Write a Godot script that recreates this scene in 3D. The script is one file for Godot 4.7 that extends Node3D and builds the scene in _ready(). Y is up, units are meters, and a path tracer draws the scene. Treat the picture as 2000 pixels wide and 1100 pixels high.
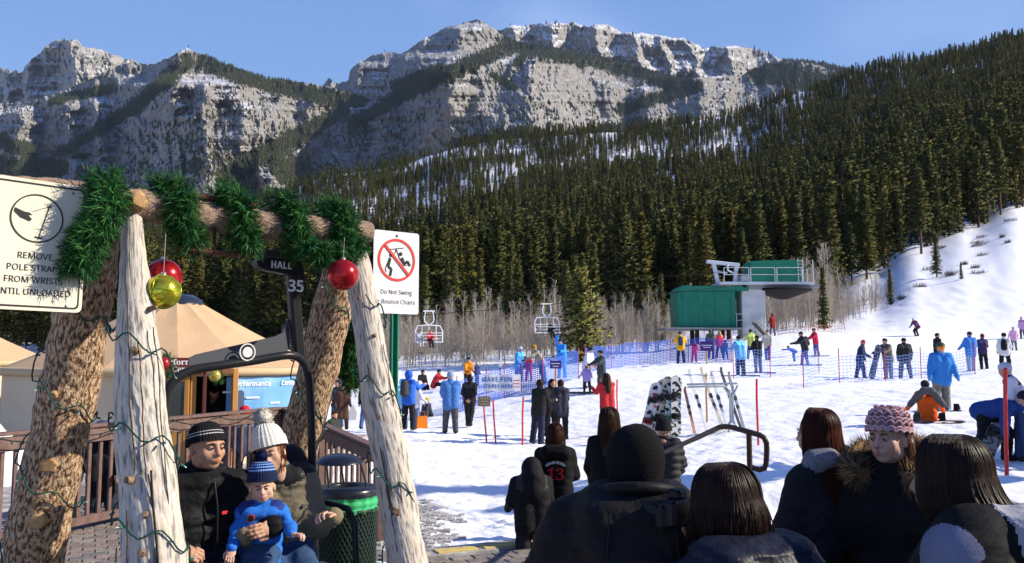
extends Node3D
# A ski hill plaza: log arch with a hanging chair, people on the snow, lift station, forest and limestone peaks.
const F := 1700.0
const EYE := 1.85
var PITCH := atan(150.0 / 1700.0)
var rng := RandomNumberGenerator.new()
var names := {}
var mats := {}
var N1 := FastNoiseLite.new()
var N2 := FastNoiseLite.new()
var NR := FastNoiseLite.new()
var NC := FastNoiseLite.new()

class MB:
	var v := PackedVector3Array()
	var n := PackedVector3Array()
	var uv := PackedVector2Array()
	var c := PackedColorArray()
	var i := PackedInt32Array()
	var col := Color.WHITE
	func vert(p: Vector3, nn: Vector3, t := Vector2.ZERO) -> int:
		v.append(p); n.append(nn); uv.append(t); c.append(col)
		return v.size() - 1
	func tri(a: int, b: int, d: int) -> void:
		var g := (v[b] - v[a]).cross(v[d] - v[a])
		if g.dot(n[a] + n[b] + n[d]) > 0.0:
			i.append(a); i.append(d); i.append(b)
		else:
			i.append(a); i.append(b); i.append(d)
	func poly(pts: Array, out: Vector3) -> void:
		var nn: Vector3 = (pts[1] - pts[0]).cross(pts[2] - pts[0]).normalized()
		if nn.dot(out) < 0.0: nn = -nn
		var k := v.size()
		for p in pts: vert(p, nn, Vector2(p.x + p.z, p.y))
		for j in range(1, pts.size() - 1): tri(k, k + j, k + j + 1)
	func flat3(a: Vector3, b: Vector3, d: Vector3, nn: Vector3) -> void:
		var k := v.size()
		vert(a, nn); vert(b, nn); vert(d, nn)
		tri(k, k + 1, k + 2)
	func box(xf: Transform3D, s: Vector3, bev := 0.0) -> void:
		var h := s * 0.5
		var b: float = min(bev, min(h.x, min(h.y, h.z)) * 0.9)
		var cc := xf.origin
		if b <= 0.0:
			for ax in 3:
				for sg in [-1.0, 1.0]:
					var p := []
					for q in [[-1, -1], [1, -1], [1, 1], [-1, 1]]:
						var w := Vector3.ZERO
						w[ax] = sg * h[ax]; w[(ax + 1) % 3] = q[0] * h[(ax + 1) % 3]; w[(ax + 2) % 3] = q[1] * h[(ax + 2) % 3]
						p.append(xf * w)
					poly(p, (p[0] + p[2]) * 0.5 - cc)
			return
		for ax in 3:
			var y := (ax + 1) % 3
			var z := (ax + 2) % 3
			for sg in [-1.0, 1.0]:
				var p := []
				for q in [[-1, -1], [1, -1], [1, 1], [-1, 1]]:
					var w := Vector3.ZERO
					w[ax] = sg * h[ax]; w[y] = q[0] * (h[y] - b); w[z] = q[1] * (h[z] - b)
					p.append(xf * w)
				poly(p, (p[0] + p[2]) * 0.5 - cc)
			for s1 in [-1.0, 1.0]:
				for s2 in [-1.0, 1.0]:
					var p := []
					for q in [[0, -1], [0, 1], [1, 1], [1, -1]]:
						var w := Vector3.ZERO
						w[ax] = q[1] * (h[ax] - b)
						w[y] = s1 * (h[y] - (b if q[0] == 1 else 0.0)); w[z] = s2 * (h[z] - (0.0 if q[0] == 1 else b))
						p.append(xf * w)
					poly(p, (p[0] + p[2]) * 0.5 - cc)
	func slab(a: Vector3, b: Vector3, up: Vector3, w: float, t: float, bev := 0.0) -> void:
		# a board from a to b, w wide across, t thick along up
		var y := (b - a)
		var l := y.length()
		y = y / l
		var z := (up - y * up.dot(y)).normalized()
		box(Transform3D(Basis(y.cross(z), y, z), (a + b) * 0.5), Vector3(w, l, t), bev)
	func tube(pts: Array, radii: Array, sides := 10, caps := true, rough := 0.0, ns: FastNoiseLite = null, fq := 1.0) -> void:
		var m := pts.size()
		var ref := Vector3(0.31, 0.2, 0.93)
		var t0: Vector3 = (pts[1] - pts[0]).normalized()
		if absf(t0.dot(ref)) > 0.9: ref = Vector3(1, 0.1, 0)
		var len := 0.0
		var k0 := v.size()
		for j in m:
			var t: Vector3 = (pts[min(j + 1, m - 1)] - pts[max(j - 1, 0)]).normalized()
			ref = (ref - t * ref.dot(t)).normalized()
			var bi := t.cross(ref)
			if j > 0: len += (pts[j] - pts[j - 1]).length()
			var r: float = radii[j] if radii.size() > j else radii[radii.size() - 1]
			for q in sides + 1:
				var a := TAU * float(q % sides) / sides
				var d := ref * cos(a) + bi * sin(a)
				var rr := r
				if ns != null:
					var p0: Vector3 = pts[j] + d * r
					rr += rough * ns.get_noise_3dv(p0 * fq)
				vert(pts[j] + d * rr, d, Vector2(float(q) / sides, len))
		for j in m - 1:
			for q in sides:
				var a := k0 + j * (sides + 1) + q
				var b := a + sides + 1
				tri(a, b, a + 1); tri(a + 1, b, b + 1)
		if ns != null:
			# real normals for the displaced skin
			for q in range(k0, v.size()): n[q] = Vector3.ZERO
			for j in m - 1:
				for q in sides:
					var a := k0 + j * (sides + 1) + q
					var b := a + sides + 1
					var g := (v[b] - v[a]).cross(v[a + 1] - v[a]) + (v[b + 1] - v[b]).cross(v[a + 1] - v[b])
					n[a] += g; n[b] += g; n[a + 1] += g; n[b + 1] += g
			for j in m:
				var a := k0 + j * (sides + 1)
				var e := a + sides
				var sm := n[a] + n[e]
				n[a] = sm; n[e] = sm
				for q in sides + 1:
					var g := n[a + q].normalized()
					if g.dot(v[a + q] - pts[j]) < 0.0: g = -g
					n[a + q] = g
		if caps:
			for e in [0, m - 1]:
				var t: Vector3 = (pts[0] - pts[1]) if e == 0 else (pts[m - 1] - pts[m - 2])
				t = t.normalized()
				var k := vert(pts[e], t)
				for q in sides + 1: vert(v[k0 + e * (sides + 1) + q], t)
				for q in sides: tri(k, k + 1 + q, k + 2 + q)
	func ball(xf: Transform3D, r: Vector3, rows := 8, sides := 12, from := 0.0, to := 1.0) -> void:
		var k0 := v.size()
		for j in rows + 1:
			var a := PI * lerpf(from, to, float(j) / rows)
			for q in sides + 1:
				var b := TAU * float(q) / sides
				var d := Vector3(sin(a) * cos(b), cos(a), sin(a) * sin(b))
				vert(xf * (d * r), (xf.basis * (d / r)).normalized(), Vector2(float(q) / sides, float(j) / rows))
		for j in rows:
			for q in sides:
				var a := k0 + j * (sides + 1) + q
				var b := a + sides + 1
				tri(a, b, a + 1); tri(a + 1, b, b + 1)
	func lathe(xf: Transform3D, prof: Array, sides := 24, rib := 0.0, ribs := 0) -> void:
		# prof: Vector2(radius, height), smooth
		var m := prof.size()
		var k0 := v.size()
		for j in m:
			var t: Vector2 = prof[min(j + 1, m - 1)] - prof[max(j - 1, 0)]
			var nn := Vector2(t.y, -t.x).normalized()
			for q in sides + 1:
				var b := TAU * float(q) / sides
				var r: float = prof[j].x
				if ribs > 0: r += rib * cos(b * ribs)
				var d := Vector3(cos(b), 0, sin(b))
				var dn := d * nn.x + Vector3.UP * nn.y
				if ribs > 0: dn += Vector3(-sin(b), 0, cos(b)) * (rib * ribs * sin(b * ribs) / maxf(r, 0.02))
				vert(xf * (d * r + Vector3.UP * prof[j].y), (xf.basis * dn).normalized(), Vector2(float(q) / sides, float(j) / m))
		for j in m - 1:
			for q in sides:
				var a := k0 + j * (sides + 1) + q
				var b := a + sides + 1
				tri(a, b, a + 1); tri(a + 1, b, b + 1)
	func plate(poly2: PackedVector2Array, t: float, xf: Transform3D) -> void:
		# flat plate in the xy plane of xf, t thick along z
		var ix := Geometry2D.triangulate_polygon(poly2)
		for sg in [-0.5, 0.5]:
			var k := v.size()
			var nn := (xf.basis * Vector3(0, 0, sg)).normalized()
			for p in poly2: vert(xf * Vector3(p.x, p.y, sg * t), nn, p)
			for j in range(0, ix.size(), 3): tri(k + ix[j], k + ix[j + 1], k + ix[j + 2])
		var cw := Geometry2D.is_polygon_clockwise(poly2)
		for j in poly2.size():
			var a := poly2[j]
			var b := poly2[(j + 1) % poly2.size()]
			var e := (b - a).orthogonal() * (1.0 if cw else -1.0)
			poly([xf * Vector3(a.x, a.y, -t * 0.5), xf * Vector3(b.x, b.y, -t * 0.5), xf * Vector3(b.x, b.y, t * 0.5), xf * Vector3(a.x, a.y, t * 0.5)], xf.basis * Vector3(-e.x, -e.y, 0))
	func ring(r0: float, r1: float, t: float, xf: Transform3D, sides := 40) -> void:
		for q in sides:
			var a := TAU * q / sides
			var b := TAU * (q + 1) / sides
			var p := PackedVector2Array([Vector2(cos(a), sin(a)) * r0, Vector2(cos(a), sin(a)) * r1, Vector2(cos(b), sin(b)) * r1, Vector2(cos(b), sin(b)) * r0])
			for sg in [-0.5, 0.5]:
				poly([xf * Vector3(p[0].x, p[0].y, sg * t), xf * Vector3(p[1].x, p[1].y, sg * t), xf * Vector3(p[2].x, p[2].y, sg * t), xf * Vector3(p[3].x, p[3].y, sg * t)], xf.basis * Vector3(0, 0, sg))
	func mesh() -> ArrayMesh:
		var a := []
		a.resize(Mesh.ARRAY_MAX)
		a[Mesh.ARRAY_VERTEX] = v; a[Mesh.ARRAY_NORMAL] = n; a[Mesh.ARRAY_TEX_UV] = uv; a[Mesh.ARRAY_COLOR] = c; a[Mesh.ARRAY_INDEX] = i
		var m := ArrayMesh.new()
		m.add_surface_from_arrays(Mesh.PRIMITIVE_TRIANGLES, a)
		return m

# ---------- naming and nodes
func numbered(called: String) -> String:
	names[called] = names.get(called, -1) + 1
	return called if names[called] == 0 else "%s_%03d" % [called, names[called]]
func tag(o: Node, label: String, category: String, group := "", kind := "") -> void:
	if label: o.set_meta("label", label)
	if category: o.set_meta("category", category)
	if group: o.set_meta("group", group)
	if kind: o.set_meta("kind", kind)
func thing(called: String, label: String, category: String, at := Vector3.ZERO, yaw := 0.0, group := "") -> Node3D:
	var o := Node3D.new()
	o.name = numbered(called)
	add_child(o)
	o.position = at; o.rotation.y = yaw
	tag(o, label, category, group)
	return o
func put(m, called: String, material: Material, parent: Node = self, xf := Transform3D.IDENTITY) -> MeshInstance3D:
	var o := MeshInstance3D.new()
	o.mesh = m.mesh() if m is MB else m
	o.name = numbered(called) if parent == self else called
	o.material_override = material
	o.transform = xf
	parent.add_child(o, true)
	return o
func structure(m, called: String, material: Material) -> MeshInstance3D:
	var o := put(m, called, material)
	o.set_meta("kind", "structure")
	return o
func xf(at: Vector3, yaw := 0.0, pitch := 0.0, roll := 0.0) -> Transform3D:
	return Transform3D(Basis.from_euler(Vector3(pitch, yaw, roll)), at)

# ---------- materials
func lin(r: float, g: float, b: float) -> Color:
	return Color(r, g, b)
func mat(c: Color, rough := 0.8, metal := 0.0) -> StandardMaterial3D:
	var key := "%s_%s_%s" % [c, rough, metal]
	if mats.has(key): return mats[key]
	var m := StandardMaterial3D.new()
	m.albedo_color = c.linear_to_srgb(); m.roughness = rough; m.metallic = metal
	if metal == 0.0 and rough > 0.3: m.metallic_specular = 0.3
	mats[key] = m
	return m
func vmat(rough := 0.85) -> StandardMaterial3D:
	var key := "v%s" % rough
	if mats.has(key): return mats[key]
	var m := StandardMaterial3D.new()
	m.vertex_color_use_as_albedo = true; m.roughness = rough; m.metallic_specular = 0.25
	mats[key] = m
	return m
func noise(type: int, freq: float, oct := 4, sd := 1) -> FastNoiseLite:
	var f := FastNoiseLite.new()
	f.noise_type = type; f.frequency = freq; f.fractal_octaves = oct; f.seed = sd
	f.fractal_type = FastNoiseLite.FRACTAL_FBM if oct > 1 else FastNoiseLite.FRACTAL_NONE
	return f
func ramp_image(f: FastNoiseLite, size: int, stops: Array) -> Image:
	# stops: [position, linear colour]
	var g := f.get_seamless_image(size, size)
	g.convert(Image.FORMAT_L8)
	var d := g.get_data()
	var lut := PackedByteArray()
	for k in 256:
		var t := k / 255.0
		var c: Color = stops[0][1]
		for s in stops.size() - 1:
			if t >= stops[s][0]:
				c = (stops[s][1] as Color).lerp(stops[s + 1][1], clampf((t - stops[s][0]) / maxf(stops[s + 1][0] - stops[s][0], 0.001), 0, 1))
		c = c.linear_to_srgb()
		lut.append(int(clampf(c.r, 0, 1) * 255)); lut.append(int(clampf(c.g, 0, 1) * 255)); lut.append(int(clampf(c.b, 0, 1) * 255))
	var o := PackedByteArray()
	o.resize(d.size() * 3)
	for k in d.size():
		var b := d[k] * 3
		o[k * 3] = lut[b]; o[k * 3 + 1] = lut[b + 1]; o[k * 3 + 2] = lut[b + 2]
	return Image.create_from_data(size, size, false, Image.FORMAT_RGB8, o)
func tex(im: Image) -> ImageTexture:
	return ImageTexture.create_from_image(im)
var ntex := {}
func normal_tex(type: int, freq: float, strength: float, oct := 4, sd := 1, size := 256) -> ImageTexture:
	var key := "%s %s %s %s %s" % [type, freq, strength, oct, sd]
	if ntex.has(key): return ntex[key]
	var im := noise(type, freq, oct, sd).get_seamless_image(size, size)
	im.convert(Image.FORMAT_RGBA8)
	im.bump_map_to_normal_map(strength)
	ntex[key] = tex(im)
	return ntex[key]
func surf(stops: Array, type: int, freq: float, rough: float, scale: Vector3, world := true, bump := 0.0, bfreq := 0.05, sd := 1, oct := 5, size := 256) -> StandardMaterial3D:
	# triplanar procedural surface: colour grain and fine relief
	var m := StandardMaterial3D.new()
	m.albedo_texture = tex(ramp_image(noise(type, freq, oct, sd), size, stops))
	m.roughness = rough
	m.metallic_specular = 0.3
	m.uv1_triplanar = true; m.uv1_world_triplanar = world; m.uv1_scale = scale
	if bump > 0.0:
		m.normal_enabled = true
		m.normal_texture = normal_tex(type, bfreq, 6.0, 4, sd + 5)
		m.normal_scale = bump
	return m
func cloth(c: Color, rough := 0.8, coarse := 14.0, bump := 0.5, sheen := 0.15) -> StandardMaterial3D:
	var key := "cloth%s%s%s%s" % [c, rough, coarse, bump]
	if mats.has(key): return mats[key]
	var m := StandardMaterial3D.new()
	m.albedo_color = c.linear_to_srgb(); m.roughness = rough
	m.normal_enabled = true
	m.normal_texture = normal_tex(FastNoiseLite.TYPE_SIMPLEX_SMOOTH, 0.02, 8.0, 4, 21)
	m.normal_scale = bump
	m.uv1_triplanar = true; m.uv1_scale = Vector3.ONE * coarse * 0.25
	m.metallic_specular = 0.22
	mats[key] = m
	return m

# ---------- camera frame and terrain
func W(px: float, py: float, zc: float) -> Vector3:
	var x := (px - 1000.0) / F * zc
	var y := -(py - 550.0) / F * zc
	var c := cos(PITCH)
	var s := sin(PITCH)
	return Vector3(x, EYE + y * c + zc * s, -(zc * c - y * s))
const TPS_X := [-4.13, -3.05, -3.02, -1.72, -1.37, 0.33, 1.24, 2.36, 0.69, 1.34, 2.56, 8.88, 11.77, 12.52, 9.71, 14.43, 11.22, 14.10, 20.32, 14.59, 18.14, 15.26, 15.27, 16.21, 20.34, 11.02, 19.98, 21.29, 20.26, 33.23, 38.49, 8.13, 9.59, 30.50, 8.41, -6.12, -1.50, 0.50, -3.00, 0.00, -8.00, -12.00, 2.60, 4.00, 6.50, 10.00, 2.00, 4.00, -12.00, -8.00, -3.50, -4.00, 3.00, 8.00, -14.00, 28.00, 36.00, 45.00, 45.00, 12.00, 20.00, 5.00, -10.00, 30.00, 40.00, 14.00, 20.00, 45.00, 24.00]
const TPS_Z := [33.12, 25.70, 27.75, 24.80, 28.69, 44.05, 36.51, 41.13, 22.82, 24.29, 23.57, 45.97, 51.49, 52.74, 37.14, 52.74, 39.88, 48.14, 67.69, 43.56, 52.12, 38.37, 35.63, 36.06, 41.66, 22.45, 38.02, 39.54, 35.91, 57.77, 65.78, 15.00, 20.20, 65.53, 14.62, 31.86, 9.00, 9.60, 12.00, 13.00, 14.00, 22.00, 10.50, 10.60, 10.50, 10.00, 15.00, 16.00, 40.00, 45.00, 40.00, 55.00, 55.00, 60.00, 60.00, 75.00, 72.00, 60.00, 75.00, 70.00, 75.00, 75.00, 75.00, 35.00, 45.00, 10.00, 20.00, 30.00, 54.00]
const TPS_W := [-0.006033862, 0.004912093, -0.000529446, 0.002001672, -0.001993120, -0.000568703, 0.005523643, -0.001333256, -0.002484475, -0.006640691, 0.004809938, 0.001583899, 0.001399939, 0.001611211, 0.001828430, -0.000951603, -0.002115204, -0.001635020, 0.003847828, 0.002844915, -0.000633204, -0.003247233, 0.001761361, -0.002087626, -0.001080752, -0.000914972, -0.000767177, 0.000557417, 0.001913168, -0.000208447, -0.005203099, -0.001881778, 0.002241232, -0.001188403, -0.000022748, 0.000388456, 0.000606670, -0.002404467, 0.000585635, -0.000962534, 0.000544864, 0.000384826, -0.000374118, 0.004600410, 0.000507499, -0.001460869, -0.003278222, 0.002085285, 0.000459282, 0.000311388, 0.000919024, -0.000417124, -0.000484002, -0.001607835, 0.000030423, -0.003325866, 0.004580734, 0.001300943, 0.000426196, -0.000782126, 0.002010756, -0.001287021, 0.000396139, 0.000365606, 0.000174545, 0.000320813, 0.000061100, -0.000174128, 0.000181789]
const TPS_A := [-8.379699, 0.066243, 0.043306]
func tps(x: float, z: float) -> float:
	var y: float = TPS_A[0] + TPS_A[1] * x + TPS_A[2] * z
	for k in TPS_X.size():
		var dx: float = x - TPS_X[k]
		var dz: float = z - TPS_Z[k]
		var r2 := dx * dx + dz * dz
		if r2 > 1e-6: y += TPS_W[k] * r2 * log(r2)
	return y
const PX := [-300.0, 0.0, 400.0, 700.0, 1000.0, 1250.0, 1450.0, 1600.0, 1700.0, 1800.0, 1900.0, 2000.0, 2300.0]
const PD := [60.0, 120.0, 180.0, 260.0, 400.0, 600.0, 850.0]
const PY := [
	[718.0, 690.0, 665.0, 630.0, 585.0, 525.0, 462.0], [718.0, 690.0, 663.0, 630.0, 585.0, 525.0, 462.0], [718.0, 688.0, 660.0, 620.0, 560.0, 490.0, 420.0],
	[718.0, 685.0, 650.0, 600.0, 520.0, 430.0, 330.0], [712.0, 672.0, 630.0, 560.0, 470.0, 370.0, 265.0], [700.0, 655.0, 610.0, 540.0, 440.0, 345.0, 250.0],
	[668.0, 640.0, 588.0, 510.0, 420.0, 325.0, 215.0], [655.0, 622.0, 560.0, 480.0, 385.0, 280.0, 165.0], [648.0, 600.0, 520.0, 440.0, 340.0, 240.0, 135.0],
	[640.0, 560.0, 480.0, 400.0, 300.0, 200.0, 110.0], [640.0, 545.0, 450.0, 365.0, 270.0, 175.0, 90.0], [632.0, 535.0, 415.0, 330.0, 240.0, 150.0, 65.0], [620.0, 500.0, 385.0, 295.0, 200.0, 115.0, 30.0]]
func far_ground(px: float, d: float) -> float:
	px = clampf(px, -299.0, 2299.0)
	var a := 0
	while a < PX.size() - 2 and px > PX[a + 1]: a += 1
	var t: float = smoothstep(PX[a], PX[a + 1], px)
	d = clampf(d, 60.0, 1300.0)
	var b := 0
	while b < PD.size() - 2 and d > PD[b + 1]: b += 1
	var u: float = (d - PD[b]) / (PD[b + 1] - PD[b])
	if d > 850.0: u = 1.0 - (d - 850.0) / 900.0
	var y0: float = lerpf(PY[a][b], PY[a][b + 1], u)
	var y1: float = lerpf(PY[a + 1][b], PY[a + 1][b + 1], u)
	return EYE + (700.0 - lerpf(y0, y1, t)) / F * d
func ground(x: float, z: float) -> float:
	# z counts away from the camera
	var near := 0.0
	var d := sqrt(x * x + z * z)
	if z < 75.0: near = tps(clampf(x, -14.0, 45.0), clampf(z, 8.0, 75.0))
	if z < 58.0: return near + 0.03 * N1.get_noise_2d(x * 6.0, z * 6.0)
	var px := 1000.0 + F * x / z
	var far := far_ground(px, z) + 0.006 * d * N1.get_noise_2d(x * 0.4, z * 0.4)
	return lerpf(near, far, smoothstep(58.0, 75.0, z))
func G(px: float, z: float) -> Vector3:
	var x := (px - 1000.0) / F * z
	for k in 3:
		var y := ground(x, z)
		x = (px - 1000.0) / F * (z * cos(PITCH) + (y - EYE) * sin(PITCH))
	return Vector3(x, ground(x, z), -z)

# ---------- sky, sun, camera
func setup() -> void:
	rng.seed = 7
	N1 = noise(FastNoiseLite.TYPE_SIMPLEX_SMOOTH, 0.02, 4, 3)
	N2 = noise(FastNoiseLite.TYPE_SIMPLEX_SMOOTH, 1.0, 4, 5)
	NR = noise(FastNoiseLite.TYPE_SIMPLEX_SMOOTH, 1.0, 5, 9)
	NR.fractal_type = FastNoiseLite.FRACTAL_RIDGED
	NC = noise(FastNoiseLite.TYPE_CELLULAR, 1.0, 3, 11)
	NC.cellular_return_type = FastNoiseLite.RETURN_DISTANCE
	var cam := Camera3D.new()
	cam.name = "camera"
	cam.position = Vector3(0, EYE, 0)
	cam.rotation.x = PITCH
	cam.fov = rad_to_deg(2.0 * atan(550.0 / F))
	cam.near = 0.05; cam.far = 20000.0
	add_child(cam)
	cam.current = true
	var sun := DirectionalLight3D.new()
	sun.name = "sun"
	add_child(sun)
	sun.look_at_from_position(Vector3.ZERO, -Vector3(0.85, 0.50, 0.03), Vector3.UP)
	sun.light_energy = 1.6
	sun.light_color = Color(1.0, 0.955, 0.88)
	sun.light_angular_distance = 0.53
	sun.shadow_enabled = true
	var e := Environment.new()
	e.tonemap_mode = Environment.TONE_MAPPER_LINEAR
	e.tonemap_exposure = 1.55
	e.background_mode = Environment.BG_SKY
	e.sdfgi_enabled = true; e.ssao_enabled = true; e.ssil_enabled = true
	var sm := ProceduralSkyMaterial.new()
	sm.sky_top_color = Color(0.13, 0.27, 0.58)
	sm.sky_horizon_color = Color(0.51, 0.65, 0.83)
	sm.sky_curve = 0.5
	sm.ground_bottom_color = Color(0.72, 0.76, 0.82); sm.ground_horizon_color = Color(0.72, 0.78, 0.86)
	sm.sun_angle_max = 3.0
	# thin high cirrus
	var ci := Image.create(512, 256, false, Image.FORMAT_RGBA8)
	var cn := noise(FastNoiseLite.TYPE_SIMPLEX_SMOOTH, 0.012, 5, 77)
	for y in 128:
		for x in 512:
			var a := TAU * x / 512.0
			var w := cn.get_noise_3d(cos(a) * 160.0 + y * 0.9, y * 3.2, sin(a) * 160.0)
			var f := clampf(w * 1.5 + 0.05, 0, 1)
			ci.set_pixel(x, y, Color(1, 1, 1, f * f * 0.9))
	sm.sky_cover = tex(ci)
	sm.sky_cover_modulate = Color(0.42, 0.42, 0.44)
	var sky := Sky.new()
	sky.sky_material = sm
	e.sky = sky
	e.background_energy_multiplier = 1.0
	e.fog_enabled = true
	e.fog_density = 0.00002
	e.fog_light_color = Color(0.72, 0.82, 0.95)
	var we := WorldEnvironment.new()
	we.name = "environment"
	we.environment = e
	add_child(we)

# ---------- snow ground
func snow_material() -> StandardMaterial3D:
	var m := StandardMaterial3D.new()
	m.albedo_texture = tex(ramp_image(noise(FastNoiseLite.TYPE_SIMPLEX_SMOOTH, 0.02, 5, 31), 512, [[0.0, lin(0.80, 0.81, 0.83)], [0.3, lin(0.86, 0.87, 0.88)], [1.0, lin(0.91, 0.91, 0.91)]]))
	m.roughness = 0.7
	m.normal_enabled = true
	m.normal_texture = normal_tex(FastNoiseLite.TYPE_SIMPLEX_SMOOTH, 0.02, 10.0, 5, 33, 512)
	m.normal_scale = 0.3
	m.uv1_triplanar = true; m.uv1_world_triplanar = true; m.uv1_scale = Vector3.ONE * 0.45
	return m
var snow_mat: StandardMaterial3D
func rut(x: float, z: float) -> float:
	# trodden snow: footprints, ski tracks and small lumps
	var a := N2.get_noise_2d(x * 1.3, z * 1.3) * 0.035 + N2.get_noise_2d(x * 4.0, z * 4.0) * 0.022
	var t := NC.get_noise_2d(x * 1.6 + 40.0, z * 1.6)
	a += 0.035 * smoothstep(-0.9, -0.4, t)
	var g := absf(fposmod(x * 0.25 + z * 0.9 + N2.get_noise_2d(x * 0.1, z * 0.1) * 4.0, 3.1) - 1.5)
	a -= 0.02 * smoothstep(0.12, 0.0, g)
	# paired ski grooves and sideslip scrapes
	for k in 4:
		var an := [0.35, -0.5, 1.25, 2.3][k] as float
		var u := x * cos(an) + z * sin(an) + 2.6 * N2.get_noise_2d(x * 0.06 + k * 9.0, z * 0.06)
		var q := absf(fposmod(u, 2.9 + k * 0.7) - 1.4)
		var on := smoothstep(-0.05, 0.15, N2.get_noise_2d(x * 0.05 + k * 31.0, z * 0.05))
		a -= 0.030 * on * smoothstep(0.09, 0.02, absf(q - 0.16))
	return a
func on_snow(x: float, z: float) -> float:
	return ground(x, z) + (rut(x, z) if z < 70.0 else rut(x * 0.35, z * 0.35) * 2.4)
func build_ground() -> void:
	snow_mat = snow_material()
	var m := MB.new()
	m.col = Color.WHITE
	# polar sheet: fine inside the view, coarse round the back
	var angs := []
	var a := -180.0
	while a < 180.0:
		angs.append(a)
		a += 0.26 if absf(a) < 36.0 else 6.0
	var dist := []
	var d := 8.7
	while d < 1500.0:
		dist.append(d)
		d *= 1.0065 if d < 60.0 else 1.03
	dist.append(9000.0)
	var na := angs.size()
	for d2 in dist:
		for b in angs:
			var x: float = sin(deg_to_rad(b)) * d2
			var z: float = cos(deg_to_rad(b)) * d2
			var y := 0.0
			if d2 > 8000.0: y = -60.0
			elif absf(b) < 75.0: y = on_snow(x, maxf(z, 5.0)) if absf(b) < 50.0 else ground(x, maxf(z, 5.0)) 
			if absf(b) > 50.0 and d2 < 8000.0:
				var s: float = sin(deg_to_rad(50.0)) * d2 * signf(b)
				y = lerpf(ground(s, cos(deg_to_rad(50.0)) * d2), -0.3, smoothstep(50.0, 110.0, absf(b)))
			m.vert(Vector3(x, y, -z), Vector3.UP)
	var nd := dist.size()
	for j in nd - 1:
		for q in na:
			var k := j * na + q
			var k2 := j * na + (q + 1) % na
			m.tri(k, k + na, k2); m.tri(k2, k + na, k2 + na)
	for k in m.n.size(): m.n[k] = Vector3.ZERO
	for t in range(0, m.i.size(), 3):
		var g := (m.v[m.i[t + 2]] - m.v[m.i[t]]).cross(m.v[m.i[t + 1]] - m.v[m.i[t]])
		for q in 3: m.n[m.i[t + q]] += g
	for k in m.n.size(): m.n[k] = m.n[k].normalized()
	structure(m, "snow_ground", snow_mat)

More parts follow.
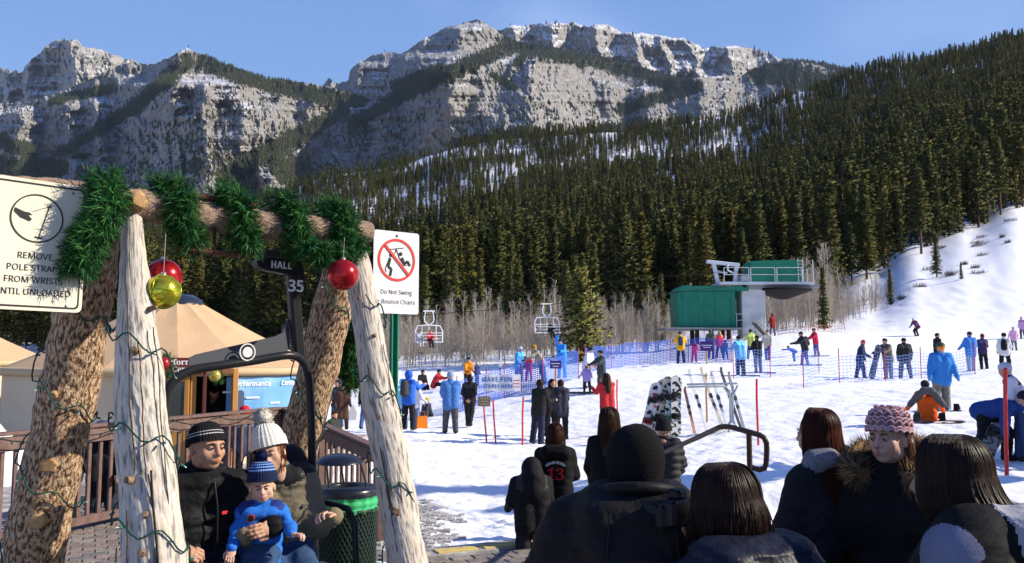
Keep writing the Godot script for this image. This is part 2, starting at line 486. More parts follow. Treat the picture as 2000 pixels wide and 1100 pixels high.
# ---------- limestone mountains
func along(line: Array, x: float) -> float:
	if x <= line[0][0]: return line[0][1]
	for k in line.size() - 1:
		if x < line[k + 1][0]:
			return lerpf(line[k][1], line[k + 1][1], (x - line[k][0]) / (line[k + 1][0] - line[k][0]))
	return line[line.size() - 1][1]
func belt(list: Array, x: float, y: float) -> float:
	var best := 0.0
	var p := Vector2(x, y)
	for b in list:
		var q := Geometry2D.get_closest_point_to_segment(p, Vector2(b[0], b[1]), Vector2(b[2], b[3]))
		best = maxf(best, 1.0 - p.distance_to(q) / b[4])
	return best
var far_spots := []
func mountain(called: String, ridge: Array, bottom: float, d0: float, d1: float, edges: Array, woods: Array, snowy: float, rel: float, sd: float, tone: Color, step := 2.4) -> void:
	var m := MB.new()
	var x0: float = ridge[0][0]
	var x1: float = ridge[ridge.size() - 1][0]
	var nx := int((x1 - x0) / step) + 1
	var ny := int(maxf(40.0, (bottom - 60.0) / 2.0))
	var k := d0 / 1700.0
	for iy in ny:
		for ix in nx:
			var x := x0 + ix * step
			var top := along(ridge, x) - 5.0 * absf(NR.get_noise_2d(x * 0.022, sd)) - 2.0 * N2.get_noise_2d(x * 0.12, sd)
			var v := float(iy) / (ny - 1)
			var y := lerpf(bottom, top, v)
			var r := 0.0
			for e in edges:
				var fy: float = smoothstep(e[1] - e[6], e[1], y) * (1.0 - smoothstep(e[2], e[2] + 170.0, y))
				if fy > 0.0:
					var xe: float = e[0] + N2.get_noise_2d(y * 0.03, e[0]) * 12.0 + (y - e[1]) * e[7]
					var t: float = (xe - x) / e[3] if x < xe else (x - xe) / e[4]
					r += fy * maxf(0.0, 1.0 - t) * e[5] * 2.1
			var wx := x + 25.0 * N2.get_noise_2d(x * 0.008, y * 0.008 + sd)
			# buttresses and gullies, then ribs, then broken ledges
			var big := NR.get_noise_2d(wx * 0.0065 + y * 0.0025 + sd, y * 0.0035)
			var mid := NR.get_noise_2d(wx * 0.032 - y * 0.004, y * 0.008 + sd)
			var fin := NR.get_noise_2d(wx * 0.085, y * 0.022 + sd)
			var led := sin(y * 0.62 + 3.0 * N2.get_noise_2d(x * 0.012, y * 0.02)) * N2.get_noise_2d(x * 0.03, y * 0.03 + 9.0)
			r += k * rel * (56.0 * big + 30.0 * mid + 12.0 * fin + 11.0 * NR.get_noise_2d(wx * 0.13 + y * 0.02, y * 0.028 + sd) + 1.5 * N2.get_noise_2d(x * 0.3, y * 0.3) + 3.0 * led)
			var d := lerpf(d0, d1, pow(v, 1.1)) - r
			m.vert(W(x, y, d), Vector3.UP)
	for iy in ny - 1:
		for ix in nx - 1:
			var a := iy * nx + ix
			m.i.append(a); m.i.append(a + nx); m.i.append(a + 1)
			m.i.append(a + 1); m.i.append(a + nx); m.i.append(a + nx + 1)
	for q in m.n.size(): m.n[q] = Vector3.ZERO
	for t in range(0, m.i.size(), 3):
		var g := (m.v[m.i[t + 2]] - m.v[m.i[t]]).cross(m.v[m.i[t + 1]] - m.v[m.i[t]])
		for q in 3: m.n[m.i[t + q]] += g
	for iy in ny:
		for ix in nx:
			var q := iy * nx + ix
			var nn := m.n[q].normalized()
			m.n[q] = nn
			var x := x0 + ix * step
			var p := m.v[q]
			var y := lerpf(bottom, along(ridge, x), float(iy) / (ny - 1))
			var g1 := N2.get_noise_3dv(p * 0.004)
			var g2 := N2.get_noise_3dv(p * Vector3(0.03, 0.09, 0.03))
			var c := tone.lerp(lin(0.17, 0.155, 0.14), clampf(0.4 * g1 + 0.25 + 0.35 * g2, 0, 1))
			c = c.lerp(lin(0.29, 0.25, 0.205), clampf(N2.get_noise_3dv(p * Vector3(0.012, 0.03, 0.012)) * 0.8, 0, 0.5))
			var w := belt(woods, x, y) + 0.35 * N2.get_noise_3dv(p * 0.006) + 0.15 * g2
			var flat := nn.y
			if w > 0.28: c = c.lerp(lin(0.07, 0.065, 0.05), clampf((w - 0.28) * 3.0, 0, 0.8))
			var sn := smoothstep(0.30, 0.55, flat + 0.35 * g2 + 0.25 * g1 + snowy - 0.62)
			if w > 0.28: sn *= 0.35
			c = c.lerp(lin(0.86, 0.88, 0.92), sn * 0.92)
			m.c[q] = c
			if w > 0.30 and rng.randf() < clampf((w - 0.22) * 2.2, 0, 0.95): far_spots.append([p, d0, rng.randf()])
			elif flat > 0.12 and rng.randf() < clampf(0.05 + (y - 190.0) * 0.0016, 0.03, 0.30) and g1 + 0.6 * g2 > -0.08: far_spots.append([p, d0, rng.randf()])
	structure(m, called, rock_mat)
var rock_mat: StandardMaterial3D
func build_mountains() -> void:
	rock_mat = StandardMaterial3D.new()
	rock_mat.vertex_color_use_as_albedo = true
	rock_mat.roughness = 0.95; rock_mat.metallic_specular = 0.2
	rock_mat.albedo_texture = tex(ramp_image(noise(FastNoiseLite.TYPE_SIMPLEX_SMOOTH, 0.03, 6, 66), 512, [[0.0, lin(0.28, 0.28, 0.30)], [0.36, lin(0.55, 0.54, 0.53)], [0.50, lin(0.95, 0.94, 0.92)], [1.0, lin(1, 1, 1)]]))
	rock_mat.normal_enabled = true
	rock_mat.normal_texture = normal_tex(FastNoiseLite.TYPE_SIMPLEX_SMOOTH, 0.03, 14.0, 6, 67, 512)
	rock_mat.normal_scale = 1.5
	rock_mat.uv1_triplanar = true; rock_mat.uv1_world_triplanar = true; rock_mat.uv1_scale = Vector3(0.0062, 0.0017, 0.0062)
	var tone := lin(0.35, 0.345, 0.335)
	mountain("limestone_peak", [[-320, 160], [-150, 150], [0, 135], [42, 143], [50, 128], [70, 112], [92, 90], [108, 81], [150, 79], [160, 92], [178, 96], [200, 99], [240, 116], [300, 132], [360, 150], [460, 190]], 330, 4300.0, 5200.0,
		[[62, 85, 190, 30, 60, 260, 25, -0.1], [140, 82, 180, 70, 90, 300, 20, 0.1], [20, 140, 240, 60, 24, 150, 20, 0.0], [215, 100, 140, 60, 60, 120, 15, 0.0]],
		[[180, 180, 330, 160, 30], [60, 215, 200, 200, 16]], 0.16, 0.9, 3.0, lin(0.46, 0.445, 0.42))
	mountain("limestone_ridge", [[880, 120], [950, 66], [985, 58], [1000, 52], [1040, 50], [1060, 47], [1080, 46], [1120, 46], [1150, 56], [1165, 48], [1190, 50], [1215, 66], [1240, 66], [1300, 72], [1340, 78], [1375, 96], [1400, 92], [1440, 92], [1475, 98], [1500, 106], [1530, 118], [1600, 125], [1660, 140], [1800, 190]], 260, 4300.0, 5200.0,
		[[1005, 55, 95, 40, 40, 130, 12, 0.0], [1075, 50, 95, 40, 30, 150, 12, 0.2], [1160, 55, 110, 40, 40, 170, 12, 0.3], [1235, 68, 125, 50, 40, 160, 12, 0.3], [1290, 74, 130, 40, 40, 150, 12, 0.3], [1345, 80, 140, 40, 40, 150, 12, 0.3], [1420, 95, 140, 40, 50, 150, 12, 0.3]],
		[[1120, 125, 1320, 165, 22], [1540, 130, 1700, 150, 22]], 0.34, 0.9, 8.0, lin(0.40, 0.385, 0.365))
	mountain("limestone_massif", [[520, 250], [600, 196], [635, 163], [643, 152], [652, 162], [680, 162], [684, 140], [700, 124], [728, 108], [752, 104], [785, 106], [806, 94], [830, 76], [868, 56], [900, 47], [930, 40], [948, 46], [965, 58], [985, 72], [1010, 84], [1060, 92], [1120, 102], [1200, 122], [1280, 142], [1330, 158], [1375, 152], [1410, 148], [1450, 148], [1500, 128], [1540, 120], [1600, 128], [1650, 150], [1800, 220]], 420, 2500.0, 3900.0,
		[[1035, 118, 262, 330, 165, 420, 22, 0.02], [1372, 155, 222, 150, 75, 170, 14, 0.04], [900, 60, 118, 60, 90, 190, 18, -0.2], [826, 80, 150, 110, 60, 150, 15, -0.1], [702, 128, 165, 30, 60, 150, 12, -0.2], [642, 154, 175, 14, 14, 40, 6, 0.0],
		[880, 130, 170, 90, 46, 90, 12, 0.0], [1195, 170, 235, 30, 40, 90, 14, 0.1], [1260, 180, 235, 40, 40, 80, 14, 0.1], [625, 215, 330, 50, 60, 130, 20, -0.15], [690, 215, 262, 40, 40, 100, 14, 0.0], [745, 212, 268, 40, 36, 90, 14, 0.0]],
		[[985, 84, 1060, 105, 26], [1000, 92, 820, 170, 24], [820, 170, 640, 270, 22], [1040, 96, 1200, 128, 28], [1200, 128, 1340, 172, 26], [1215, 215, 1360, 172, 20], [860, 135, 770, 170, 14], [1480, 140, 1620, 165, 40], [1050, 290, 1250, 250, 26], [900, 285, 1050, 270, 26], [560, 260, 640, 240, 20], [1030, 100, 1010, 130, 14], [960, 150, 1005, 175, 10]],
		0.10, 0.85, 15.0, tone)
	mountain("limestone_foothill", [[-320, 235], [-100, 215], [0, 205], [60, 200], [130, 176], [190, 150], [235, 128], [262, 124], [300, 128], [330, 115], [350, 102], [366, 97], [392, 106], [430, 122], [470, 138], [520, 153], [560, 158], [640, 170], [700, 190], [800, 240]], 470, 2300.0, 3300.0,
		[[398, 168, 345, 190, 170, 380, 26, 0.05], [500, 215, 330, 50, 80, 130, 20, 0.1], [130, 205, 300, 60, 30, 110, 20, 0.1], [40, 225, 330, 90, 40, 150, 20, 0.0], [185, 205, 260, 50, 34, 90, 18, 0.1], [352, 104, 150, 60, 40, 120, 14, -0.2], [610, 200, 330, 60, 40, 110, 20, -0.3], [470, 160, 230, 50, 60, 110, 16, 0.0], [540, 190, 290, 40, 40, 110, 16, 0.0]],
		[[366, 122, 260, 215, 24], [260, 215, 120, 300, 18], [395, 122, 520, 168, 24], [520, 168, 680, 200, 26], [440, 345, 640, 235, 26], [640, 235, 720, 195, 24], [560, 330, 640, 400, 50], [480, 375, 620, 400, 30], [0, 330, 120, 330, 30], [100, 200, 220, 175, 14], [0, 280, 60, 300, 22], [380, 400, 520, 390, 24]],
		0.10, 1.0, 23.0, lin(0.33, 0.325, 0.315))

# ---------- trees
func needle_crown(h: float, w: float, levels: int, per: int, tufts: int, size: float, sd: int, bare: float) -> MB:
	var m := MB.new()
	var r := RandomNumberGenerator.new()
	r.seed = sd
	for l in levels:
		var t := (l + r.randf() * 0.6) / levels
		var y := lerpf(h * bare, h * 0.99, t)
		var prof := pow(1.0 - t, 0.95) * (0.55 + 0.45 * minf(1.0, t * 6.0 + 0.3))
		var rad := w * prof * r.randf_range(0.75, 1.15) + 0.1
		var a0 := r.randf() * TAU
		for b in per:
			if r.randf() < 0.12: continue
			var a := a0 + TAU * b / per + r.randf_range(-0.35, 0.35)
			var len := rad * r.randf_range(0.6, 1.12)
			var droop := lerpf(-0.35, 0.35, t) + r.randf_range(-0.15, 0.1)
			var dir := Vector3(cos(a), droop, sin(a))
			var base := Vector3(0, y, 0)
			for q in tufts:
				var f := (q + 0.7) / tufts
				var p := base + dir * len * f + Vector3(r.randf_range(-1, 1), r.randf_range(-0.6, 0.6), r.randf_range(-1, 1)) * size * 0.45
				var s := size * r.randf_range(0.7, 1.3) * (1.15 - 0.45 * f)
				var g := r.randf_range(0.7, 1.25)
				var yl := r.randf()
				m.col = Color(0.078 * g + 0.042 * yl, 0.090 * g + 0.032 * yl, 0.034 * g + 0.004 * yl)
				for e in 3:
					var d1 := (dir + Vector3(r.randf_range(-0.9, 0.9), r.randf_range(-0.4, 0.8), r.randf_range(-0.9, 0.9))).normalized() * s
					var d2 := Vector3(r.randf_range(-1, 1), r.randf_range(-1, 1), r.randf_range(-1, 1)).normalized() * s * 0.36
					var nn := (d1.cross(d2).normalized() * 0.6 + (Vector3(cos(a), 0.5, sin(a)))).normalized()
					m.flat3(p - d1 * 0.35 + d2, p - d1 * 0.35 - d2, p + d1 * 0.65, nn)
	return m
func trunk_mesh(h: float, r: float, sd: int) -> MB:
	var m := MB.new()
	m.col = Color(0.16, 0.10, 0.07)
	var q := RandomNumberGenerator.new()
	q.seed = sd
	var pts := []
	var rad := []
	for k in 7:
		var t := k / 6.0
		pts.append(Vector3(q.randf_range(-0.1, 0.1) * t, h * t - 0.3 * (1.0 - t), q.randf_range(-0.1, 0.1) * t)); rad.append(r * (1.0 - 0.88 * t))
	m.tube(pts, rad, 6, false)
	return m
func bare_tree(h: float, sd: int, twigs: int) -> Array:
	# [trunk, branches] of a leafless aspen
	var q := RandomNumberGenerator.new()
	q.seed = sd
	var m := MB.new()
	var b := MB.new()
	var pts := []
	var rad := []
	var lean := Vector3(q.randf_range(-0.08, 0.08), 0, q.randf_range(-0.08, 0.08))
	for k in 8:
		var t := k / 7.0
		pts.append(lean * h * t + Vector3(q.randf_range(-0.12, 0.12) * t, h * t - 0.3 * (1.0 - t), q.randf_range(-0.12, 0.12) * t)); rad.append(0.085 * (1.0 - 0.85 * t) * h / 7.0 + 0.008)
	m.tube(pts, rad, 5, false)
	for k in twigs:
		var t := q.randf_range(0.15, 0.98)
		var j := int(t * 6.99)
		var p: Vector3 = (pts[j] as Vector3).lerp(pts[j + 1], t * 7.0 - j)
		var a := q.randf() * TAU
		var l := h * 0.22 * (1.15 - t) + 0.25
		var d := Vector3(cos(a), q.randf_range(0.7, 1.6), sin(a)).normalized()
		var e := p + d * l * q.randf_range(0.6, 1.2)
		b.tube([p, (p + e) * 0.5 + Vector3(0, -0.05, 0), e], [0.022, 0.014, 0.006], 3, false)
		for s in 3:
			var p2 := p.lerp(e, q.randf_range(0.3, 0.9))
			var d2 := (d + Vector3(q.randf_range(-1, 1), q.randf_range(-0.2, 0.8), q.randf_range(-1, 1)) * 0.8).normalized()
			b.tube([p2, p2 + d2 * l * q.randf_range(0.3, 0.6)], [0.012, 0.005], 3, false)
	return [m, b]
func clearing(px: float, py: float) -> float:
	return belt([[780, 400, 1010, 345, 60], [720, 425, 860, 410, 36], [1180, 300, 1300, 275, 40], [1250, 290, 1460, 285, 26], [1200, 620, 1300, 575, 40], [960, 330, 1040, 310, 30]], px, py)
func build_forest() -> void:
	var crown_m := vmat(0.9).duplicate() as StandardMaterial3D
	crown_m.backlight_enabled = true
	crown_m.backlight = Color(0.12, 0.14, 0.05)
	var bark := surf([[0.0, lin(0.06, 0.04, 0.03)], [1.0, lin(0.22, 0.14, 0.09)]], FastNoiseLite.TYPE_SIMPLEX_SMOOTH, 0.03, 0.95, Vector3(1.2, 0.3, 1.2), false)
	var aspen := surf([[0.0, lin(0.20, 0.17, 0.13)], [0.6, lin(0.42, 0.38, 0.31)], [1.0, lin(0.52, 0.48, 0.41)]], FastNoiseLite.TYPE_SIMPLEX_SMOOTH, 0.03, 0.9, Vector3(0.8, 0.5, 0.8), false)
	var twig := mat(lin(0.40, 0.345, 0.28), 0.9)
	var tints := []
	for t in [Color(1, 1, 1), Color(0.72, 0.76, 0.8), Color(1.3, 1.2, 0.9), Color(0.85, 0.95, 0.8), Color(1.15, 1.0, 0.85)]:
		var cm := crown_m.duplicate() as StandardMaterial3D
		cm.albedo_color = Color(minf(t.r * 0.77, 1.0), minf(t.g * 0.77, 1.0), minf(t.b * 0.77, 1.0)).linear_to_srgb()
		tints.append(cm)
	var crowns := []
	var mids := []
	for k in 7:
		crowns.append([needle_crown(16.0, [2.9, 3.4, 2.4, 3.8, 2.7, 3.2, 2.2][k], 34, 8, 5, 0.62, 40 + k, [0.10, 0.18, 0.05, 0.30, 0.12, 0.24, 0.04][k]).mesh(), trunk_mesh(15.6, 0.24, 60 + k).mesh()])
	for k in 5:
		var mm := needle_crown(16.0, [2.5, 3.1, 2.0, 3.4, 1.8][k], 22, 6, 3, 0.82, 140 + k, [0.06, 0.16, 0.03, 0.2, 0.05][k])
		mm.col = Color(0.10, 0.07, 0.05)
		mm.tube([Vector3(0, -0.5, 0), Vector3(0, 8, 0), Vector3(0, 15, 0)], [0.26, 0.18, 0.04], 4, false)
		mids.append(mm.mesh())
	# scatter over the slopes
	var r := RandomNumberGenerator.new()
	r.seed = 99
	var spots := []
	var tries := 36000
	for k in tries:
		var px := r.randf_range(-260, 2260)
		var d := sqrt(lerpf(118.0 * 118.0, 860.0 * 860.0, pow(r.randf(), 0.95)))
		var p := G(px, d)
		var py := 700.0 - (p.y - EYE) / d * F
		if clearing(px, py - 12.0) > r.randf() * 1.3 + 0.15: continue
		if px > 1640.0 and d < lerpf(150.0, 195.0, clampf((px - 1640.0) / 360.0, 0, 1)): continue
		if N1.get_noise_2d(p.x * 0.5 + 90.0, p.z * 0.5) < -0.22 + r.randf_range(-0.2, 0.2) and d > 230.0 and px < 1580.0: continue
		var s := lerpf(0.42, 1.28, pow(r.randf(), 0.8)) * lerpf(1.0, 0.62, smoothstep(300.0, 760.0, d))
		if d < 160.0: s *= 0.95
		spots.append([d / s, p, s, r.randf() * TAU, r.randi()])
	spots.sort_custom(func(a, b): return a[0] < b[0])
	var labels := ["olive green pine in the front rank of the forest behind the lift", "tall dark pine standing in the forest wall above the aspens", "ragged pine with a bare lower trunk in the forest wall", "narrow dark fir among the pines of the forest wall"]
	var shown := 0
	var batch := []
	for k in 5: batch.append([])
	for s in spots:
		var p: Vector3 = s[1]
		var px := 1000.0 + F * p.x / -p.z
		if shown < 290 and px > -30.0 and px < 2030.0:
			shown += 1
			var kind: int = s[4] % 7
			var o := thing("pine_tree", labels[kind % 4], "tree", p, s[3], "pines of the forest wall")
			var wv: float = 0.9 + 0.25 * float((s[4] / 7) % 10) / 10.0
			o.scale = Vector3(s[2] * wv, s[2], s[2] * wv)
			put(crowns[kind][1], "trunk", bark, o)
			put(crowns[kind][0], "crown", tints[(s[4] / 70) % 5], o)
		else: batch[s[4] % 5].append(Transform3D(Basis(Vector3.UP, s[3]).scaled(Vector3(s[2], s[2] * 1.02, s[2])), p))
	for k in 5:
		var mm := MultiMesh.new()
		mm.transform_format = MultiMesh.TRANSFORM_3D
		mm.use_colors = true
		mm.mesh = mids[k]
		mm.instance_count = batch[k].size()
		for q in batch[k].size():
			mm.set_instance_transform(q, batch[k][q])
			var b := r.randf_range(0.6, 1.2)
			mm.set_instance_color(q, Color(b * r.randf_range(0.85, 1.2), b, b * r.randf_range(0.8, 1.1)))
		var o := MultiMeshInstance3D.new()
		o.multimesh = mm
		o.material_override = crown_m
		o.name = numbered("conifer_forest")
		add_child(o)
		tag(o, "dense dark conifer forest covering the slopes below the cliffs", "forest", "conifer forest on the slopes", "stuff")
	# far woods on the mountain sides
	var tiny := MB.new()
	for q in 5:
		var a := TAU * q / 5
		tiny.col = Color(0.05, 0.056, 0.028) * (0.8 + 0.1 * q)
		tiny.flat3(Vector3(cos(a), -0.3, sin(a)) * Vector3(2.6, 1, 2.6), Vector3(cos(a + 1.4), -0.3, sin(a + 1.4)) * Vector3(2.6, 1, 2.6), Vector3(0, 13, 0), Vector3(cos(a + 0.7), 0.35, sin(a + 0.7)).normalized())
	var fm := MultiMesh.new()
	fm.transform_format = MultiMesh.TRANSFORM_3D
	fm.mesh = tiny.mesh()
	fm.instance_count = far_spots.size() * 2
	for q in fm.instance_count:
		var s = far_spots[q / 2]
		var sc: float = (0.55 + 0.95 * r.randf()) * s[1] / 3000.0
		fm.set_instance_transform(q, Transform3D(Basis(Vector3.UP, r.randf() * TAU).scaled(Vector3.ONE * sc), s[0] + Vector3(r.randf_range(-3, 3), -0.5, r.randf_range(-3, 3))))
	var fo := MultiMeshInstance3D.new()
	fo.multimesh = fm
	fo.material_override = vmat(0.9)
	fo.name = "mountain_woodland"
	add_child(fo)
	tag(fo, "far dark woodland speckling the mountain ledges and shoulders", "woodland", "", "stuff")
	# leafless aspens between snow field and forest
	var kinds := []
	for k in 8:
		var bt := bare_tree([6.5, 7.5, 5.5, 8.5, 6.0, 7.0, 5.0, 9.0][k], 200 + k, 64)
		kinds.append([bt[0].mesh(), bt[1].mesh()])
	var alab := ["slender leafless aspen in the pale thicket before the forest", "taller leafless aspen rising out of the pale thicket"]
	var rest := []
	for k in 8: rest.append([])
	var count := 0
	for k in 1150:
		var px := r.randf_range(690, 1330) if k % 5 < 3 else (r.randf_range(1440, 1780) if k % 5 == 3 else r.randf_range(560, 1760))
		var d := r.randf_range(68, 112)
		if px > 1440.0: d = r.randf_range(84, 130)
		if px > 1640.0 and d < 84.0 + (px - 1640.0) * 0.34: continue
		if px > 1290.0 and px < 1470.0 and d < 80.0: continue
		var p := G(px, d)
		var t := Transform3D(Basis(Vector3.UP, r.randf() * TAU).scaled(Vector3.ONE * (0.28 + 0.46 * pow(r.randf(), 1.6) + 0.12 * N1.get_noise_2d(p.x * 4.0, p.z * 4.0)) * (0.8 if px > 1660.0 else (1.5 if px > 1480.0 and px < 1625.0 else 1.0))), p)
		var kind := r.randi() % 8
		if count < 280:
			count += 1
			var o := thing("aspen_tree", alab[1 if kind in [1, 3, 7] else 0], "tree", p, 0.0, "leafless aspens before the forest")
			o.transform = t
			put(kinds[kind][0], "trunk", aspen, o)
			put(kinds[kind][1], "crown", twig, o)
		else: rest[kind].append(t)
	for k in 8:
		var mj := MB.new()
		var mm := MultiMesh.new()
		mm.transform_format = MultiMesh.TRANSFORM_3D
		var st := SurfaceTool.new()
		st.append_from(kinds[k][0], 0, Transform3D.IDENTITY)
		st.append_from(kinds[k][1], 0, Transform3D.IDENTITY)
		mm.mesh = st.commit()
		mm.instance_count = rest[k].size()
		for q in rest[k].size(): mm.set_instance_transform(q, rest[k][q])
		var o := MultiMeshInstance3D.new()
		o.multimesh = mm
		o.material_override = twig
		o.name = numbered("aspen_thicket")
		add_child(o)
		tag(o, "pale leafless aspen thicket between snow field and forest", "thicket", "aspen thicket", "stuff")
	# single young firs before the thicket and on the slope edge
	var firs := [[1610, 78.0, 0.36, 6, "small dense fir beside the snow slope edge"], [1830, 128.0, 0.42, 4, "small fir standing alone on the upper snow slope"],
		[1800, 165.0, 1.05, 3, "tall pine with a bare reddish trunk at the slope edge"], [1878, 120.0, 0.16, 0, "knee high fir sapling on the upper snow slope"], [1955, 190.0, 1.1, 3, "tall pine with a bare trunk above the snow slope"], [1740, 112.0, 0.3, 2, "small fir by the snow slope edge beside bare aspens"]]
	for f in firs:
		var o := thing("fir_tree", f[4], "tree", G(f[0], f[1]), f[0], "single firs around the snow slope")
		o.scale = Vector3.ONE * f[2]
		put(crowns[f[3]][1], "trunk", bark, o)
		put(crowns[f[3]][0], "crown", crown_m, o)
	# pale young pine before the thicket, small dark firs among the aspens
	var pale := MB.new()
	var pc := needle_crown(7.4, 3.2, 22, 10, 6, 0.5, 77, 0.04)
	for k in pc.c.size(): pc.c[k] = Color(pc.c[k].r * 1.9, pc.c[k].g * 1.75, pc.c[k].b * 1.6)
	var po := thing("pine_tree", "broad pale green young pine standing before the aspen thicket", "tree", G(1136, 67.0), 0.4, "single firs around the snow slope")
	put(trunk_mesh(6.6, 0.14, 5), "trunk", bark, po)
	put(pc, "crown", crown_m, po)
	for k in 40:
		var px := r.randf_range(740, 1320)
		var o := thing("fir_tree", "small dark fir growing among the leafless aspens", "tree", G(px, r.randf_range(92, 116)), px, "small firs among the aspens")
		o.scale = Vector3.ONE * r.randf_range(0.3, 0.75)
		put(crowns[k % 7][1], "trunk", bark, o)
		put(crowns[k % 7][0], "crown", crown_m, o)
	# low brush poking out of the upper slope
	for k in 26:
		var px := r.randf_range(1740, 2000)
		var d := r.randf_range(105, 185)
		var py := 700.0 - (G(px, d).y - EYE) / d * F
		if belt([[1760, 590, 1990, 420, 60]], px, py) < 0.2: continue
		var p := G(px, d)
		var b := MB.new()
		var wd := r.randf_range(0.4, 1.3)
		for q in 110:
			var a := r.randf() * TAU
			var f := Vector3(cos(a) * wd, 0, sin(a) * wd) * sqrt(r.randf())
			var e := f + Vector3(r.randf_range(-0.3, 0.3), r.randf_range(0.15, 0.75), r.randf_range(-0.3, 0.3))
			b.tube([f, e], [0.022, 0.008], 3, false)
		var o := put(b, "brush", mat(lin(0.10, 0.085, 0.05), 0.9))
		o.position = p + Vector3(0, -0.05, 0)
		tag(o, "low dark brush poking out of the upper snow slope", "bush", "brush on the upper slope")

# ---------- smooth bodies: tapered capsules and ellipsoids joined by a smooth minimum, meshed as surface nets
# bone: [a, b, ra, rb, region]  or  [centre, radii, basis, region] (ellipsoid)  ; a negative region carves away
var SKIN := 0
var JACKET := 1
var TROUSERS := 2
var HAT := 3
var HAIR := 4
var BOOTS := 5
var GLOVES := 6
var TRIM := 7
var LIPS := 8
func sdf(bones: Array, cell: float, k: float, folds := {}) -> Dictionary:
	var lo := Vector3.ONE * 1e9
	var hi := -lo
	for b in bones:
		if b.size() == 5:
			if b[4] < 0: continue
			for e in 2:
				var r: float = b[2 + e]
				lo = lo.min(b[e] - Vector3.ONE * r); hi = hi.max(b[e] + Vector3.ONE * r)
		else:
			if b[3] < 0: continue
			var r: float = maxf(b[1].x, maxf(b[1].y, b[1].z))
			lo = lo.min(b[0] - Vector3.ONE * r); hi = hi.max(b[0] + Vector3.ONE * r)
	lo -= Vector3.ONE * cell * 2.5; hi += Vector3.ONE * cell * 2.5
	var nx := int((hi.x - lo.x) / cell) + 2
	var ny := int((hi.y - lo.y) / cell) + 2
	var nz := int((hi.z - lo.z) / cell) + 2
	var val := PackedFloat32Array()
	val.resize(nx * ny * nz)
	val.fill(1.0)
	var best := PackedFloat32Array()
	best.resize(nx * ny * nz)
	best.fill(1.0)
	var lab := PackedByteArray()
	lab.resize(nx * ny * nz)
	var m := k + cell * 1.6
	for b in bones:
		var caps: bool = b.size() == 5
		var reg: int = b[4] if caps else b[3]
		var cut := reg < 0
		var bl: Vector3
		var bh: Vector3
		var a: Vector3 = b[0]
		var ba := Vector3.ZERO
		var inv := 0.0
		var ra := 0.0
		var rb := 0.0
		var rad := Vector3.ONE
		var inb := Basis.IDENTITY
		var mr := 1.0
		if caps:
			ba = b[1] - a
			inv = 1.0 / maxf(ba.length_squared(), 1e-9)
			ra = b[2]; rb = b[3]
			bl = (a - Vector3.ONE * ra).min(b[1] - Vector3.ONE * rb); bh = (a + Vector3.ONE * ra).max(b[1] + Vector3.ONE * rb)
		else:
			rad = b[1]
			inb = (b[2] as Basis).transposed()
			mr = maxf(rad.x, maxf(rad.y, rad.z))
			bl = a - Vector3.ONE * mr; bh = a + Vector3.ONE * mr
		var i0 := Vector3i(((bl - Vector3.ONE * m - lo) / cell).floor()).clamp(Vector3i.ZERO, Vector3i(nx - 1, ny - 1, nz - 1))
		var i1 := Vector3i(((bh + Vector3.ONE * m - lo) / cell).ceil()).clamp(Vector3i.ZERO, Vector3i(nx - 1, ny - 1, nz - 1))
		for z in range(i0.z, i1.z + 1):
			for y in range(i0.y, i1.y + 1):
				var id := (z * ny + y) * nx + i0.x
				for x in range(i0.x, i1.x + 1):
					var p := lo + Vector3(x, y, z) * cell - a
					var d: float
					if caps:
						var h := clampf(p.dot(ba) * inv, 0.0, 1.0)
						d = (p - ba * h).length() - (ra + (rb - ra) * h)
					else:
						var q: Vector3 = (inb * p)
						var q1 := q / rad
						var k0 := q1.length()
						var k1 := (q1 / rad).length()
						d = k0 * (k0 - 1.0) / maxf(k1, 1e-6) if k0 > 1e-5 else -mr
					var o := val[id]
					if cut:
						d = -d
						var hc := k * 0.5 - absf(o - d)
						var r := maxf(o, d)
						if hc > 0.0: r += hc * hc / (2.0 * k)
						val[id] = r
					else:
						if d < best[id]:
							best[id] = d
							lab[id] = reg
						var hd := k - absf(o - d)
						var r := minf(o, d)
						if hd > 0.0: r -= hd * hd / (4.0 * k)
						val[id] = r
					id += 1
	if folds:
		for id in val.size():
			if absf(val[id]) < cell * 2.5 and folds.has(int(lab[id])):
				var f: Array = folds[int(lab[id])]
				var x := id % nx
				var y := (id / nx) % ny
				var z := id / (nx * ny)
				var p := lo + Vector3(x, y, z) * cell
				var w: float = f[0] * NR.get_noise_3dv(p * f[1] * Vector3(0.8, 1.5, 0.8))
				if f.size() > 2: w += f[2] * (absf(sin(p.y * PI / f[3])) - 0.6)
				val[id] -= w
	# surface nets
	var vid := PackedInt32Array()
	vid.resize(nx * ny * nz)
	vid.fill(-1)
	var vs := PackedVector3Array()
	var ns := PackedVector3Array()
	var ls := PackedByteArray()
	var off := [0, 1, nx, nx + 1, nx * ny, nx * ny + 1, nx * ny + nx, nx * ny + nx + 1]
	var o1: int = off[1]; var o2: int = off[2]; var o3: int = off[3]; var o4: int = off[4]; var o5: int = off[5]; var o6: int = off[6]; var o7: int = off[7]
	var cl := cell * 2.0
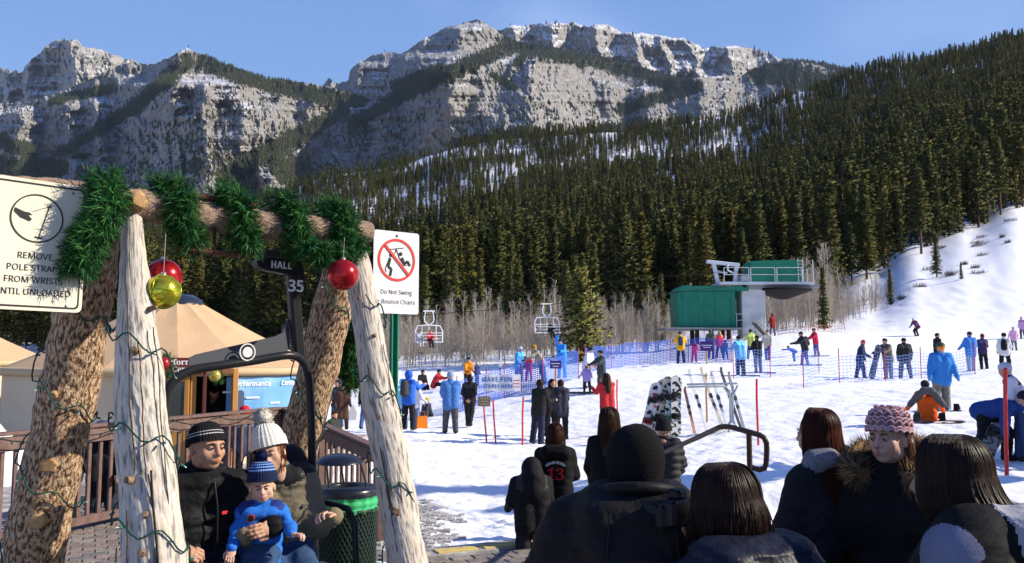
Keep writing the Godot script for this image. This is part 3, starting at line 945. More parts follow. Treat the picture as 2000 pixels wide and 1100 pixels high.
	for z in nz - 1:
		for y in ny - 1:
			var id := (z * ny + y) * nx - 1
			for x in nx - 1:
				id += 1
				var c0 := val[id]
				var c1 := val[id + o1]
				var c2 := val[id + o2]
				var c3 := val[id + o3]
				var c4 := val[id + o4]
				var c5 := val[id + o5]
				var c6 := val[id + o6]
				var c7 := val[id + o7]
				var neg := int(c0 < 0.0) + int(c1 < 0.0) + int(c2 < 0.0) + int(c3 < 0.0) + int(c4 < 0.0) + int(c5 < 0.0) + int(c6 < 0.0) + int(c7 < 0.0)
				if neg == 0 or neg == 8: continue
				var cs := [clampf(c0, -cl, cl), clampf(c1, -cl, cl), clampf(c2, -cl, cl), clampf(c3, -cl, cl), clampf(c4, -cl, cl), clampf(c5, -cl, cl), clampf(c6, -cl, cl), clampf(c7, -cl, cl)]
				var s := Vector3.ZERO
				var cnt := 0
				for e in EDGES:
					var va: float = cs[e[0]]
					var vb: float = cs[e[1]]
					if (va < 0.0) != (vb < 0.0):
						var t := va / (va - vb)
						s += CORN[e[0]].lerp(CORN[e[1]], t)
						cnt += 1
				s /= cnt
				var g := Vector3(cs[1] + cs[3] + cs[5] + cs[7] - cs[0] - cs[2] - cs[4] - cs[6], cs[2] + cs[3] + cs[6] + cs[7] - cs[0] - cs[1] - cs[4] - cs[5], cs[4] + cs[5] + cs[6] + cs[7] - cs[0] - cs[1] - cs[2] - cs[3])
				vid[id] = vs.size()
				vs.append(lo + (Vector3(x, y, z) + s) * cell)
				ns.append(g.normalized())
				var near := id
				var nb := 9.0
				for q in 8:
					var dd := best[id + off[q]]
					if dd < nb:
						nb = dd; near = id + off[q]
				ls.append(lab[near])
	var out := {}
	var remap := {}
	for z in range(1, nz - 1):
		for y in range(1, ny - 1):
			var id := (z * ny + y) * nx
			for x in range(1, nx - 1):
				id += 1
				var v0 := vid[id]
				if v0 < 0: continue
				var s0 := val[id] < 0.0
				for ax in 3:
					var st: int = [1, nx, nx * ny][ax]
					if (val[id + st] < 0.0) == s0: continue
					var ua: int = [nx, nx * ny, 1][ax]
					var ub: int = [nx * ny, 1, nx][ax]
					var qa := vid[id - ua]
					var qb := vid[id - ua - ub]
					var qc := vid[id - ub]
					if qa < 0 or qb < 0 or qc < 0: continue
					var q := [v0, qa, qb, qc]
					# majority region of the quad
					var rg := ls[v0]
					if ls[qa] == ls[qb] or ls[qa] == ls[qc]: rg = ls[qa]
					elif ls[qb] == ls[qc]: rg = ls[qb]
					if not out.has(rg):
						out[rg] = MB.new(); remap[rg] = {}
					var mb: MB = out[rg]
					var rm: Dictionary = remap[rg]
					var w := []
					for u in q:
						if not rm.has(u): rm[u] = mb.vert(vs[u], ns[u])
						w.append(rm[u])
					mb.tri(w[0], w[1], w[2]); mb.tri(w[0], w[2], w[3])
	return out
const CORN := [Vector3(0, 0, 0), Vector3(1, 0, 0), Vector3(0, 1, 0), Vector3(1, 1, 0), Vector3(0, 0, 1), Vector3(1, 0, 1), Vector3(0, 1, 1), Vector3(1, 1, 1)]
const EDGES := [[0, 1], [2, 3], [4, 5], [6, 7], [0, 2], [1, 3], [4, 6], [5, 7], [0, 4], [1, 5], [2, 6], [3, 7]]

# ---------- people. A figure faces +z; angles in degrees
# arm: [forward, outward, elbow bend, forearm inward]; leg: [forward, outward, knee bend]
func limb(fwd: float, out: float, side: float) -> Vector3:
	var v := Vector3(0, -1, 0).rotated(Vector3.RIGHT, -deg_to_rad(fwd))
	return v.rotated(Vector3.BACK, deg_to_rad(out) * side)
func skeleton(c: Dictionary) -> Dictionary:
	var s: float = c.get("h", 1.75) / 1.75
	var fat: float = c.get("fat", 1.0) * s
	var la: Array = c.get("la", [4, 10, 12, 4])
	var ra: Array = c.get("ra", [4, 10, 12, 4])
	var ll: Array = c.get("ll", [2, 4, 2])
	var rl: Array = c.get("rl", [-2, 4, 2])
	var lean: float = deg_to_rad(c.get("lean", 2.0))
	var side: float = deg_to_rad(c.get("side", 0.0))
	var J := {}
	var legs := []
	var low := 0.0
	for sg in [[1.0, ll], [-1.0, rl]]:
		var hip := Vector3(sg[0] * 0.085, 0, 0) * s
		var d := limb(sg[1][0], sg[1][1], sg[0])
		var knee := hip + d * 0.43 * s
		var d2 := limb(sg[1][0] - sg[1][2], sg[1][1] * 0.6, sg[0])
		var ank := knee + d2 * 0.40 * s
		legs.append([hip, knee, ank])
		low = minf(low, ank.y)
	var hy: float = c.get("hip", -low / s + 0.085) * s
	var P := Vector3(0, hy, 0)
	for l in legs:
		for q in 3: l[q] += P
	var T := Vector3(0, 1, 0).rotated(Vector3.RIGHT, lean).rotated(Vector3.BACK, side)
	var fw := Vector3(0, 0, 1).rotated(Vector3.RIGHT, lean)
	J.pelvis = P; J.chest = P + T * 0.30 * s; J.neck = P + T * 0.50 * s
	J.T = T; J.fw = fw; J.legs = legs; J.s = s; J.fat = fat
	var arms := []
	for sg in [[1.0, la], [-1.0, ra]]:
		var sh: Vector3 = J.neck - T * 0.045 * s + Vector3(sg[0] * 0.175 * fat, 0, 0)
		var d := limb(sg[1][0], sg[1][1], sg[0])
		var el := sh + d * 0.28 * s
		var d2 := limb(sg[1][0] + sg[1][2], sg[1][1] - sg[1][3], sg[0])
		var wr := el + d2 * 0.25 * s
		arms.append([sh, el, wr, wr + d2 * 0.10 * s])
	J.arms = arms
	var nod := deg_to_rad(c.get("nod", 0.0))
	var turn := deg_to_rad(c.get("turn", 0.0))
	J.hb = Basis.from_euler(Vector3(nod + lean * 0.35, turn, deg_to_rad(c.get("tilt", 0.0))))
	J.head = J.neck + (T * 0.5 + Vector3.UP * 0.5).normalized() * 0.155 * s + fw * 0.02 * s
	return J
func body_bones(J: Dictionary, c: Dictionary) -> Array:
	var s: float = J.s
	var f: float = J.fat
	var b := []
	var T: Vector3 = J.T
	var X := Vector3.RIGHT
	var hem: float = c.get("hem", 0.10)
	for sg in [-1.0, 1.0]:
		b.append([J.pelvis - T * hem * s + X * sg * 0.075 * f, J.chest + X * sg * 0.085 * f, 0.128 * f, 0.122 * f, JACKET])
		b.append([J.chest + X * sg * 0.085 * f, J.neck - T * 0.06 * s + X * sg * 0.11 * f, 0.122 * f, 0.085 * f, JACKET])
	b.append([J.neck - T * 0.03 * s, J.neck + T * 0.045 * s, 0.085 * s, 0.072 * s, JACKET])
	for a in J.arms:
		b.append([a[0], a[1], 0.072 * f, 0.060 * f, JACKET]); b.append([a[1], a[2], 0.060 * f, 0.046 * f, JACKET])
		b.append([a[2].lerp(a[3], 0.2), a[3], 0.042 * s, 0.036 * s, GLOVES if a == J.arms[0] else 9])
	for l in J.legs:
		b.append([l[0] + Vector3(0, 0.02, 0), l[1], 0.105 * f, 0.078 * f, TROUSERS]); b.append([l[1], l[2], 0.078 * f, c.get("cuff", 0.066) * f, TROUSERS])
		b.append([l[2] + Vector3(0, -0.035, -0.02) * s, l[2] + Vector3(0, -0.045, 0.13) * s, 0.052 * s, 0.042 * s, BOOTS if l == J.legs[0] else 10])
	return b
func head_bones(J: Dictionary, c: Dictionary) -> Array:
	var s: float = J.s * c.get("headsize", 1.0)
	var H: Basis = J.hb.scaled(Vector3.ONE)
	var o: Vector3 = J.head
	var b := []
	b.append([o, Vector3(0.078, 0.105, 0.090) * s, H, SKIN])
	b.append([o + H * Vector3(0, -0.055, 0.035) * s, o + H * Vector3(0, -0.075, 0.05) * s, 0.05 * s, 0.036 * s, SKIN])
	b.append([o + H * Vector3(0, 0, 0.085) * s, o + H * Vector3(0, -0.025, 0.104) * s, 0.010 * s, 0.014 * s, SKIN])
	b.append([J.neck, o + Vector3(0, -0.06, 0) * s, 0.055 * s, 0.05 * s, SKIN])
	var top: String = c.get("top", "hat")
	if top == "hat":
		b.append([o + H * Vector3(0, 0.068, -0.008) * s, Vector3(0.092, 0.068, 0.103) * s, H, HAT])
		b.append([o + H * Vector3(0, 0.02, -0.035) * s, Vector3(0.089, 0.06, 0.078) * s, H, HAT])
	elif top == "helmet":
		b.append([o + H * Vector3(0, 0.066, -0.012) * s, Vector3(0.106, 0.082, 0.118) * s, H, HAT])
		b.append([o + H * Vector3(0, -0.005, -0.045) * s, Vector3(0.100, 0.08, 0.08) * s, H, HAT])
	elif top == "hood":
		b.append([o + H * Vector3(0, 0.02, -0.025) * s, Vector3(0.115, 0.125, 0.118) * s, H, JACKET])
	else:
		b.append([o + H * Vector3(0, 0.035, -0.018) * s, Vector3(0.088, 0.088, 0.095) * s, H, HAIR])
		b.append([o + H * Vector3(0, -0.01, -0.035) * s, Vector3(0.084, 0.075, 0.07) * s, H, HAIR])
	if c.get("pom", false): b.append([o + H * Vector3(0, 0.145, -0.01) * s, Vector3.ONE * 0.036 * s, H, HAT])
	if c.get("long", 0.0) > 0.0:
		var l: float = c.long
		b.append([o + H * Vector3(0, 0, -0.06) * s, J.neck - J.T * (l - 0.12) - J.fw * 0.13 * s, 0.085 * s, 0.06 * s, HAIR])
		b.append([o + H * Vector3(0.05, -0.02, -0.02) * s, J.neck + Vector3(0.07, -0.06, -0.06) * s, 0.05 * s, 0.05 * s, HAIR])
		b.append([o + H * Vector3(-0.05, -0.02, -0.02) * s, J.neck + Vector3(-0.07, -0.06, -0.06) * s, 0.05 * s, 0.05 * s, HAIR])
	if c.get("collar", false): b.append([J.neck - J.fw * 0.055 * s - Vector3(0.06, -0.01, 0) * s, J.neck - J.fw * 0.055 * s + Vector3(0.06, 0.01, 0) * s, 0.062 * s, 0.062 * s, JACKET])
	if c.get("goggles", false): b.append([o + H * Vector3(0, 0.012, 0.062) * s, Vector3(0.078, 0.036, 0.045) * s, H, TRIM])
	if c.get("pack", false):
		b.append([J.chest + J.T * 0.10 * s - J.fw * 0.19 * s, J.chest - J.T * 0.16 * s - J.fw * 0.20 * s, 0.11 * s, 0.125 * s, TRIM])
	return b
const PARTS := ["face", "jacket", "trousers", "hat", "hair", "boot", "glove", "trim", "lips", "glove", "boot", "scarf", "fur_trim"]
func dress(meshes: Dictionary, looks: Dictionary, parent: Node3D) -> void:
	for rg in meshes:
		var mb: MB = meshes[rg]
		if mb.i.size() == 0: continue
		var called: String = looks.get("names", {}).get(int(rg), PARTS[rg])
		put(mb, called, looks[int(rg)], parent)
const SKIN_TONE := Color(0.50, 0.29, 0.20)
func person(label: String, at: Vector3, face: float, c: Dictionary) -> Node3D:
	# face: degrees; 0 looks at the camera, 180 away, 90 to the picture's right
	var o := thing("person", label, "person", at, deg_to_rad(face), c.get("group", "people on the snow"))
	var q := RandomNumberGenerator.new()
	q.seed = hash(label)
	c = c.duplicate(true)
	if not c.has("hip"):
		for k in ["la", "ra", "ll", "rl"]:
			if not c.has(k): c[k] = [q.randf_range(-8, 22), q.randf_range(6, 18), q.randf_range(6, 55), q.randf_range(0, 22)] if k.ends_with("a") else [q.randf_range(-9, 9), q.randf_range(2, 9), q.randf_range(0, 10)]
		if not c.has("turn"): c["turn"] = q.randf_range(-30, 30)
		if not c.has("nod"): c["nod"] = q.randf_range(-4, 16)
		if not c.has("side"): c["side"] = q.randf_range(-4, 4)
	var J := skeleton(c)
	var b := body_bones(J, c) + head_bones(J, c)
	for e in c.get("extra", []): b.append(e)
	if not (c.get("pack", false) or c.get("goggles", false) or c.has("trim") or c.has("hip")) and q.randf() < 0.5:
		var f: float = J.fat
		for sg in [-1.0, 1.0]:
			b.append([J.chest + J.T * 0.09 * J.s + Vector3(sg * 0.088 * f, 0, 0), J.neck - J.T * 0.055 * J.s + Vector3(sg * 0.11 * f, 0, 0), 0.121 * f, 0.094 * f, TRIM])
		var base: Color = c.get("jk", lin(0.03, 0.03, 0.035))
		c["trim"] = [base * 0.45, base * 1.6 + lin(0.02, 0.02, 0.02), lin(0.05, 0.05, 0.055)][q.randi() % 3]
		c["names"] = {TRIM: "yoke"}
	if not c.has("gloves") and q.randf() < 0.6: c["gloves"] = lin(0.02, 0.02, 0.024)
	var cell: float = c.get("cell", 0.024)
	var jk: Color = c.get("jk", lin(0.03, 0.03, 0.035))
	var looks := {
		SKIN: cloth(c.get("skin", SKIN_TONE), 0.6, 10.0, 0.1), JACKET: cloth(jk, c.get("shine", 0.75)), TROUSERS: cloth(c.get("tr", lin(0.03, 0.03, 0.035))), HAT: cloth(c.get("hat", lin(0.02, 0.02, 0.022)), 0.5 if c.get("top", "hat") == "helmet" else 0.9),
		HAIR: cloth(c.get("hair", lin(0.02, 0.014, 0.010)), 0.55), BOOTS: cloth(c.get("boots", lin(0.03, 0.028, 0.026)), 0.6), GLOVES: cloth(c.get("gloves", SKIN_TONE), 0.7), TRIM: cloth(c.get("trim", lin(0.05, 0.05, 0.05)), c.get("trimrough", 0.7)), LIPS: mat(lin(0.45, 0.16, 0.13), 0.5)}
	looks[9] = looks[GLOVES]; looks[10] = looks[BOOTS]
	var nm := {}
	if not c.has("gloves"): nm = {GLOVES: "hand", 9: "hand"}
	if c.get("top", "") == "helmet": nm[HAT] = "helmet"
	if c.get("pack", false): nm[TRIM] = "backpack"
	if c.get("goggles", false): nm[TRIM] = "goggles"
	nm.merge(c.get("names", {}), true)
	looks["names"] = nm
	dress(sdf(b, cell, 0.045 * J.s, {JACKET: [0.012 * J.s, 5.0], TROUSERS: [0.014 * J.s, 5.0]}), looks, o)
	return o

# ---------- people out on the snow
func S(px: float, z: float) -> Vector3:
	var p := G(px, z)
	p.y = on_snow(p.x, z) - 0.02
	return p
func snow_people() -> void:
	var BLUE := lin(0.05, 0.20, 0.55)
	var BLACK := lin(0.018, 0.018, 0.02)
	var JEANS := lin(0.05, 0.09, 0.18)
	var GREY := lin(0.16, 0.16, 0.16)
	var RED := lin(0.50, 0.03, 0.04)
	person("person in royal blue hooded jacket beyond the bare log post", S(797, 25.7), 150, {"jk": lin(0.03, 0.12, 0.55), "tr": BLACK, "top": "hood", "la": [50, 5, 60, 20], "ra": [50, 5, 60, 20], "pack": true, "h": 1.78})
	person("person in pale blue jacket beside the bare log post", S(783, 27.5), 170, {"jk": lin(0.22, 0.50, 0.78), "tr": JEANS, "top": "hood", "h": 1.6})
	person("person in white hooded sweatshirt and jeans with orange bag", S(813, 27.7), 100, {"jk": lin(0.66, 0.66, 0.74), "tr": lin(0.12, 0.20, 0.36), "top": "hood", "h": 1.55, "lean": 8, "boots": lin(0.05, 0.03, 0.02), "gloves": lin(0.12, 0.12, 0.14), "nod": 15})
	person("man in blue winter jacket and grey trousers seen from behind", S(880, 24.8), 190, {"jk": lin(0.06, 0.17, 0.45), "tr": lin(0.07, 0.07, 0.08), "hat": lin(0.20, 0.30, 0.45), "h": 1.78, "hem": 0.14, "fat": 1.1, "la": [25, 6, 40, 25], "ra": [25, 6, 40, 25], "turn": -25})
	person("man in black jacket walking with hands behind his back", S(917, 27.6), 165, {"jk": BLACK, "tr": BLACK, "top": "hair", "h": 1.72, "la": [-28, 8, 30, 45], "ra": [-28, 8, 30, 45], "ll": [18, 4, 4], "rl": [-18, 4, 14]})
	person("person in orange jacket behind the blue net", S(913, 40.0), 20, {"jk": lin(0.75, 0.28, 0.03), "tr": BLACK, "h": 1.5, "lean": 20})
	person("child in navy jacket behind the blue net", S(931, 41.0), 60, {"jk": lin(0.03, 0.05, 0.16), "tr": BLACK, "h": 1.15, "top": "helmet", "hat": lin(0.6, 0.6, 0.6)})
	person("person in bright blue jacket beside red jacket child", S(1013, 40.0), 40, {"jk": lin(0.05, 0.30, 0.75), "tr": lin(0.05, 0.12, 0.4), "hat": lin(0.5, 0.6, 0.7), "h": 1.72, "lean": 10})
	person("child in red jacket and pink trousers behind the net", S(1033, 39.5), -30, {"jk": lin(0.55, 0.03, 0.05), "tr": lin(0.55, 0.06, 0.35), "h": 1.2, "top": "helmet", "hat": BLACK})
	person("instructor in beige jacket bending over beginners behind the net", S(1058, 36.5), -70, {"jk": lin(0.36, 0.33, 0.25), "tr": lin(0.03, 0.04, 0.12), "hat": lin(0.45, 0.20, 0.02), "h": 1.8, "lean": 32, "la": [60, 8, 20, 5], "ra": [45, 8, 20, 5]})
	person("tall person in bright blue ski suit with raised arm", S(1098, 39.0), -40, {"jk": lin(0.04, 0.28, 0.78), "tr": lin(0.05, 0.30, 0.72), "hat": lin(0.02, 0.03, 0.08), "h": 1.82, "lean": 8, "ra": [150, 20, 20, 0], "la": [30, 20, 60, 20], "fat": 1.1})
	person("seated person in red jacket on the snow lip", S(848, 42.0), 70, {"jk": RED, "tr": BLACK, "h": 1.7, "hip": 0.25, "lean": 25, "ll": [85, 8, 60], "rl": [85, 8, 60], "hat": BLACK, "la": [60, 6, 40, 10], "ra": [60, 6, 40, 10]})
	person("seated person in black on the snow lip", S(822, 42.5), 40, {"jk": BLACK, "tr": BLACK, "h": 1.7, "hip": 0.25, "lean": 15, "ll": [85, 8, 60], "rl": [85, 8, 60]})
	person("seated person with yellow helmet on the snow lip", S(829, 33.0), 150, {"jk": lin(0.05, 0.05, 0.06), "tr": BLACK, "h": 1.4, "hip": 0.22, "lean": 20, "ll": [85, 8, 60], "rl": [85, 8, 60], "top": "helmet", "hat": lin(0.75, 0.55, 0.04)})
	person("man in black jacket of the chatting trio", S(1052, 22.8), 140, {"jk": BLACK, "tr": lin(0.02, 0.025, 0.05), "top": "hair", "h": 1.76, "la": [25, 5, 70, 10], "ra": [25, 5, 70, 10], "cell": 0.028, "turn": 20, "cuff": 0.08})
	person("dark haired woman facing the other two of the trio", S(1077, 24.6), 20, {"jk": lin(0.02, 0.018, 0.016), "tr": BLACK, "top": "hair", "long": 0.2, "h": 1.68, "cell": 0.028, "la": [30, 5, 70, 15], "ra": [30, 5, 70, 15]})
	person("woman in slate grey jacket of the trio seen from behind", S(1097, 23.6), 185, {"jk": lin(0.045, 0.05, 0.07), "tr": BLACK, "top": "hair", "h": 1.66, "hem": 0.16, "cell": 0.028, "la": [10, 16, 40, 10], "collar": true, "ra": [30, 5, 70, 15], "hair": lin(0.03, 0.012, 0.008)})
	person("adult in white jacket helping the child in lilac vest", S(1146, 34.5), 50, {"jk": lin(0.70, 0.70, 0.76), "tr": lin(0.30, 0.28, 0.26), "top": "helmet", "hat": lin(0.03, 0.035, 0.06), "h": 1.7, "lean": 18})
	person("child in red jacket and lilac vest on small skis", S(1147, 33.0), 190, {"jk": lin(0.33, 0.25, 0.62), "tr": BLACK, "h": 1.1, "top": "helmet", "hat": lin(0.08, 0.07, 0.10), "la": [30, 30, 10, 0], "ra": [30, 30, 10, 0]})
	person("person in dark grey jacket behind the red plaid coat", S(1175, 33.0), -60, {"jk": lin(0.06, 0.07, 0.08), "tr": lin(0.10, 0.10, 0.10), "h": 1.68, "la": [50, 10, 20, 10], "ra": [50, 10, 20, 10]})
	person("person in red plaid coat raising a camera", S(1187, 23.6), 195, {"jk": lin(0.50, 0.035, 0.04), "tr": BLACK, "top": "hair", "long": 0.34, "hair": lin(0.035, 0.018, 0.012), "h": 1.72, "hem": 0.14, "cell": 0.028, "ra": [70, 30, 100, 25], "la": [40, 14, 70, 20], "cuff": 0.05})
	person("lift line skier in yellow jacket with dark backpack", S(1330, 46.0), 175, {"jk": lin(0.75, 0.42, 0.02), "tr": lin(0.03, 0.04, 0.12), "h": 1.78, "la": [20, 30, 70, 0], "ra": [20, 30, 70, 0], "pack": true, "trim": lin(0.05, 0.06, 0.1), "hat": lin(0.03, 0.04, 0.08)})
	person("lift line child in magenta jacket", S(1357, 47.0), 150, {"jk": lin(0.65, 0.08, 0.35), "tr": lin(0.5, 0.05, 0.3), "h": 1.2, "top": "helmet", "hat": lin(0.1, 0.1, 0.2)})
	person("lift line skier in olive jacket beside red coat", S(1389, 51.5), 160, {"jk": lin(0.10, 0.105, 0.06), "tr": lin(0.03, 0.035, 0.1), "h": 1.8, "top": "hood"})
	person("lift line skier in red coat with blond hair", S(1406, 52.7), 200, {"jk": lin(0.62, 0.04, 0.08), "tr": lin(0.03, 0.035, 0.1), "h": 1.72, "top": "hair", "long": 0.2, "hair": lin(0.40, 0.27, 0.13)})
	person("lift line child in dark jacket beside red coat", S(1417, 50.0), 190, {"jk": lin(0.08, 0.08, 0.1), "tr": lin(0.10, 0.10, 0.2), "h": 1.15})
	person("snowboarder in sky blue and black jacket behind net", S(1447, 37.2), 200, {"jk": lin(0.10, 0.38, 0.70), "tr": lin(0.02, 0.02, 0.03), "h": 1.78, "lean": 10, "fat": 1.15, "la": [30, 16, 60, 20], "ra": [30, 20, 60, 0]})
	person("lift attendant in yellow and blue vest", S(1468, 50.0), 180, {"jk": lin(0.45, 0.55, 0.12), "tr": lin(0.04, 0.08, 0.35), "h": 1.75, "la": [30, 20, 40, 10], "ra": [10, 20, 20, 0]})
	person("skier in black jacket and grey trousers behind net", S(1481, 39.9), 190, {"jk": BLACK, "tr": lin(0.12, 0.14, 0.22), "h": 1.76, "ra": [30, 14, 60, 10]})
	person("skier in cream jacket with skis in the lift line", S(1500, 48.1), -40, {"jk": lin(0.50, 0.46, 0.36), "tr": lin(0.05, 0.08, 0.3), "h": 1.74, "ll": [12, 6, 6], "rl": [-10, 6, 6]})
	person("person in dark red coat on the mound by the station", S(1510, 67.5), 200, {"jk": lin(0.26, 0.025, 0.025), "tr": lin(0.12, 0.13, 0.14), "h": 1.78, "top": "hood", "hem": 0.2, "cell": 0.045})
	person("skier in black jacket leaning forward with skis", S(1573, 43.5), -80, {"jk": lin(0.03, 0.03, 0.035), "tr": lin(0.04, 0.06, 0.2), "h": 1.78, "lean": 16, "la": [40, 6, 40, 5], "ra": [40, 6, 40, 5], "pack": true})
	person("skier in red jacket behind the leaning skier", S(1594, 52.0), -80, {"jk": lin(0.55, 0.03, 0.07), "tr": lin(0.08, 0.12, 0.3), "h": 1.74, "lean": 6, "la": [40, 6, 30, 5], "ra": [40, 6, 30, 5]})
	person("child in blue snowsuit bending down on the snow", S(1552, 47.0), -70, {"jk": lin(0.03, 0.08, 0.45), "tr": lin(0.03, 0.07, 0.35), "h": 1.2, "lean": 70, "la": [80, 6, 10, 0], "ra": [80, 6, 10, 0], "ll": [25, 8, 30], "rl": [-5, 8, 20]})
	person("snowboarder in navy jacket and pink hat looking down", S(1681, 38.0), 60, {"jk": lin(0.02, 0.035, 0.09), "tr": lin(0.02, 0.03, 0.11), "hat": lin(0.65, 0.06, 0.14), "h": 1.76, "pom": true, "lean": 12, "nod": 25, "ll": [14, 6, 10], "rl": [-8, 6, 6], "fat": 1.1})
	person("snowboarder in grey jacket leaning on a snowboard", S(1736, 35.8), -60, {"jk": lin(0.14, 0.13, 0.11), "tr": lin(0.12, 0.14, 0.22), "h": 1.76, "lean": 8, "side": 5, "la": [45, 10, 30, 0], "ra": [45, 10, 30, 0], "fat": 1.08})
	person("snowboarder in black jacket standing behind the net", S(1769, 36.1), 170, {"jk": lin(0.03, 0.032, 0.03), "tr": lin(0.09, 0.10, 0.16), "h": 1.77, "fat": 1.1})
	person("far skier crouching in purple jacket", S(1793, 65.0), -70, {"jk": lin(0.14, 0.05, 0.14), "tr": BLACK, "h": 1.7, "lean": 40, "ll": [40, 10, 60], "rl": [30, 10, 60], "cell": 0.045, "hat": lin(0.7, 0.7, 0.8)})
	person("person in black jacket behind the blue goggled snowboarder", S(1833, 41.7), 100, {"jk": lin(0.025, 0.025, 0.028), "tr": BLACK, "h": 1.78})
	person("snowboarder in blue jacket with orange mirrored goggles", S(1842, 22.4), -5, {"jk": lin(0.04, 0.22, 0.62), "tr": lin(0.19, 0.18, 0.165), "hat": lin(0.06, 0.08, 0.05), "top": "helmet", "goggles": true, "trim": lin(0.85, 0.22, 0.02), "trimrough": 0.15, "h": 1.80, "fat": 1.14, "hem": 0.16, "cuff": 0.10, "la": [6, 16, 14, 4], "ra": [6, 16, 14, 4], "gloves": lin(0.10, 0.25, 0.5), "cell": 0.024, "boots": lin(0.05, 0.15, 0.28)})
	person("tall person in cobalt blue jacket seen from behind", S(1898, 38.0), 185, {"jk": lin(0.05, 0.20, 0.58), "tr": lin(0.28, 0.33, 0.50), "h": 1.8, "fat": 1.12, "hem": 0.16, "hat": lin(0.03, 0.04, 0.09)})
	person("child in navy and maroon jacket carrying a red bag", S(1921, 39.0), 170, {"jk": lin(0.05, 0.035, 0.10), "tr": BLACK, "h": 1.62, "hat": lin(0.16, 0.01, 0.03), "pom": true, "la": [60, 6, 60, 20]})
	person("woman in white jacket with black backpack", S(1964, 36.0), 150, {"jk": lin(0.66, 0.66, 0.66), "tr": BLACK, "h": 1.67, "pack": true, "trim": lin(0.015, 0.015, 0.018), "hat": BLACK, "boots": lin(0.05, 0.04, 0.04), "cuff": 0.05})
	person("person in pink jacket and grey trousers far up the snow", S(1981, 57.7), 175, {"jk": lin(0.62, 0.36, 0.52), "tr": lin(0.16, 0.16, 0.16), "h": 1.66, "hat": lin(0.5, 0.35, 0.45), "cell": 0.045})
	person("person in lilac jacket standing highest on the beginner slope", S(1998, 64.0), 175, {"jk": lin(0.55, 0.30, 0.55), "tr": lin(0.10, 0.06, 0.12), "h": 1.7, "hat": lin(0.5, 0.35, 0.45), "cell": 0.045})
	person("snowboarder in orange and grey jacket kneeling on the snow", S(1813, 20.2), 165, {"jk": lin(0.70, 0.10, 0.015), "tr": lin(0.02, 0.02, 0.022), "h": 1.72, "hip": 0.24, "lean": 18, "ll": [75, 30, 110], "rl": [75, 30, 110], "la": [30, 28, 20, 0], "ra": [20, 30, 20, 0], "top": "hat", "hat": lin(0.03, 0.03, 0.035), "cell": 0.024, "boots": BLACK, "gloves": lin(0.08, 0.08, 0.08),
		"extra": [[Vector3(-0.17, 0.66, -0.05), Vector3(-0.34, 0.42, 0.04), 0.082, 0.07, TRIM], [Vector3(0.17, 0.66, -0.05), Vector3(0.36, 0.42, 0.04), 0.082, 0.07, TRIM], [Vector3(-0.08, 0.74, -0.06), Vector3(0.08, 0.74, -0.06), 0.09, 0.09, TRIM]], "trim": lin(0.09, 0.095, 0.10), "names": {TRIM: "grey_panels"}})
	person("person in navy jacket bending down to fasten a binding", S(1935, 15.0), 28, {"jk": lin(0.02, 0.055, 0.22), "tr": lin(0.014, 0.014, 0.016), "h": 1.82, "lean": 78, "nod": 25, "turn": 10, "side": 0, "ll": [26, 16, 38], "rl": [4, 14, 38], "la": [14, 22, 4, 0], "ra": [10, 30, 6, 0], "hat": lin(0.02, 0.02, 0.04), "cell": 0.020, "fat": 1.15, "gloves": lin(0.014, 0.014, 0.016), "trim": lin(0.02, 0.02, 0.02)})
	person("person in white jacket and blue jeans beside the bending snowboarder", S(2003, 14.8), -110, {"jk": lin(0.66, 0.65, 0.74), "tr": lin(0.05, 0.09, 0.2), "h": 1.75, "lean": 22, "hat": lin(0.5, 0.5, 0.6), "cell": 0.026, "hem": 0.14})
	person("woman in long brown coat carrying a clear bag", S(668, 29.5), 20, {"jk": lin(0.075, 0.038, 0.028), "tr": lin(0.04, 0.03, 0.03), "h": 1.66, "hem": 0.38, "top": "hair", "long": 0.15, "cell": 0.03, "group": "people by the railings"})
	person("man in dark jacket behind the brown coat", S(657, 31.5), 10, {"jk": lin(0.03, 0.035, 0.05), "tr": JEANS, "h": 1.76, "top": "hair", "group": "people by the railings"})
	person("person in black jacket and jeans beyond the bare log post", S(716, 30.0), 170, {"jk": BLACK, "tr": lin(0.07, 0.13, 0.30), "h": 1.75, "top": "hood", "group": "people by the railings"})
	person("child in black knit hat behind the sloping railing", S(649, 18.5), 60, {"jk": lin(0.03, 0.04, 0.035), "tr": BLACK, "h": 1.22, "group": "people by the railings", "cell": 0.03})
	person("bearded man in black jacket and cap at the tent door", S(409, 16.2), 25, {"jk": BLACK, "tr": BLACK, "h": 1.80, "hat": lin(0.015, 0.015, 0.016), "group": "people by the railings", "cell": 0.026, "extra": [[Vector3(0, 1.50, 0.09), Vector3(0, 1.47, 0.10), 0.045, 0.035, HAIR]], "hair": lin(0.22, 0.10, 0.05)})
	person("person in red helmet before the blue banner", S(478, 15.0), -150, {"jk": lin(0.05, 0.06, 0.10), "tr": BLACK, "h": 1.45, "top": "helmet", "hat": lin(0.60, 0.02, 0.03), "group": "people by the railings", "cell": 0.026})
	person("person in navy knit hat and black jacket behind the log posts", S(196, 10.2), 20, {"jk": lin(0.02, 0.02, 0.022), "tr": lin(0.03, 0.04, 0.06), "h": 1.55, "hat": lin(0.03, 0.05, 0.12), "group": "people by the railings", "cell": 0.026, "gloves": SKIN_TONE})

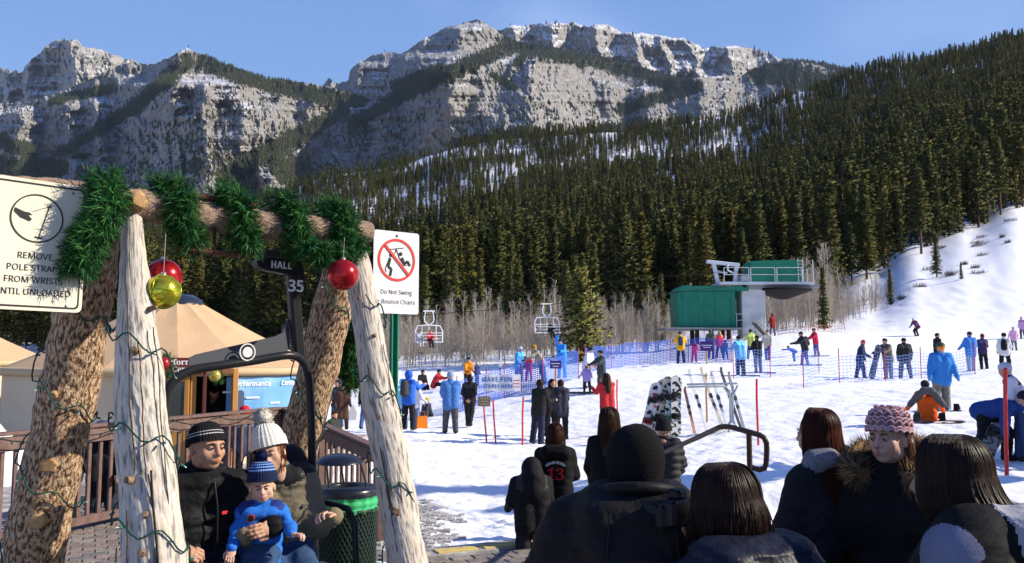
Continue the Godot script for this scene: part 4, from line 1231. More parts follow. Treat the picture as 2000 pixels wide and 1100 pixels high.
# ---------- nets, poles, signs and gear on the snow
func netting(called: String, label: String, line: Array, hgt: float, col: Color, gap := 0.09, w := 0.022, group := "blue safety nets") -> void:
	# a knotted net on thin posts; line: [px, z] points
	var o := thing(called, label, "net fence", Vector3.ZERO, 0, group)
	var pts := []
	for k in line.size() - 1:
		var a := S(line[k][0], line[k][1])
		var b := S(line[k + 1][0], line[k + 1][1])
		var n := maxi(2, int(a.distance_to(b) / 0.3))
		for q in n:
			var p := a.lerp(b, float(q) / n)
			p.y = on_snow(p.x, -p.z)
			pts.append(p)
	pts.append(S(line[line.size() - 1][0], line[line.size() - 1][1]))
	var m := MB.new()
	var rows := int(hgt / gap)
	var run := 0.0
	for k in pts.size() - 1:
		var a: Vector3 = pts[k]
		var b: Vector3 = pts[k + 1]
		var t := (b - a)
		var nn := Vector3(-t.z, 0, t.x).normalized()
		var sag := -0.04 + 0.05 * sin(k * 0.7)
		for r in rows + 1:
			var y := 0.06 + r * gap + sag
			m.poly([a + Vector3(0, y, 0), b + Vector3(0, y, 0), b + Vector3(0, y + w, 0), a + Vector3(0, y + w, 0)], nn)
		var c := int(t.length() / gap)
		for q in c:
			var p := a.lerp(b, float(q) / c)
			var d := t.normalized() * w
			m.poly([p + Vector3(0, 0.06 + sag, 0), p + d + Vector3(0, 0.06 + sag, 0), p + d + Vector3(0, 0.06 + rows * gap + sag, 0), p + Vector3(0, 0.06 + rows * gap + sag, 0)], nn)
	put(m, "netting", mat(col, 0.7), o)
	for k in line.size():
		var p := S(line[k][0], line[k][1])
		var pm := MB.new()
		pm.tube([p + Vector3(0, -0.2, 0), p + Vector3(0, hgt + 0.25, 0)], [0.018], 6)
		put(pm, "post", mat(lin(0.45, 0.06, 0.16), 0.6), o)
func pole(label: String, px: float, z: float, h: float, r: float, lean := 0.0, col := lin(0.62, 0.05, 0.045), group := "red marker poles in the snow") -> void:
	var o := thing("marker_pole", label, "pole", S(px, z), 0, group)
	o.rotation.z = lean
	var m := MB.new()
	var pts := []
	for k in 9: pts.append(Vector3(0.006 * sin(k * 0.9), -0.15 + (h + 0.15) * k / 8.0, 0.006 * cos(k * 1.3)))
	m.tube(pts, [r], 10, true)
	put(m, "shaft", mat(col, 0.45), o)
	var c := MB.new()
	c.ball(xf(Vector3(0.006 * sin(7.2), h, 0.006 * cos(10.4))), Vector3(r, r * 0.6, r) * 1.04, 5, 10, 0, 0.5)
	put(c, "cap", mat(col * 0.85, 0.5), o)
func words(text: String, size: float, parent: Node, at: Transform3D, material: Material, called := "lettering", font := "Droid Sans", bold := true, depth := 0.003) -> MeshInstance3D:
	var t := TextMesh.new()
	var f := SystemFont.new()
	f.font_names = PackedStringArray([font])
	if bold: f.font_weight = 700
	t.font = f
	t.text = text; t.font_size = 48; t.pixel_size = size / 48.0; t.depth = depth
	return put(t, called, material, parent, at)
func snowboard(label: String, at: Transform3D, col: Color, col2: Color, len := 1.5, group := "snowboards leaning on the rack") -> void:
	var o := thing("snowboard", label, "snowboard", Vector3.ZERO, 0, group)
	o.transform = at
	var p := PackedVector2Array()
	var n := 9
	for k in n + 1:
		var a := PI * k / n
		p.append(Vector2(cos(a) * 0.145, len * 0.5 - 0.16 + sin(a) * 0.16))
	for k in n + 1:
		var a := PI + PI * k / n
		p.append(Vector2(cos(a) * 0.145, -len * 0.5 + 0.16 + sin(a) * 0.16))
	var q := PackedVector2Array()
	for k in p.size():
		q.append(p[k])
		if k == n or k == p.size() - 1:
			var e := p[(k + 1) % p.size()]
			q.append(Vector2(p[k].lerp(e, 0.5).x * 0.86, p[k].lerp(e, 0.5).y))
	var m := MB.new()
	m.plate(q, 0.012, Transform3D.IDENTITY)
	put(m, "deck", surf([[0.0, lin(0.02, 0.02, 0.02)], [0.26, lin(0.02, 0.02, 0.02)], [0.30, col], [0.56, col * 0.9], [0.60, col2], [0.72, col2], [0.75, col], [1.0, col]], FastNoiseLite.TYPE_CELLULAR, 0.02, 0.35, Vector3.ONE * 1.6, false, 0.0, 0.05, int(absf(col.r * 97.0) + len * 31.0), 2, 128), o)
	for sg in [-1.0, 1.0]:
		var b := MB.new()
		b.box(xf(Vector3(0, sg * 0.26, 0.018), 0, 0, 0.3 * sg), Vector3(0.24, 0.10, 0.018), 0.006)
		b.box(xf(Vector3(-0.1, sg * 0.26, 0.10), 0.3, 0.0, 0.0), Vector3(0.018, 0.13, 0.18), 0.006)
		b.tube([Vector3(-0.1, sg * 0.22, 0.06), Vector3(-0.02, sg * 0.22, 0.14), Vector3(0.08, sg * 0.22, 0.05)], [0.022, 0.026, 0.022], 6)
		b.tube([Vector3(-0.1, sg * 0.30, 0.06), Vector3(-0.02, sg * 0.31, 0.12), Vector3(0.08, sg * 0.30, 0.05)], [0.022, 0.026, 0.022], 6)
		put(b, "binding", mat(lin(0.03, 0.03, 0.03) if sg > 0 else col2 * 0.3, 0.5), o)
func ski(label: String, a: Vector3, b: Vector3, col: Color, group: String) -> void:
	var o := thing("ski", label, "ski", a, 0, group)
	var d := b - a
	var m := MB.new()
	m.slab(Vector3.ZERO, d * 0.93, Vector3(0.3, 0.2, 1), 0.075, 0.016, 0.004)
	m.slab(d * 0.928, d + Vector3(0.02, 0.0, 0.06), Vector3(0.3, 0.2, 1), 0.066, 0.012, 0.004)
	put(m, "blade", mat(col, 0.35), o)
	var k := MB.new()
	k.slab(d * 0.40, d * 0.46, Vector3(0.3, 0.2, 1), 0.07, 0.08, 0.015)
	k.slab(d * 0.53, d * 0.60, Vector3(0.3, 0.2, 1), 0.07, 0.09, 0.015)
	put(k, "binding", mat(lin(0.05, 0.05, 0.055), 0.5), o)
func snow_gear() -> void:
	var NET := lin(0.06, 0.14, 0.55)
	netting("safety_net", "sagging blue safety net below the aspen thicket beside the lift line", [[1143, 46.0], [1195, 47.5], [1250, 49.0], [1310, 50.0], [1345, 48.0], [1400, 46.5], [1430, 45.5]], 1.25, NET, 0.085, 0.033)
	netting("safety_net", "blue safety net carrying the white beginner banner", [[892, 33.0], [920, 33.5], [950, 34.0], [985, 34.5], [1018, 35.0], [1060, 34.5], [1130, 37.5]], 1.15, NET, 0.08, 0.026)
	netting("safety_net", "pale blue net along the lift line before the snowboarders", [[1433, 35.5], [1505, 36.5], [1600, 40.0]], 1.1, lin(0.12, 0.22, 0.62), 0.12, 0.014)
	netting("safety_net", "pale blue net before the navy and grey snowboarders", [[1570, 31.0], [1640, 33.0], [1730, 33.5], [1800, 34.5], [1905, 35.5]], 1.05, lin(0.14, 0.25, 0.64), 0.12, 0.014)
	netting("safety_net", "far orange and white rope fence by the slope foot", [[1520, 72.0], [1580, 71.0], [1650, 72.0]], 0.5, lin(0.45, 0.16, 0.10), 0.25, 0.03)
	pole("thick red pole beside the bending snowboarder", 1966, 13.3, 1.62, 0.030, -0.04)
	pole("red pole standing beyond the brown handrail", 1481, 18.6, 1.40, 0.024, 0.0)
	pole("red pole beside the small weathered notice board", 968, 22.8, 1.15, 0.022, 0.06)
	pole("red pole holding up the small weathered notice board", 950, 23.0, 1.15, 0.022, 0.07)
	pole("red pole between notice board and chatting trio", 1020, 22.5, 1.22, 0.024, -0.02)
	pole("red pole behind the person in red plaid coat", 1206, 26.0, 1.3, 0.022, 0.0)
	pole("short wooden stake behind the ski rack", 1381, 24.0, 1.35, 0.028, 0.0, lin(0.50, 0.28, 0.10), "wooden stakes")
	# notice board
	var nb := thing("notice_board", "small weathered brown notice board on red poles", "sign", S(945, 22.9), 0.1)
	var m := MB.new()
	m.box(xf(Vector3(0, 1.10, 0.04)), Vector3(0.32, 0.26, 0.02), 0.004)
	put(m, "panel", surf([[0.0, lin(0.10, 0.08, 0.05)], [1.0, lin(0.22, 0.18, 0.12)]], FastNoiseLite.TYPE_SIMPLEX_SMOOTH, 0.03, 0.8, Vector3(2, 8, 2), false), nb)
	for k in 3:
		var lm := MB.new()
		lm.box(xf(Vector3(0.01 * k, 1.17 - k * 0.07, 0.052)), Vector3(0.22 - 0.05 * (k % 2), 0.025, 0.004))
		put(lm, "faded_line", mat(lin(0.30, 0.27, 0.18), 0.8), nb)
	# banner on the net
	var bp := S(981, 33.2)
	var bn := thing("beginner_banner", "white banner with blue and red lettering tied to blue net", "banner", bp, 0.05)
	var bm := MB.new()
	for k in 12:
		var x0 := -0.70 + k * 1.40 / 12
		var x1 := x0 + 1.40 / 12
		var z0 := 0.02 * sin(k * 0.9)
		var z1 := 0.02 * sin((k + 1) * 0.9)
		for sg in [-1.0, 1.0]: bm.poly([Vector3(x0, 0.50, z0 + sg * 0.002), Vector3(x1, 0.50, z1 + sg * 0.002), Vector3(x1, 1.13, z1 + sg * 0.002), Vector3(x0, 1.13, z0 + sg * 0.002)], Vector3(0, 0, sg))
	put(bm, "cloth", mat(lin(0.72, 0.72, 0.74), 0.8), bn)
	words("MAKE FUN", 0.235, bn, xf(Vector3(-0.20, 0.94, 0.04)), mat(lin(0.04, 0.12, 0.42), 0.7))
	words("STARTS HERE", 0.19, bn, xf(Vector3(-0.17, 0.68, 0.04)), mat(lin(0.04, 0.12, 0.42), 0.7))
	for k in 3:
		var sm := MB.new()
		sm.box(xf(Vector3(0.54, 0.66 + k * 0.12, 0.03)), Vector3(0.24, 0.03, 0.004))
		put(sm, "red_stripe", mat(lin(0.6, 0.06, 0.07), 0.7), bn)
	# purple direction signs
	for s in [[1086, 31.0, 1.55, "purple sign on a wooden post beside the blue net"], [1381, 45.0, 1.0, "purple sign board low before the lift line"]]:
		var o := thing("direction_sign", s[3], "sign", S(s[0], s[1]), -0.1)
		var a := MB.new()
		a.tube([Vector3(0, -0.2, 0), Vector3(0, s[2] - 0.2, 0)], [0.045], 8)
		put(a, "post", mat(lin(0.50, 0.33, 0.15), 0.8), o)
		var b := MB.new()
		var big: float = 0.40 if s[2] > 1.2 else 0.68
		b.box(xf(Vector3(0, s[2] - 0.05, 0.06)), Vector3(big, 0.28 if s[2] > 1.2 else 0.5, 0.03), 0.006)
		put(b, "panel", mat(lin(0.06, 0.03, 0.18), 0.5), o)
		for q in 2:
			var lm := MB.new()
			lm.box(xf(Vector3(0, s[2] - 0.01 - q * 0.10, 0.078)), Vector3(big * (0.8 - 0.25 * q), 0.035, 0.004))
			put(lm, "pale_line", mat(lin(0.7, 0.7, 0.75), 0.7), o)
	# orange bag
	var bag := thing("shopping_bag", "orange bag standing on the snow by white sweatshirt", "bag", S(824, 27.2), 0.3)
	var gm := MB.new()
	gm.plate(PackedVector2Array([Vector2(-0.17, 0), Vector2(0.17, 0), Vector2(0.15, 0.42), Vector2(-0.15, 0.42)]), 0.14, Transform3D.IDENTITY)
	put(gm, "pouch", cloth(lin(0.72, 0.20, 0.02), 0.7), bag)
	var hm := MB.new()
	hm.tube([Vector3(-0.08, 0.41, 0), Vector3(-0.06, 0.56, 0), Vector3(0.06, 0.56, 0), Vector3(0.08, 0.41, 0)], [0.012], 6)
	put(hm, "handle", mat(lin(0.4, 0.1, 0.02), 0.7), bag)
	var cb := thing("clear_bag", "clear plastic bag hanging from the brown coat's hand", "bag", S(688, 29.2) + Vector3(0, 0.35, 0), 0.3)
	var cm := MB.new()
	cm.plate(PackedVector2Array([Vector2(-0.12, 0), Vector2(0.10, -0.02), Vector2(0.14, 0.24), Vector2(0.03, 0.48), Vector2(-0.02, 0.48), Vector2(-0.13, 0.26)]), 0.08, Transform3D.IDENTITY)
	put(cm, "pouch", mat(lin(0.42, 0.42, 0.45), 0.35), cb)
	# snowboards leaning on the rack, then the rack with skis
	var r0 := S(1300, 21.4)
	var cols := [[lin(0.62, 0.62, 0.64), lin(0.45, 0.05, 0.05), "white snowboard with red nose at the outer end of rack"], [lin(0.45, 0.46, 0.48), lin(0.05, 0.05, 0.06), "grey snowboard with black bindings second in the rack"], [lin(0.42, 0.40, 0.30), lin(0.08, 0.07, 0.05), "cream snowboard with yellow bindings in the rack middle"], [lin(0.55, 0.58, 0.58), lin(0.10, 0.32, 0.32), "white and teal striped snowboard in the rack"], [lin(0.50, 0.50, 0.52), lin(0.02, 0.02, 0.02), "black and white patterned snowboard beside the tube rack"]]
	for k in 5:
		var p := S(1256 + k * 16, 21.6 - 0.05 * k)
		var tilt: float = [0.24, 0.22, 0.19, 0.16, 0.10][k]
		var t := Transform3D(Basis.from_euler(Vector3(-0.16, 0.12 * (k - 2), -tilt)), p)
		snowboard(cols[k][2], t * Transform3D(Basis.IDENTITY, Vector3(0, 0.76 + 0.03 * (k % 3), 0)), cols[k][0], cols[k][1], 1.46 + 0.05 * (k % 3))
	var rk := thing("ski_rack", "galvanised tube ski rack with splayed feet", "rack", S(1402, 21.8), 0)
	rk.scale = Vector3.ONE * 1.17
	var zinc := mat(lin(0.42, 0.46, 0.48), 0.35, 0.7)
	var rm := MB.new()
	rm.tube([Vector3(-0.66, 1.02, 0.1), Vector3(-0.2, 1.03, 0.1), Vector3(0.42, 1.04, 0.05)], [0.022], 8)
	rm.tube([Vector3(-0.66, 0.97, 0.2), Vector3(-0.2, 0.98, 0.2), Vector3(0.15, 0.98, 0.14), Vector3(0.26, 0.9, 0.1)], [0.022], 8)
	put(rm, "top_rail", zinc, rk)
	for sg in [[-0.55, 0.35, -1.0], [0.55, -0.2, 1.0], [0.3, 0.4, 0.4], [-0.2, -0.35, -0.4]]:
		var a := MB.new()
		a.tube([Vector3(0.16 * sg[2] + 0.26, 1.0, 0.1), Vector3(0.28 + 0.03 * sg[2], 0.78, 0.1), Vector3(0.28 + 0.03 * sg[2], 0.25, 0.1), Vector3(0.28 + sg[0] * 0.3, 0.1, 0.1 + sg[1] * 0.4), Vector3(0.28 + sg[0], -0.03, 0.1 + sg[1])], [0.022], 8)
		put(a, "leg", zinc, rk)
	var rp := S(1402, 21.8)
	var sk := [[-0.62, -0.15, -0.72, 1.05, lin(0.42, 0.20, 0.12), "brown ski leaning on the rack rail"], [-0.30, -0.1, -0.62, 1.45, lin(0.60, 0.62, 0.66), "silver ski leaning on the rack rail"], [0.12, -0.2, -0.35, 1.5, lin(0.50, 0.46, 0.36), "cream ski with orange binding on the rack"], [0.22, -0.2, -0.12, 1.42, lin(0.55, 0.55, 0.58), "white ski crossing behind the rack leg"], [0.55, -0.25, 0.10, 1.5, lin(0.06, 0.06, 0.07), "black ski leaning against the rack end"], [0.62, -0.2, 0.28, 1.4, lin(0.20, 0.24, 0.30), "slate ski leaning against the rack end"]]
	for s in sk: ski(s[5], rp + Vector3(s[0], 0.0, 0.25), rp + Vector3(s[2] * 1.1, s[3] * 1.08, -0.12), s[4], "skis leaning on the rack")
	var ls := MB.new()
	# boards and skis by people
	snowboard("blue black snowboard held upright by grey jacket", Transform3D(Basis.from_euler(Vector3(-0.1, 0.2, -0.35)), S(1706, 35.4) + Vector3(0.1, 0.72, 0)), lin(0.05, 0.06, 0.10), lin(0.12, 0.16, 0.35), 1.5, "snowboards of people on the snow")
	snowboard("dark snowboard lying under the kneeling orange jacket", Transform3D(Basis.from_euler(Vector3(-PI / 2, 0, 0)).rotated(Vector3.UP, 1.35), S(1815, 19.9) + Vector3(0, 0.05, 0)), lin(0.08, 0.08, 0.09), lin(0.02, 0.02, 0.02), 1.5, "snowboards of people on the snow")
	snowboard("grey snowboard tipped up at the bending snowboarder's feet", Transform3D(Basis.from_euler(Vector3(-0.5, -0.6, -0.35)), S(1928, 14.6) + Vector3(0.05, 0.34, 0)), lin(0.20, 0.20, 0.21), lin(0.05, 0.05, 0.05), 0.95, "snowboards of people on the snow")
	snowboard("black snowboard lying by the blue jacketed snowboarder", Transform3D(Basis.from_euler(Vector3(-PI / 2, 0, 0)).rotated(Vector3.UP, 0.9), S(1848, 22.0) + Vector3(0, 0.05, 0)), lin(0.03, 0.05, 0.08), lin(0.02, 0.02, 0.03), 1.4, "snowboards of people on the snow")
	for s in [[1573, 43.4, "dark skis under the leaning black jacket", lin(0.10, 0.12, 0.2)], [1481, 39.6, "slate skis under the black jacketed skier", lin(0.15, 0.16, 0.3)], [1447, 37.0, "black skis under the sky blue snowboarder", lin(0.04, 0.04, 0.05)], [1594, 51.9, "pale skis under the red jacketed skier", lin(0.3, 0.35, 0.5)], [1147, 33.0, "short dark skis of the child in lilac vest", lin(0.05, 0.05, 0.06)]]:
		var p := S(s[0], s[1])
		for q in [-0.12, 0.12]: ski(s[2], p + Vector3(-0.8, 0.03, q), p + Vector3(0.75, 0.05, q), s[3], "skis worn on the snow")
	ski("white ski planted upright behind the banner", S(975, 36.0), S(975, 36.0) + Vector3(0.08, 1.75, 0), lin(0.6, 0.68, 0.68), "skis planted in snow")

# ---------- lift: station, chairs, rope
func hang_chair(label: String, px: float, py: float, zc: float, riders: Array) -> void:
	var white := mat(lin(0.72, 0.74, 0.76), 0.4)
	var t := W(px, py, zc)
	var o := thing("lift_chair", label, "chairlift", t, 0.25, "chairs on the lift rope")
	var a := MB.new()
	a.tube([Vector3(-0.42, 0, 0), Vector3(0.42, 0, 0)], [0.05], 6)
	for sg in [-1.0, 1.0]: a.tube([Vector3(0.26 * sg, 0, 0), Vector3(0.34 * sg, -0.5, 0), Vector3(0.3 * sg, -0.75, 0), Vector3(0.08 * sg, -0.95, 0)], [0.04], 6)
	put(a, "hanger", white, o)
	var b := MB.new()
	b.tube([Vector3(-0.95, -2.2, 0.1), Vector3(-0.98, -1.4, 0), Vector3(-0.8, -1.05, 0), Vector3(0, -0.98, 0), Vector3(0.8, -1.05, 0), Vector3(0.98, -1.4, 0), Vector3(0.95, -2.2, 0.1)], [0.045], 6)
	for y in [-1.55, -1.95]: b.tube([Vector3(-0.96, y, 0), Vector3(0.96, y, 0)], [0.03], 6)
	for x in [-0.5, 0.0, 0.5]: b.tube([Vector3(x, -1.02, 0), Vector3(x, -2.1, 0)], [0.028], 6)
	put(b, "backrest_frame", white, o)
	var c := MB.new()
	c.box(xf(Vector3(0, -2.2, 0.3)), Vector3(1.9, 0.06, 0.5), 0.02)
	put(c, "seat", white, o)
	var d := MB.new()
	d.tube([Vector3(-0.9, -1.5, 0.05), Vector3(-0.9, -1.75, 0.6), Vector3(0.9, -1.75, 0.6), Vector3(0.9, -1.5, 0.05)], [0.025], 6)
	put(d, "safety_bar", white, o)
	for r in riders:
		var pr := person(r[0], t + Vector3(r[1], -2.95, 0.25), r[2], {"jk": r[3], "tr": r[4], "h": 1.7, "hip": 0.87, "ll": [80, 6, 60], "rl": [80, 6, 60], "la": [40, 6, 50, 10], "ra": [40, 6, 50, 10], "hat": r[5], "cell": 0.045, "group": "chairlift riders"})
func lift() -> void:
	var green := surf([[0.0, lin(0.012, 0.155, 0.095)], [1.0, lin(0.022, 0.20, 0.125)]], FastNoiseLite.TYPE_SIMPLEX_SMOOTH, 0.02, 0.55, Vector3.ONE * 0.3, false, 0.15, 0.03, 3, 4, 128)
	var conc := surf([[0.0, lin(0.42, 0.43, 0.44)], [1.0, lin(0.58, 0.58, 0.58)]], FastNoiseLite.TYPE_SIMPLEX_SMOOTH, 0.02, 0.8, Vector3.ONE * 0.3, false, 0.2, 0.03, 4, 4, 128)
	var steel := mat(lin(0.50, 0.53, 0.55), 0.45, 0.3)
	var dark := mat(lin(0.010, 0.010, 0.011), 0.8)
	# operator hut: front wall seen square on, end wall lit
	var z := 70.0
	var b0 := W(1325, 640, z)
	var o := thing("operator_hut", "green windowless operator hut on stilts at the lift", "hut", Vector3(b0.x, b0.y, b0.z), 0)
	var k := z / F
	var w := 113.0 * k
	var h := 72.0 * k
	var dp := 3.3
	var walls := MB.new()
	walls.box(xf(Vector3(w * 0.5, h * 0.5, -dp * 0.5 - 0.1)), Vector3(w, h, dp), 0.03)
	put(walls, "wall", green, o)
	var ro := MB.new()
	ro.plate(PackedVector2Array([Vector2(-0.12, 0), Vector2(w + 0.12, 0), Vector2(w + 0.05, 0.32), Vector2(0.35, 0.42)]), dp + 0.25, xf(Vector3(0, h + 0.01, -dp * 0.5 - 0.1)))
	put(ro, "roof", green, o)
	for q in 4:
		var sm := MB.new()
		sm.box(xf(Vector3(w * (0.08 + 0.28 * q), h * 0.5, -0.085)), Vector3(0.03, h - 0.1, 0.03), 0.004)
		put(sm, "batten", green, o)
	for q in [[0.35, -0.6], [0.35, -2.6], [0.62, -1.0], [0.9, -0.6], [0.9, -2.6]]:
		var s := MB.new()
		var p := Vector3(w * q[0], 0, q[1])
		var gy: float = on_snow(b0.x + p.x, -(b0.z + p.z)) - b0.y - 0.3
		s.box(xf(Vector3(p.x, gy * 0.5 - 0.002, p.z)), Vector3(0.3, -gy, 0.3), 0.02)
		put(s, "stilt", mat(lin(0.06, 0.035, 0.025), 0.8), o)
	var fl := MB.new()
	fl.box(xf(Vector3(w * 0.5 - 0.3, -0.08, -dp * 0.5)), Vector3(w + 1.6, 0.14, dp + 0.9), 0.02)
	put(fl, "platform", mat(lin(0.25, 0.26, 0.27), 0.7), o)
	# porch with door at the lit end
	var pc := MB.new()
	pc.box(xf(Vector3(w + 0.58, h * 0.55, -dp + 0.2)), Vector3(1.1, h * 1.08, 0.3), 0.02)
	pc.box(xf(Vector3(w + 0.55, h + 0.2, -dp * 0.5)), Vector3(1.1, 0.42, dp), 0.03)
	put(pc, "porch", green, o)
	var dr := MB.new()
	dr.box(xf(Vector3(w + 0.52, h * 0.46, -dp + 0.38)), Vector3(0.85, h * 0.9, 0.05), 0.01)
	var door := put(dr, "door", mat(lin(0.012, 0.11, 0.07), 0.5), o)
	for q in [-0.17, 0.17]:
		var pn := MB.new()
		pn.box(xf(Vector3(w + 0.52 + q, h * 0.62, -dp + 0.42)), Vector3(0.24, h * 0.42, 0.02))
		put(pn, "pane", mat(lin(0.45, 0.50, 0.52), 0.2), door)
	var rl := MB.new()
	for q in [[w + 0.1, -0.2], [w + 1.15, -0.2], [w + 2.0, 0.2]]:
		rl.tube([Vector3(q[0], -0.1, q[1]), Vector3(q[0], 1.1, q[1])], [0.035], 6)
	rl.tube([Vector3(w + 0.1, 1.1, -0.2), Vector3(w + 1.15, 1.1, -0.2), Vector3(w + 2.9, -0.5, 0.6)], [0.035], 6)
	rl.tube([Vector3(w + 0.1, 0.6, -0.2), Vector3(w + 1.15, 0.6, -0.2), Vector3(w + 2.9, -1.0, 0.6)], [0.03], 6)
	put(rl, "handrail", steel, o)
	for q in 6:
		var st := MB.new()
		st.box(xf(Vector3(w + 1.4 + q * 0.28, -0.2 - q * 0.27, 0.1)), Vector3(0.34, 0.05, 1.0), 0.01)
		put(st, "stair_tread", steel, o)
	# concrete mast
	var mp := W(1468, 640, z + 1.0)
	var mo := thing("lift_mast", "pale grey square mast carrying the lift bullwheel platform", "mast", mp, 0)
	var mm := MB.new()
	mm.box(xf(Vector3(0, 0.6, 0)), Vector3(46 * k, 7.2, 1.7), 0.04)
	put(mm, "shaft", conc, mo)
	var lm := MB.new()
	lm.ball(xf(Vector3(-0.75, 3.35, 0.9)), Vector3.ONE * 0.2, 8, 10)
	put(lm, "floodlight", dark, mo)
	# bullwheel platform with machine house on top
	var tp := W(1400, 553, z)
	var t := thing("lift_terminal", "steel lift terminal platform with railings and green motor house", "lift terminal", tp, 0)
	var X := 196.0 * k
	var pf := MB.new()
	pf.box(xf(Vector3(X * 0.5, 0.0, -1.5)), Vector3(X - 0.4, 0.24, 3.0), 0.02)
	put(pf, "platform", steel, t)
	var un := MB.new()
	un.plate(PackedVector2Array([Vector2(-0.4, -0.12), Vector2(X + 0.2, -0.12), Vector2(X + 0.4, -0.3), Vector2(X * 0.55, -0.5), Vector2(0.6, -0.4)]), 2.2, xf(Vector3(0, -0.02, -1.5)))
	put(un, "girder", mat(lin(0.22, 0.24, 0.25), 0.6), t)
	var bw := MB.new()
	bw.lathe(xf(W(1540, 562, z) - tp + Vector3(0, 0, -1.5)), [Vector2(0.2, -0.85), Vector2(0.5, -0.80), Vector2(2.15, -0.22), Vector2(2.35, -0.14), Vector2(2.3, 0.0), Vector2(0.3, 0.02)], 28)
	put(bw, "bullwheel", dark, t)
	var mh := MB.new()
	mh.plate(PackedVector2Array([Vector2(0, 0), Vector2(102 * k, 0), Vector2(98 * k, 44 * k), Vector2(3 * k, 41 * k)]), 2.4, xf(Vector3(68 * k, 0.13, -1.55)))
	put(mh, "motor_house", green, t)
	var ld := MB.new()
	for q in [0.0, 0.4]: ld.tube([Vector3(161 * k + q, 0.1, -0.15), Vector3(161 * k + q, 2.0, -0.2)], [0.03], 5)
	for q in 7: ld.tube([Vector3(161 * k, 0.25 + q * 0.26, -0.17), Vector3(161 * k + 0.4, 0.25 + q * 0.26, -0.17)], [0.022], 5)
	put(ld, "ladder", steel, t)
	for run in [[0.6, 2.6], [2.75, 4.7], [4.85, 6.9]]:
		var rr := MB.new()
		for y in [0.68, 1.25]: rr.tube([Vector3(run[0], y, 0.0), Vector3(run[1], y, 0.0)], [0.032], 6)
		for x in [run[0], run[1]]: rr.tube([Vector3(x, 0.1, 0), Vector3(x, 1.25, 0)], [0.035], 6)
		put(rr, "railing", steel, t)
	var er := MB.new()
	for y in [0.68, 1.25]: er.tube([Vector3(X - 0.3, y, 0.0), Vector3(X - 0.3, y, -2.9)], [0.03], 6)
	for zz in [0.0, -1.4, -2.9]: er.tube([Vector3(X - 0.3, 0.1, zz), Vector3(X - 0.3, 1.25 if zz < -0.1 else 1.9, zz)], [0.035], 6)
	put(er, "railing", steel, t)
	var ar := MB.new()
	ar.slab(Vector3(-0.55, 1.85, -1.0), Vector3(2.1, 1.55, -1.0), Vector3.UP, 0.35, 0.28, 0.03)
	ar.slab(Vector3(0.0, 1.75, -1.0), Vector3(0.35, 0.0, -1.0), Vector3.BACK, 0.3, 0.3, 0.03)
	ar.slab(Vector3(0.25, 1.05, -1.0), Vector3(1.1, 0.9, -1.0), Vector3.UP, 0.2, 0.16, 0.02)
	ar.slab(Vector3(1.9, 1.55, -1.0), Vector3(1.7, 0.1, -1.0), Vector3.BACK, 0.3, 0.26, 0.03)
	ar.tube([Vector3(1.1, 1.65, -0.8), Vector3(1.1, 1.1, -0.8), Vector3(1.5, 0.9, -0.8), Vector3(1.9, 0.9, -0.8)], [0.07], 6)
	put(ar, "sheave_arm", mat(lin(0.62, 0.65, 0.67), 0.5), t)
	# dark ramp board by the mast foot
	var rb := thing("unloading_ramp", "black ramp board beside the lift mast foot", "ramp", S(1487, 66.0), 0)
	var rbm := MB.new()
	rbm.slab(Vector3(-0.4, 1.2, -0.5), Vector3(0.5, 0.0, 0), Vector3(0.7, 0.6, 0.4), 1.2, 0.06, 0.01)
	put(rbm, "board", dark, rb)
	var rbl := MB.new()
	rbl.tube([Vector3(-0.3, -0.3, -0.5), Vector3(-0.3, 1.1, -0.5)], [0.04], 6)
	put(rbl, "leg", steel, rb)
	# rope and chairs
	var rope := MB.new()
	var ra := W(1420, 545, 71.0)
	var pts := []
	for q in 21:
		var f := q / 20.0
		var e := W(lerpf(1420, 560, f), lerpf(530, 640, f) - 12.0 * sin(PI * f), lerpf(71.0, 58.0, f))
		pts.append(e)
	rope.tube(pts, [0.022], 5)
	var pts2 := []
	for q in 21:
		var f := q / 20.0
		pts2.append(W(lerpf(1420, 560, f), lerpf(560, 655, f) + 6.0 * sin(PI * f) - 22.0 * f, lerpf(68.0, 52.0, f)))
	var rope2 := MB.new()
	rope2.tube(pts2, [0.022], 5)
	var rp := thing("lift_rope", "dark steel ropes running from terminal to the chairs", "cable", Vector3.ZERO)
	put(rope, "strand", dark, rp)
	put(rope2, "strand", dark, rp)
	hang_chair("white lift chair carrying a rider in red", 838, 608, 62.0, [["chairlift rider in red jacket", 0.1, 20, lin(0.55, 0.03, 0.04), lin(0.02, 0.02, 0.025), lin(0.02, 0.02, 0.02)], ["chairlift rider in white and grey beside red rider", -0.6, 20, lin(0.45, 0.46, 0.50), lin(0.40, 0.40, 0.42), lin(0.05, 0.05, 0.06)]])
	hang_chair("white lift chair carrying a rider in black", 1068, 594, 66.0, [["chairlift rider in black jacket", 0.25, 20, lin(0.02, 0.02, 0.022), lin(0.02, 0.02, 0.022), lin(0.02, 0.02, 0.02)]])

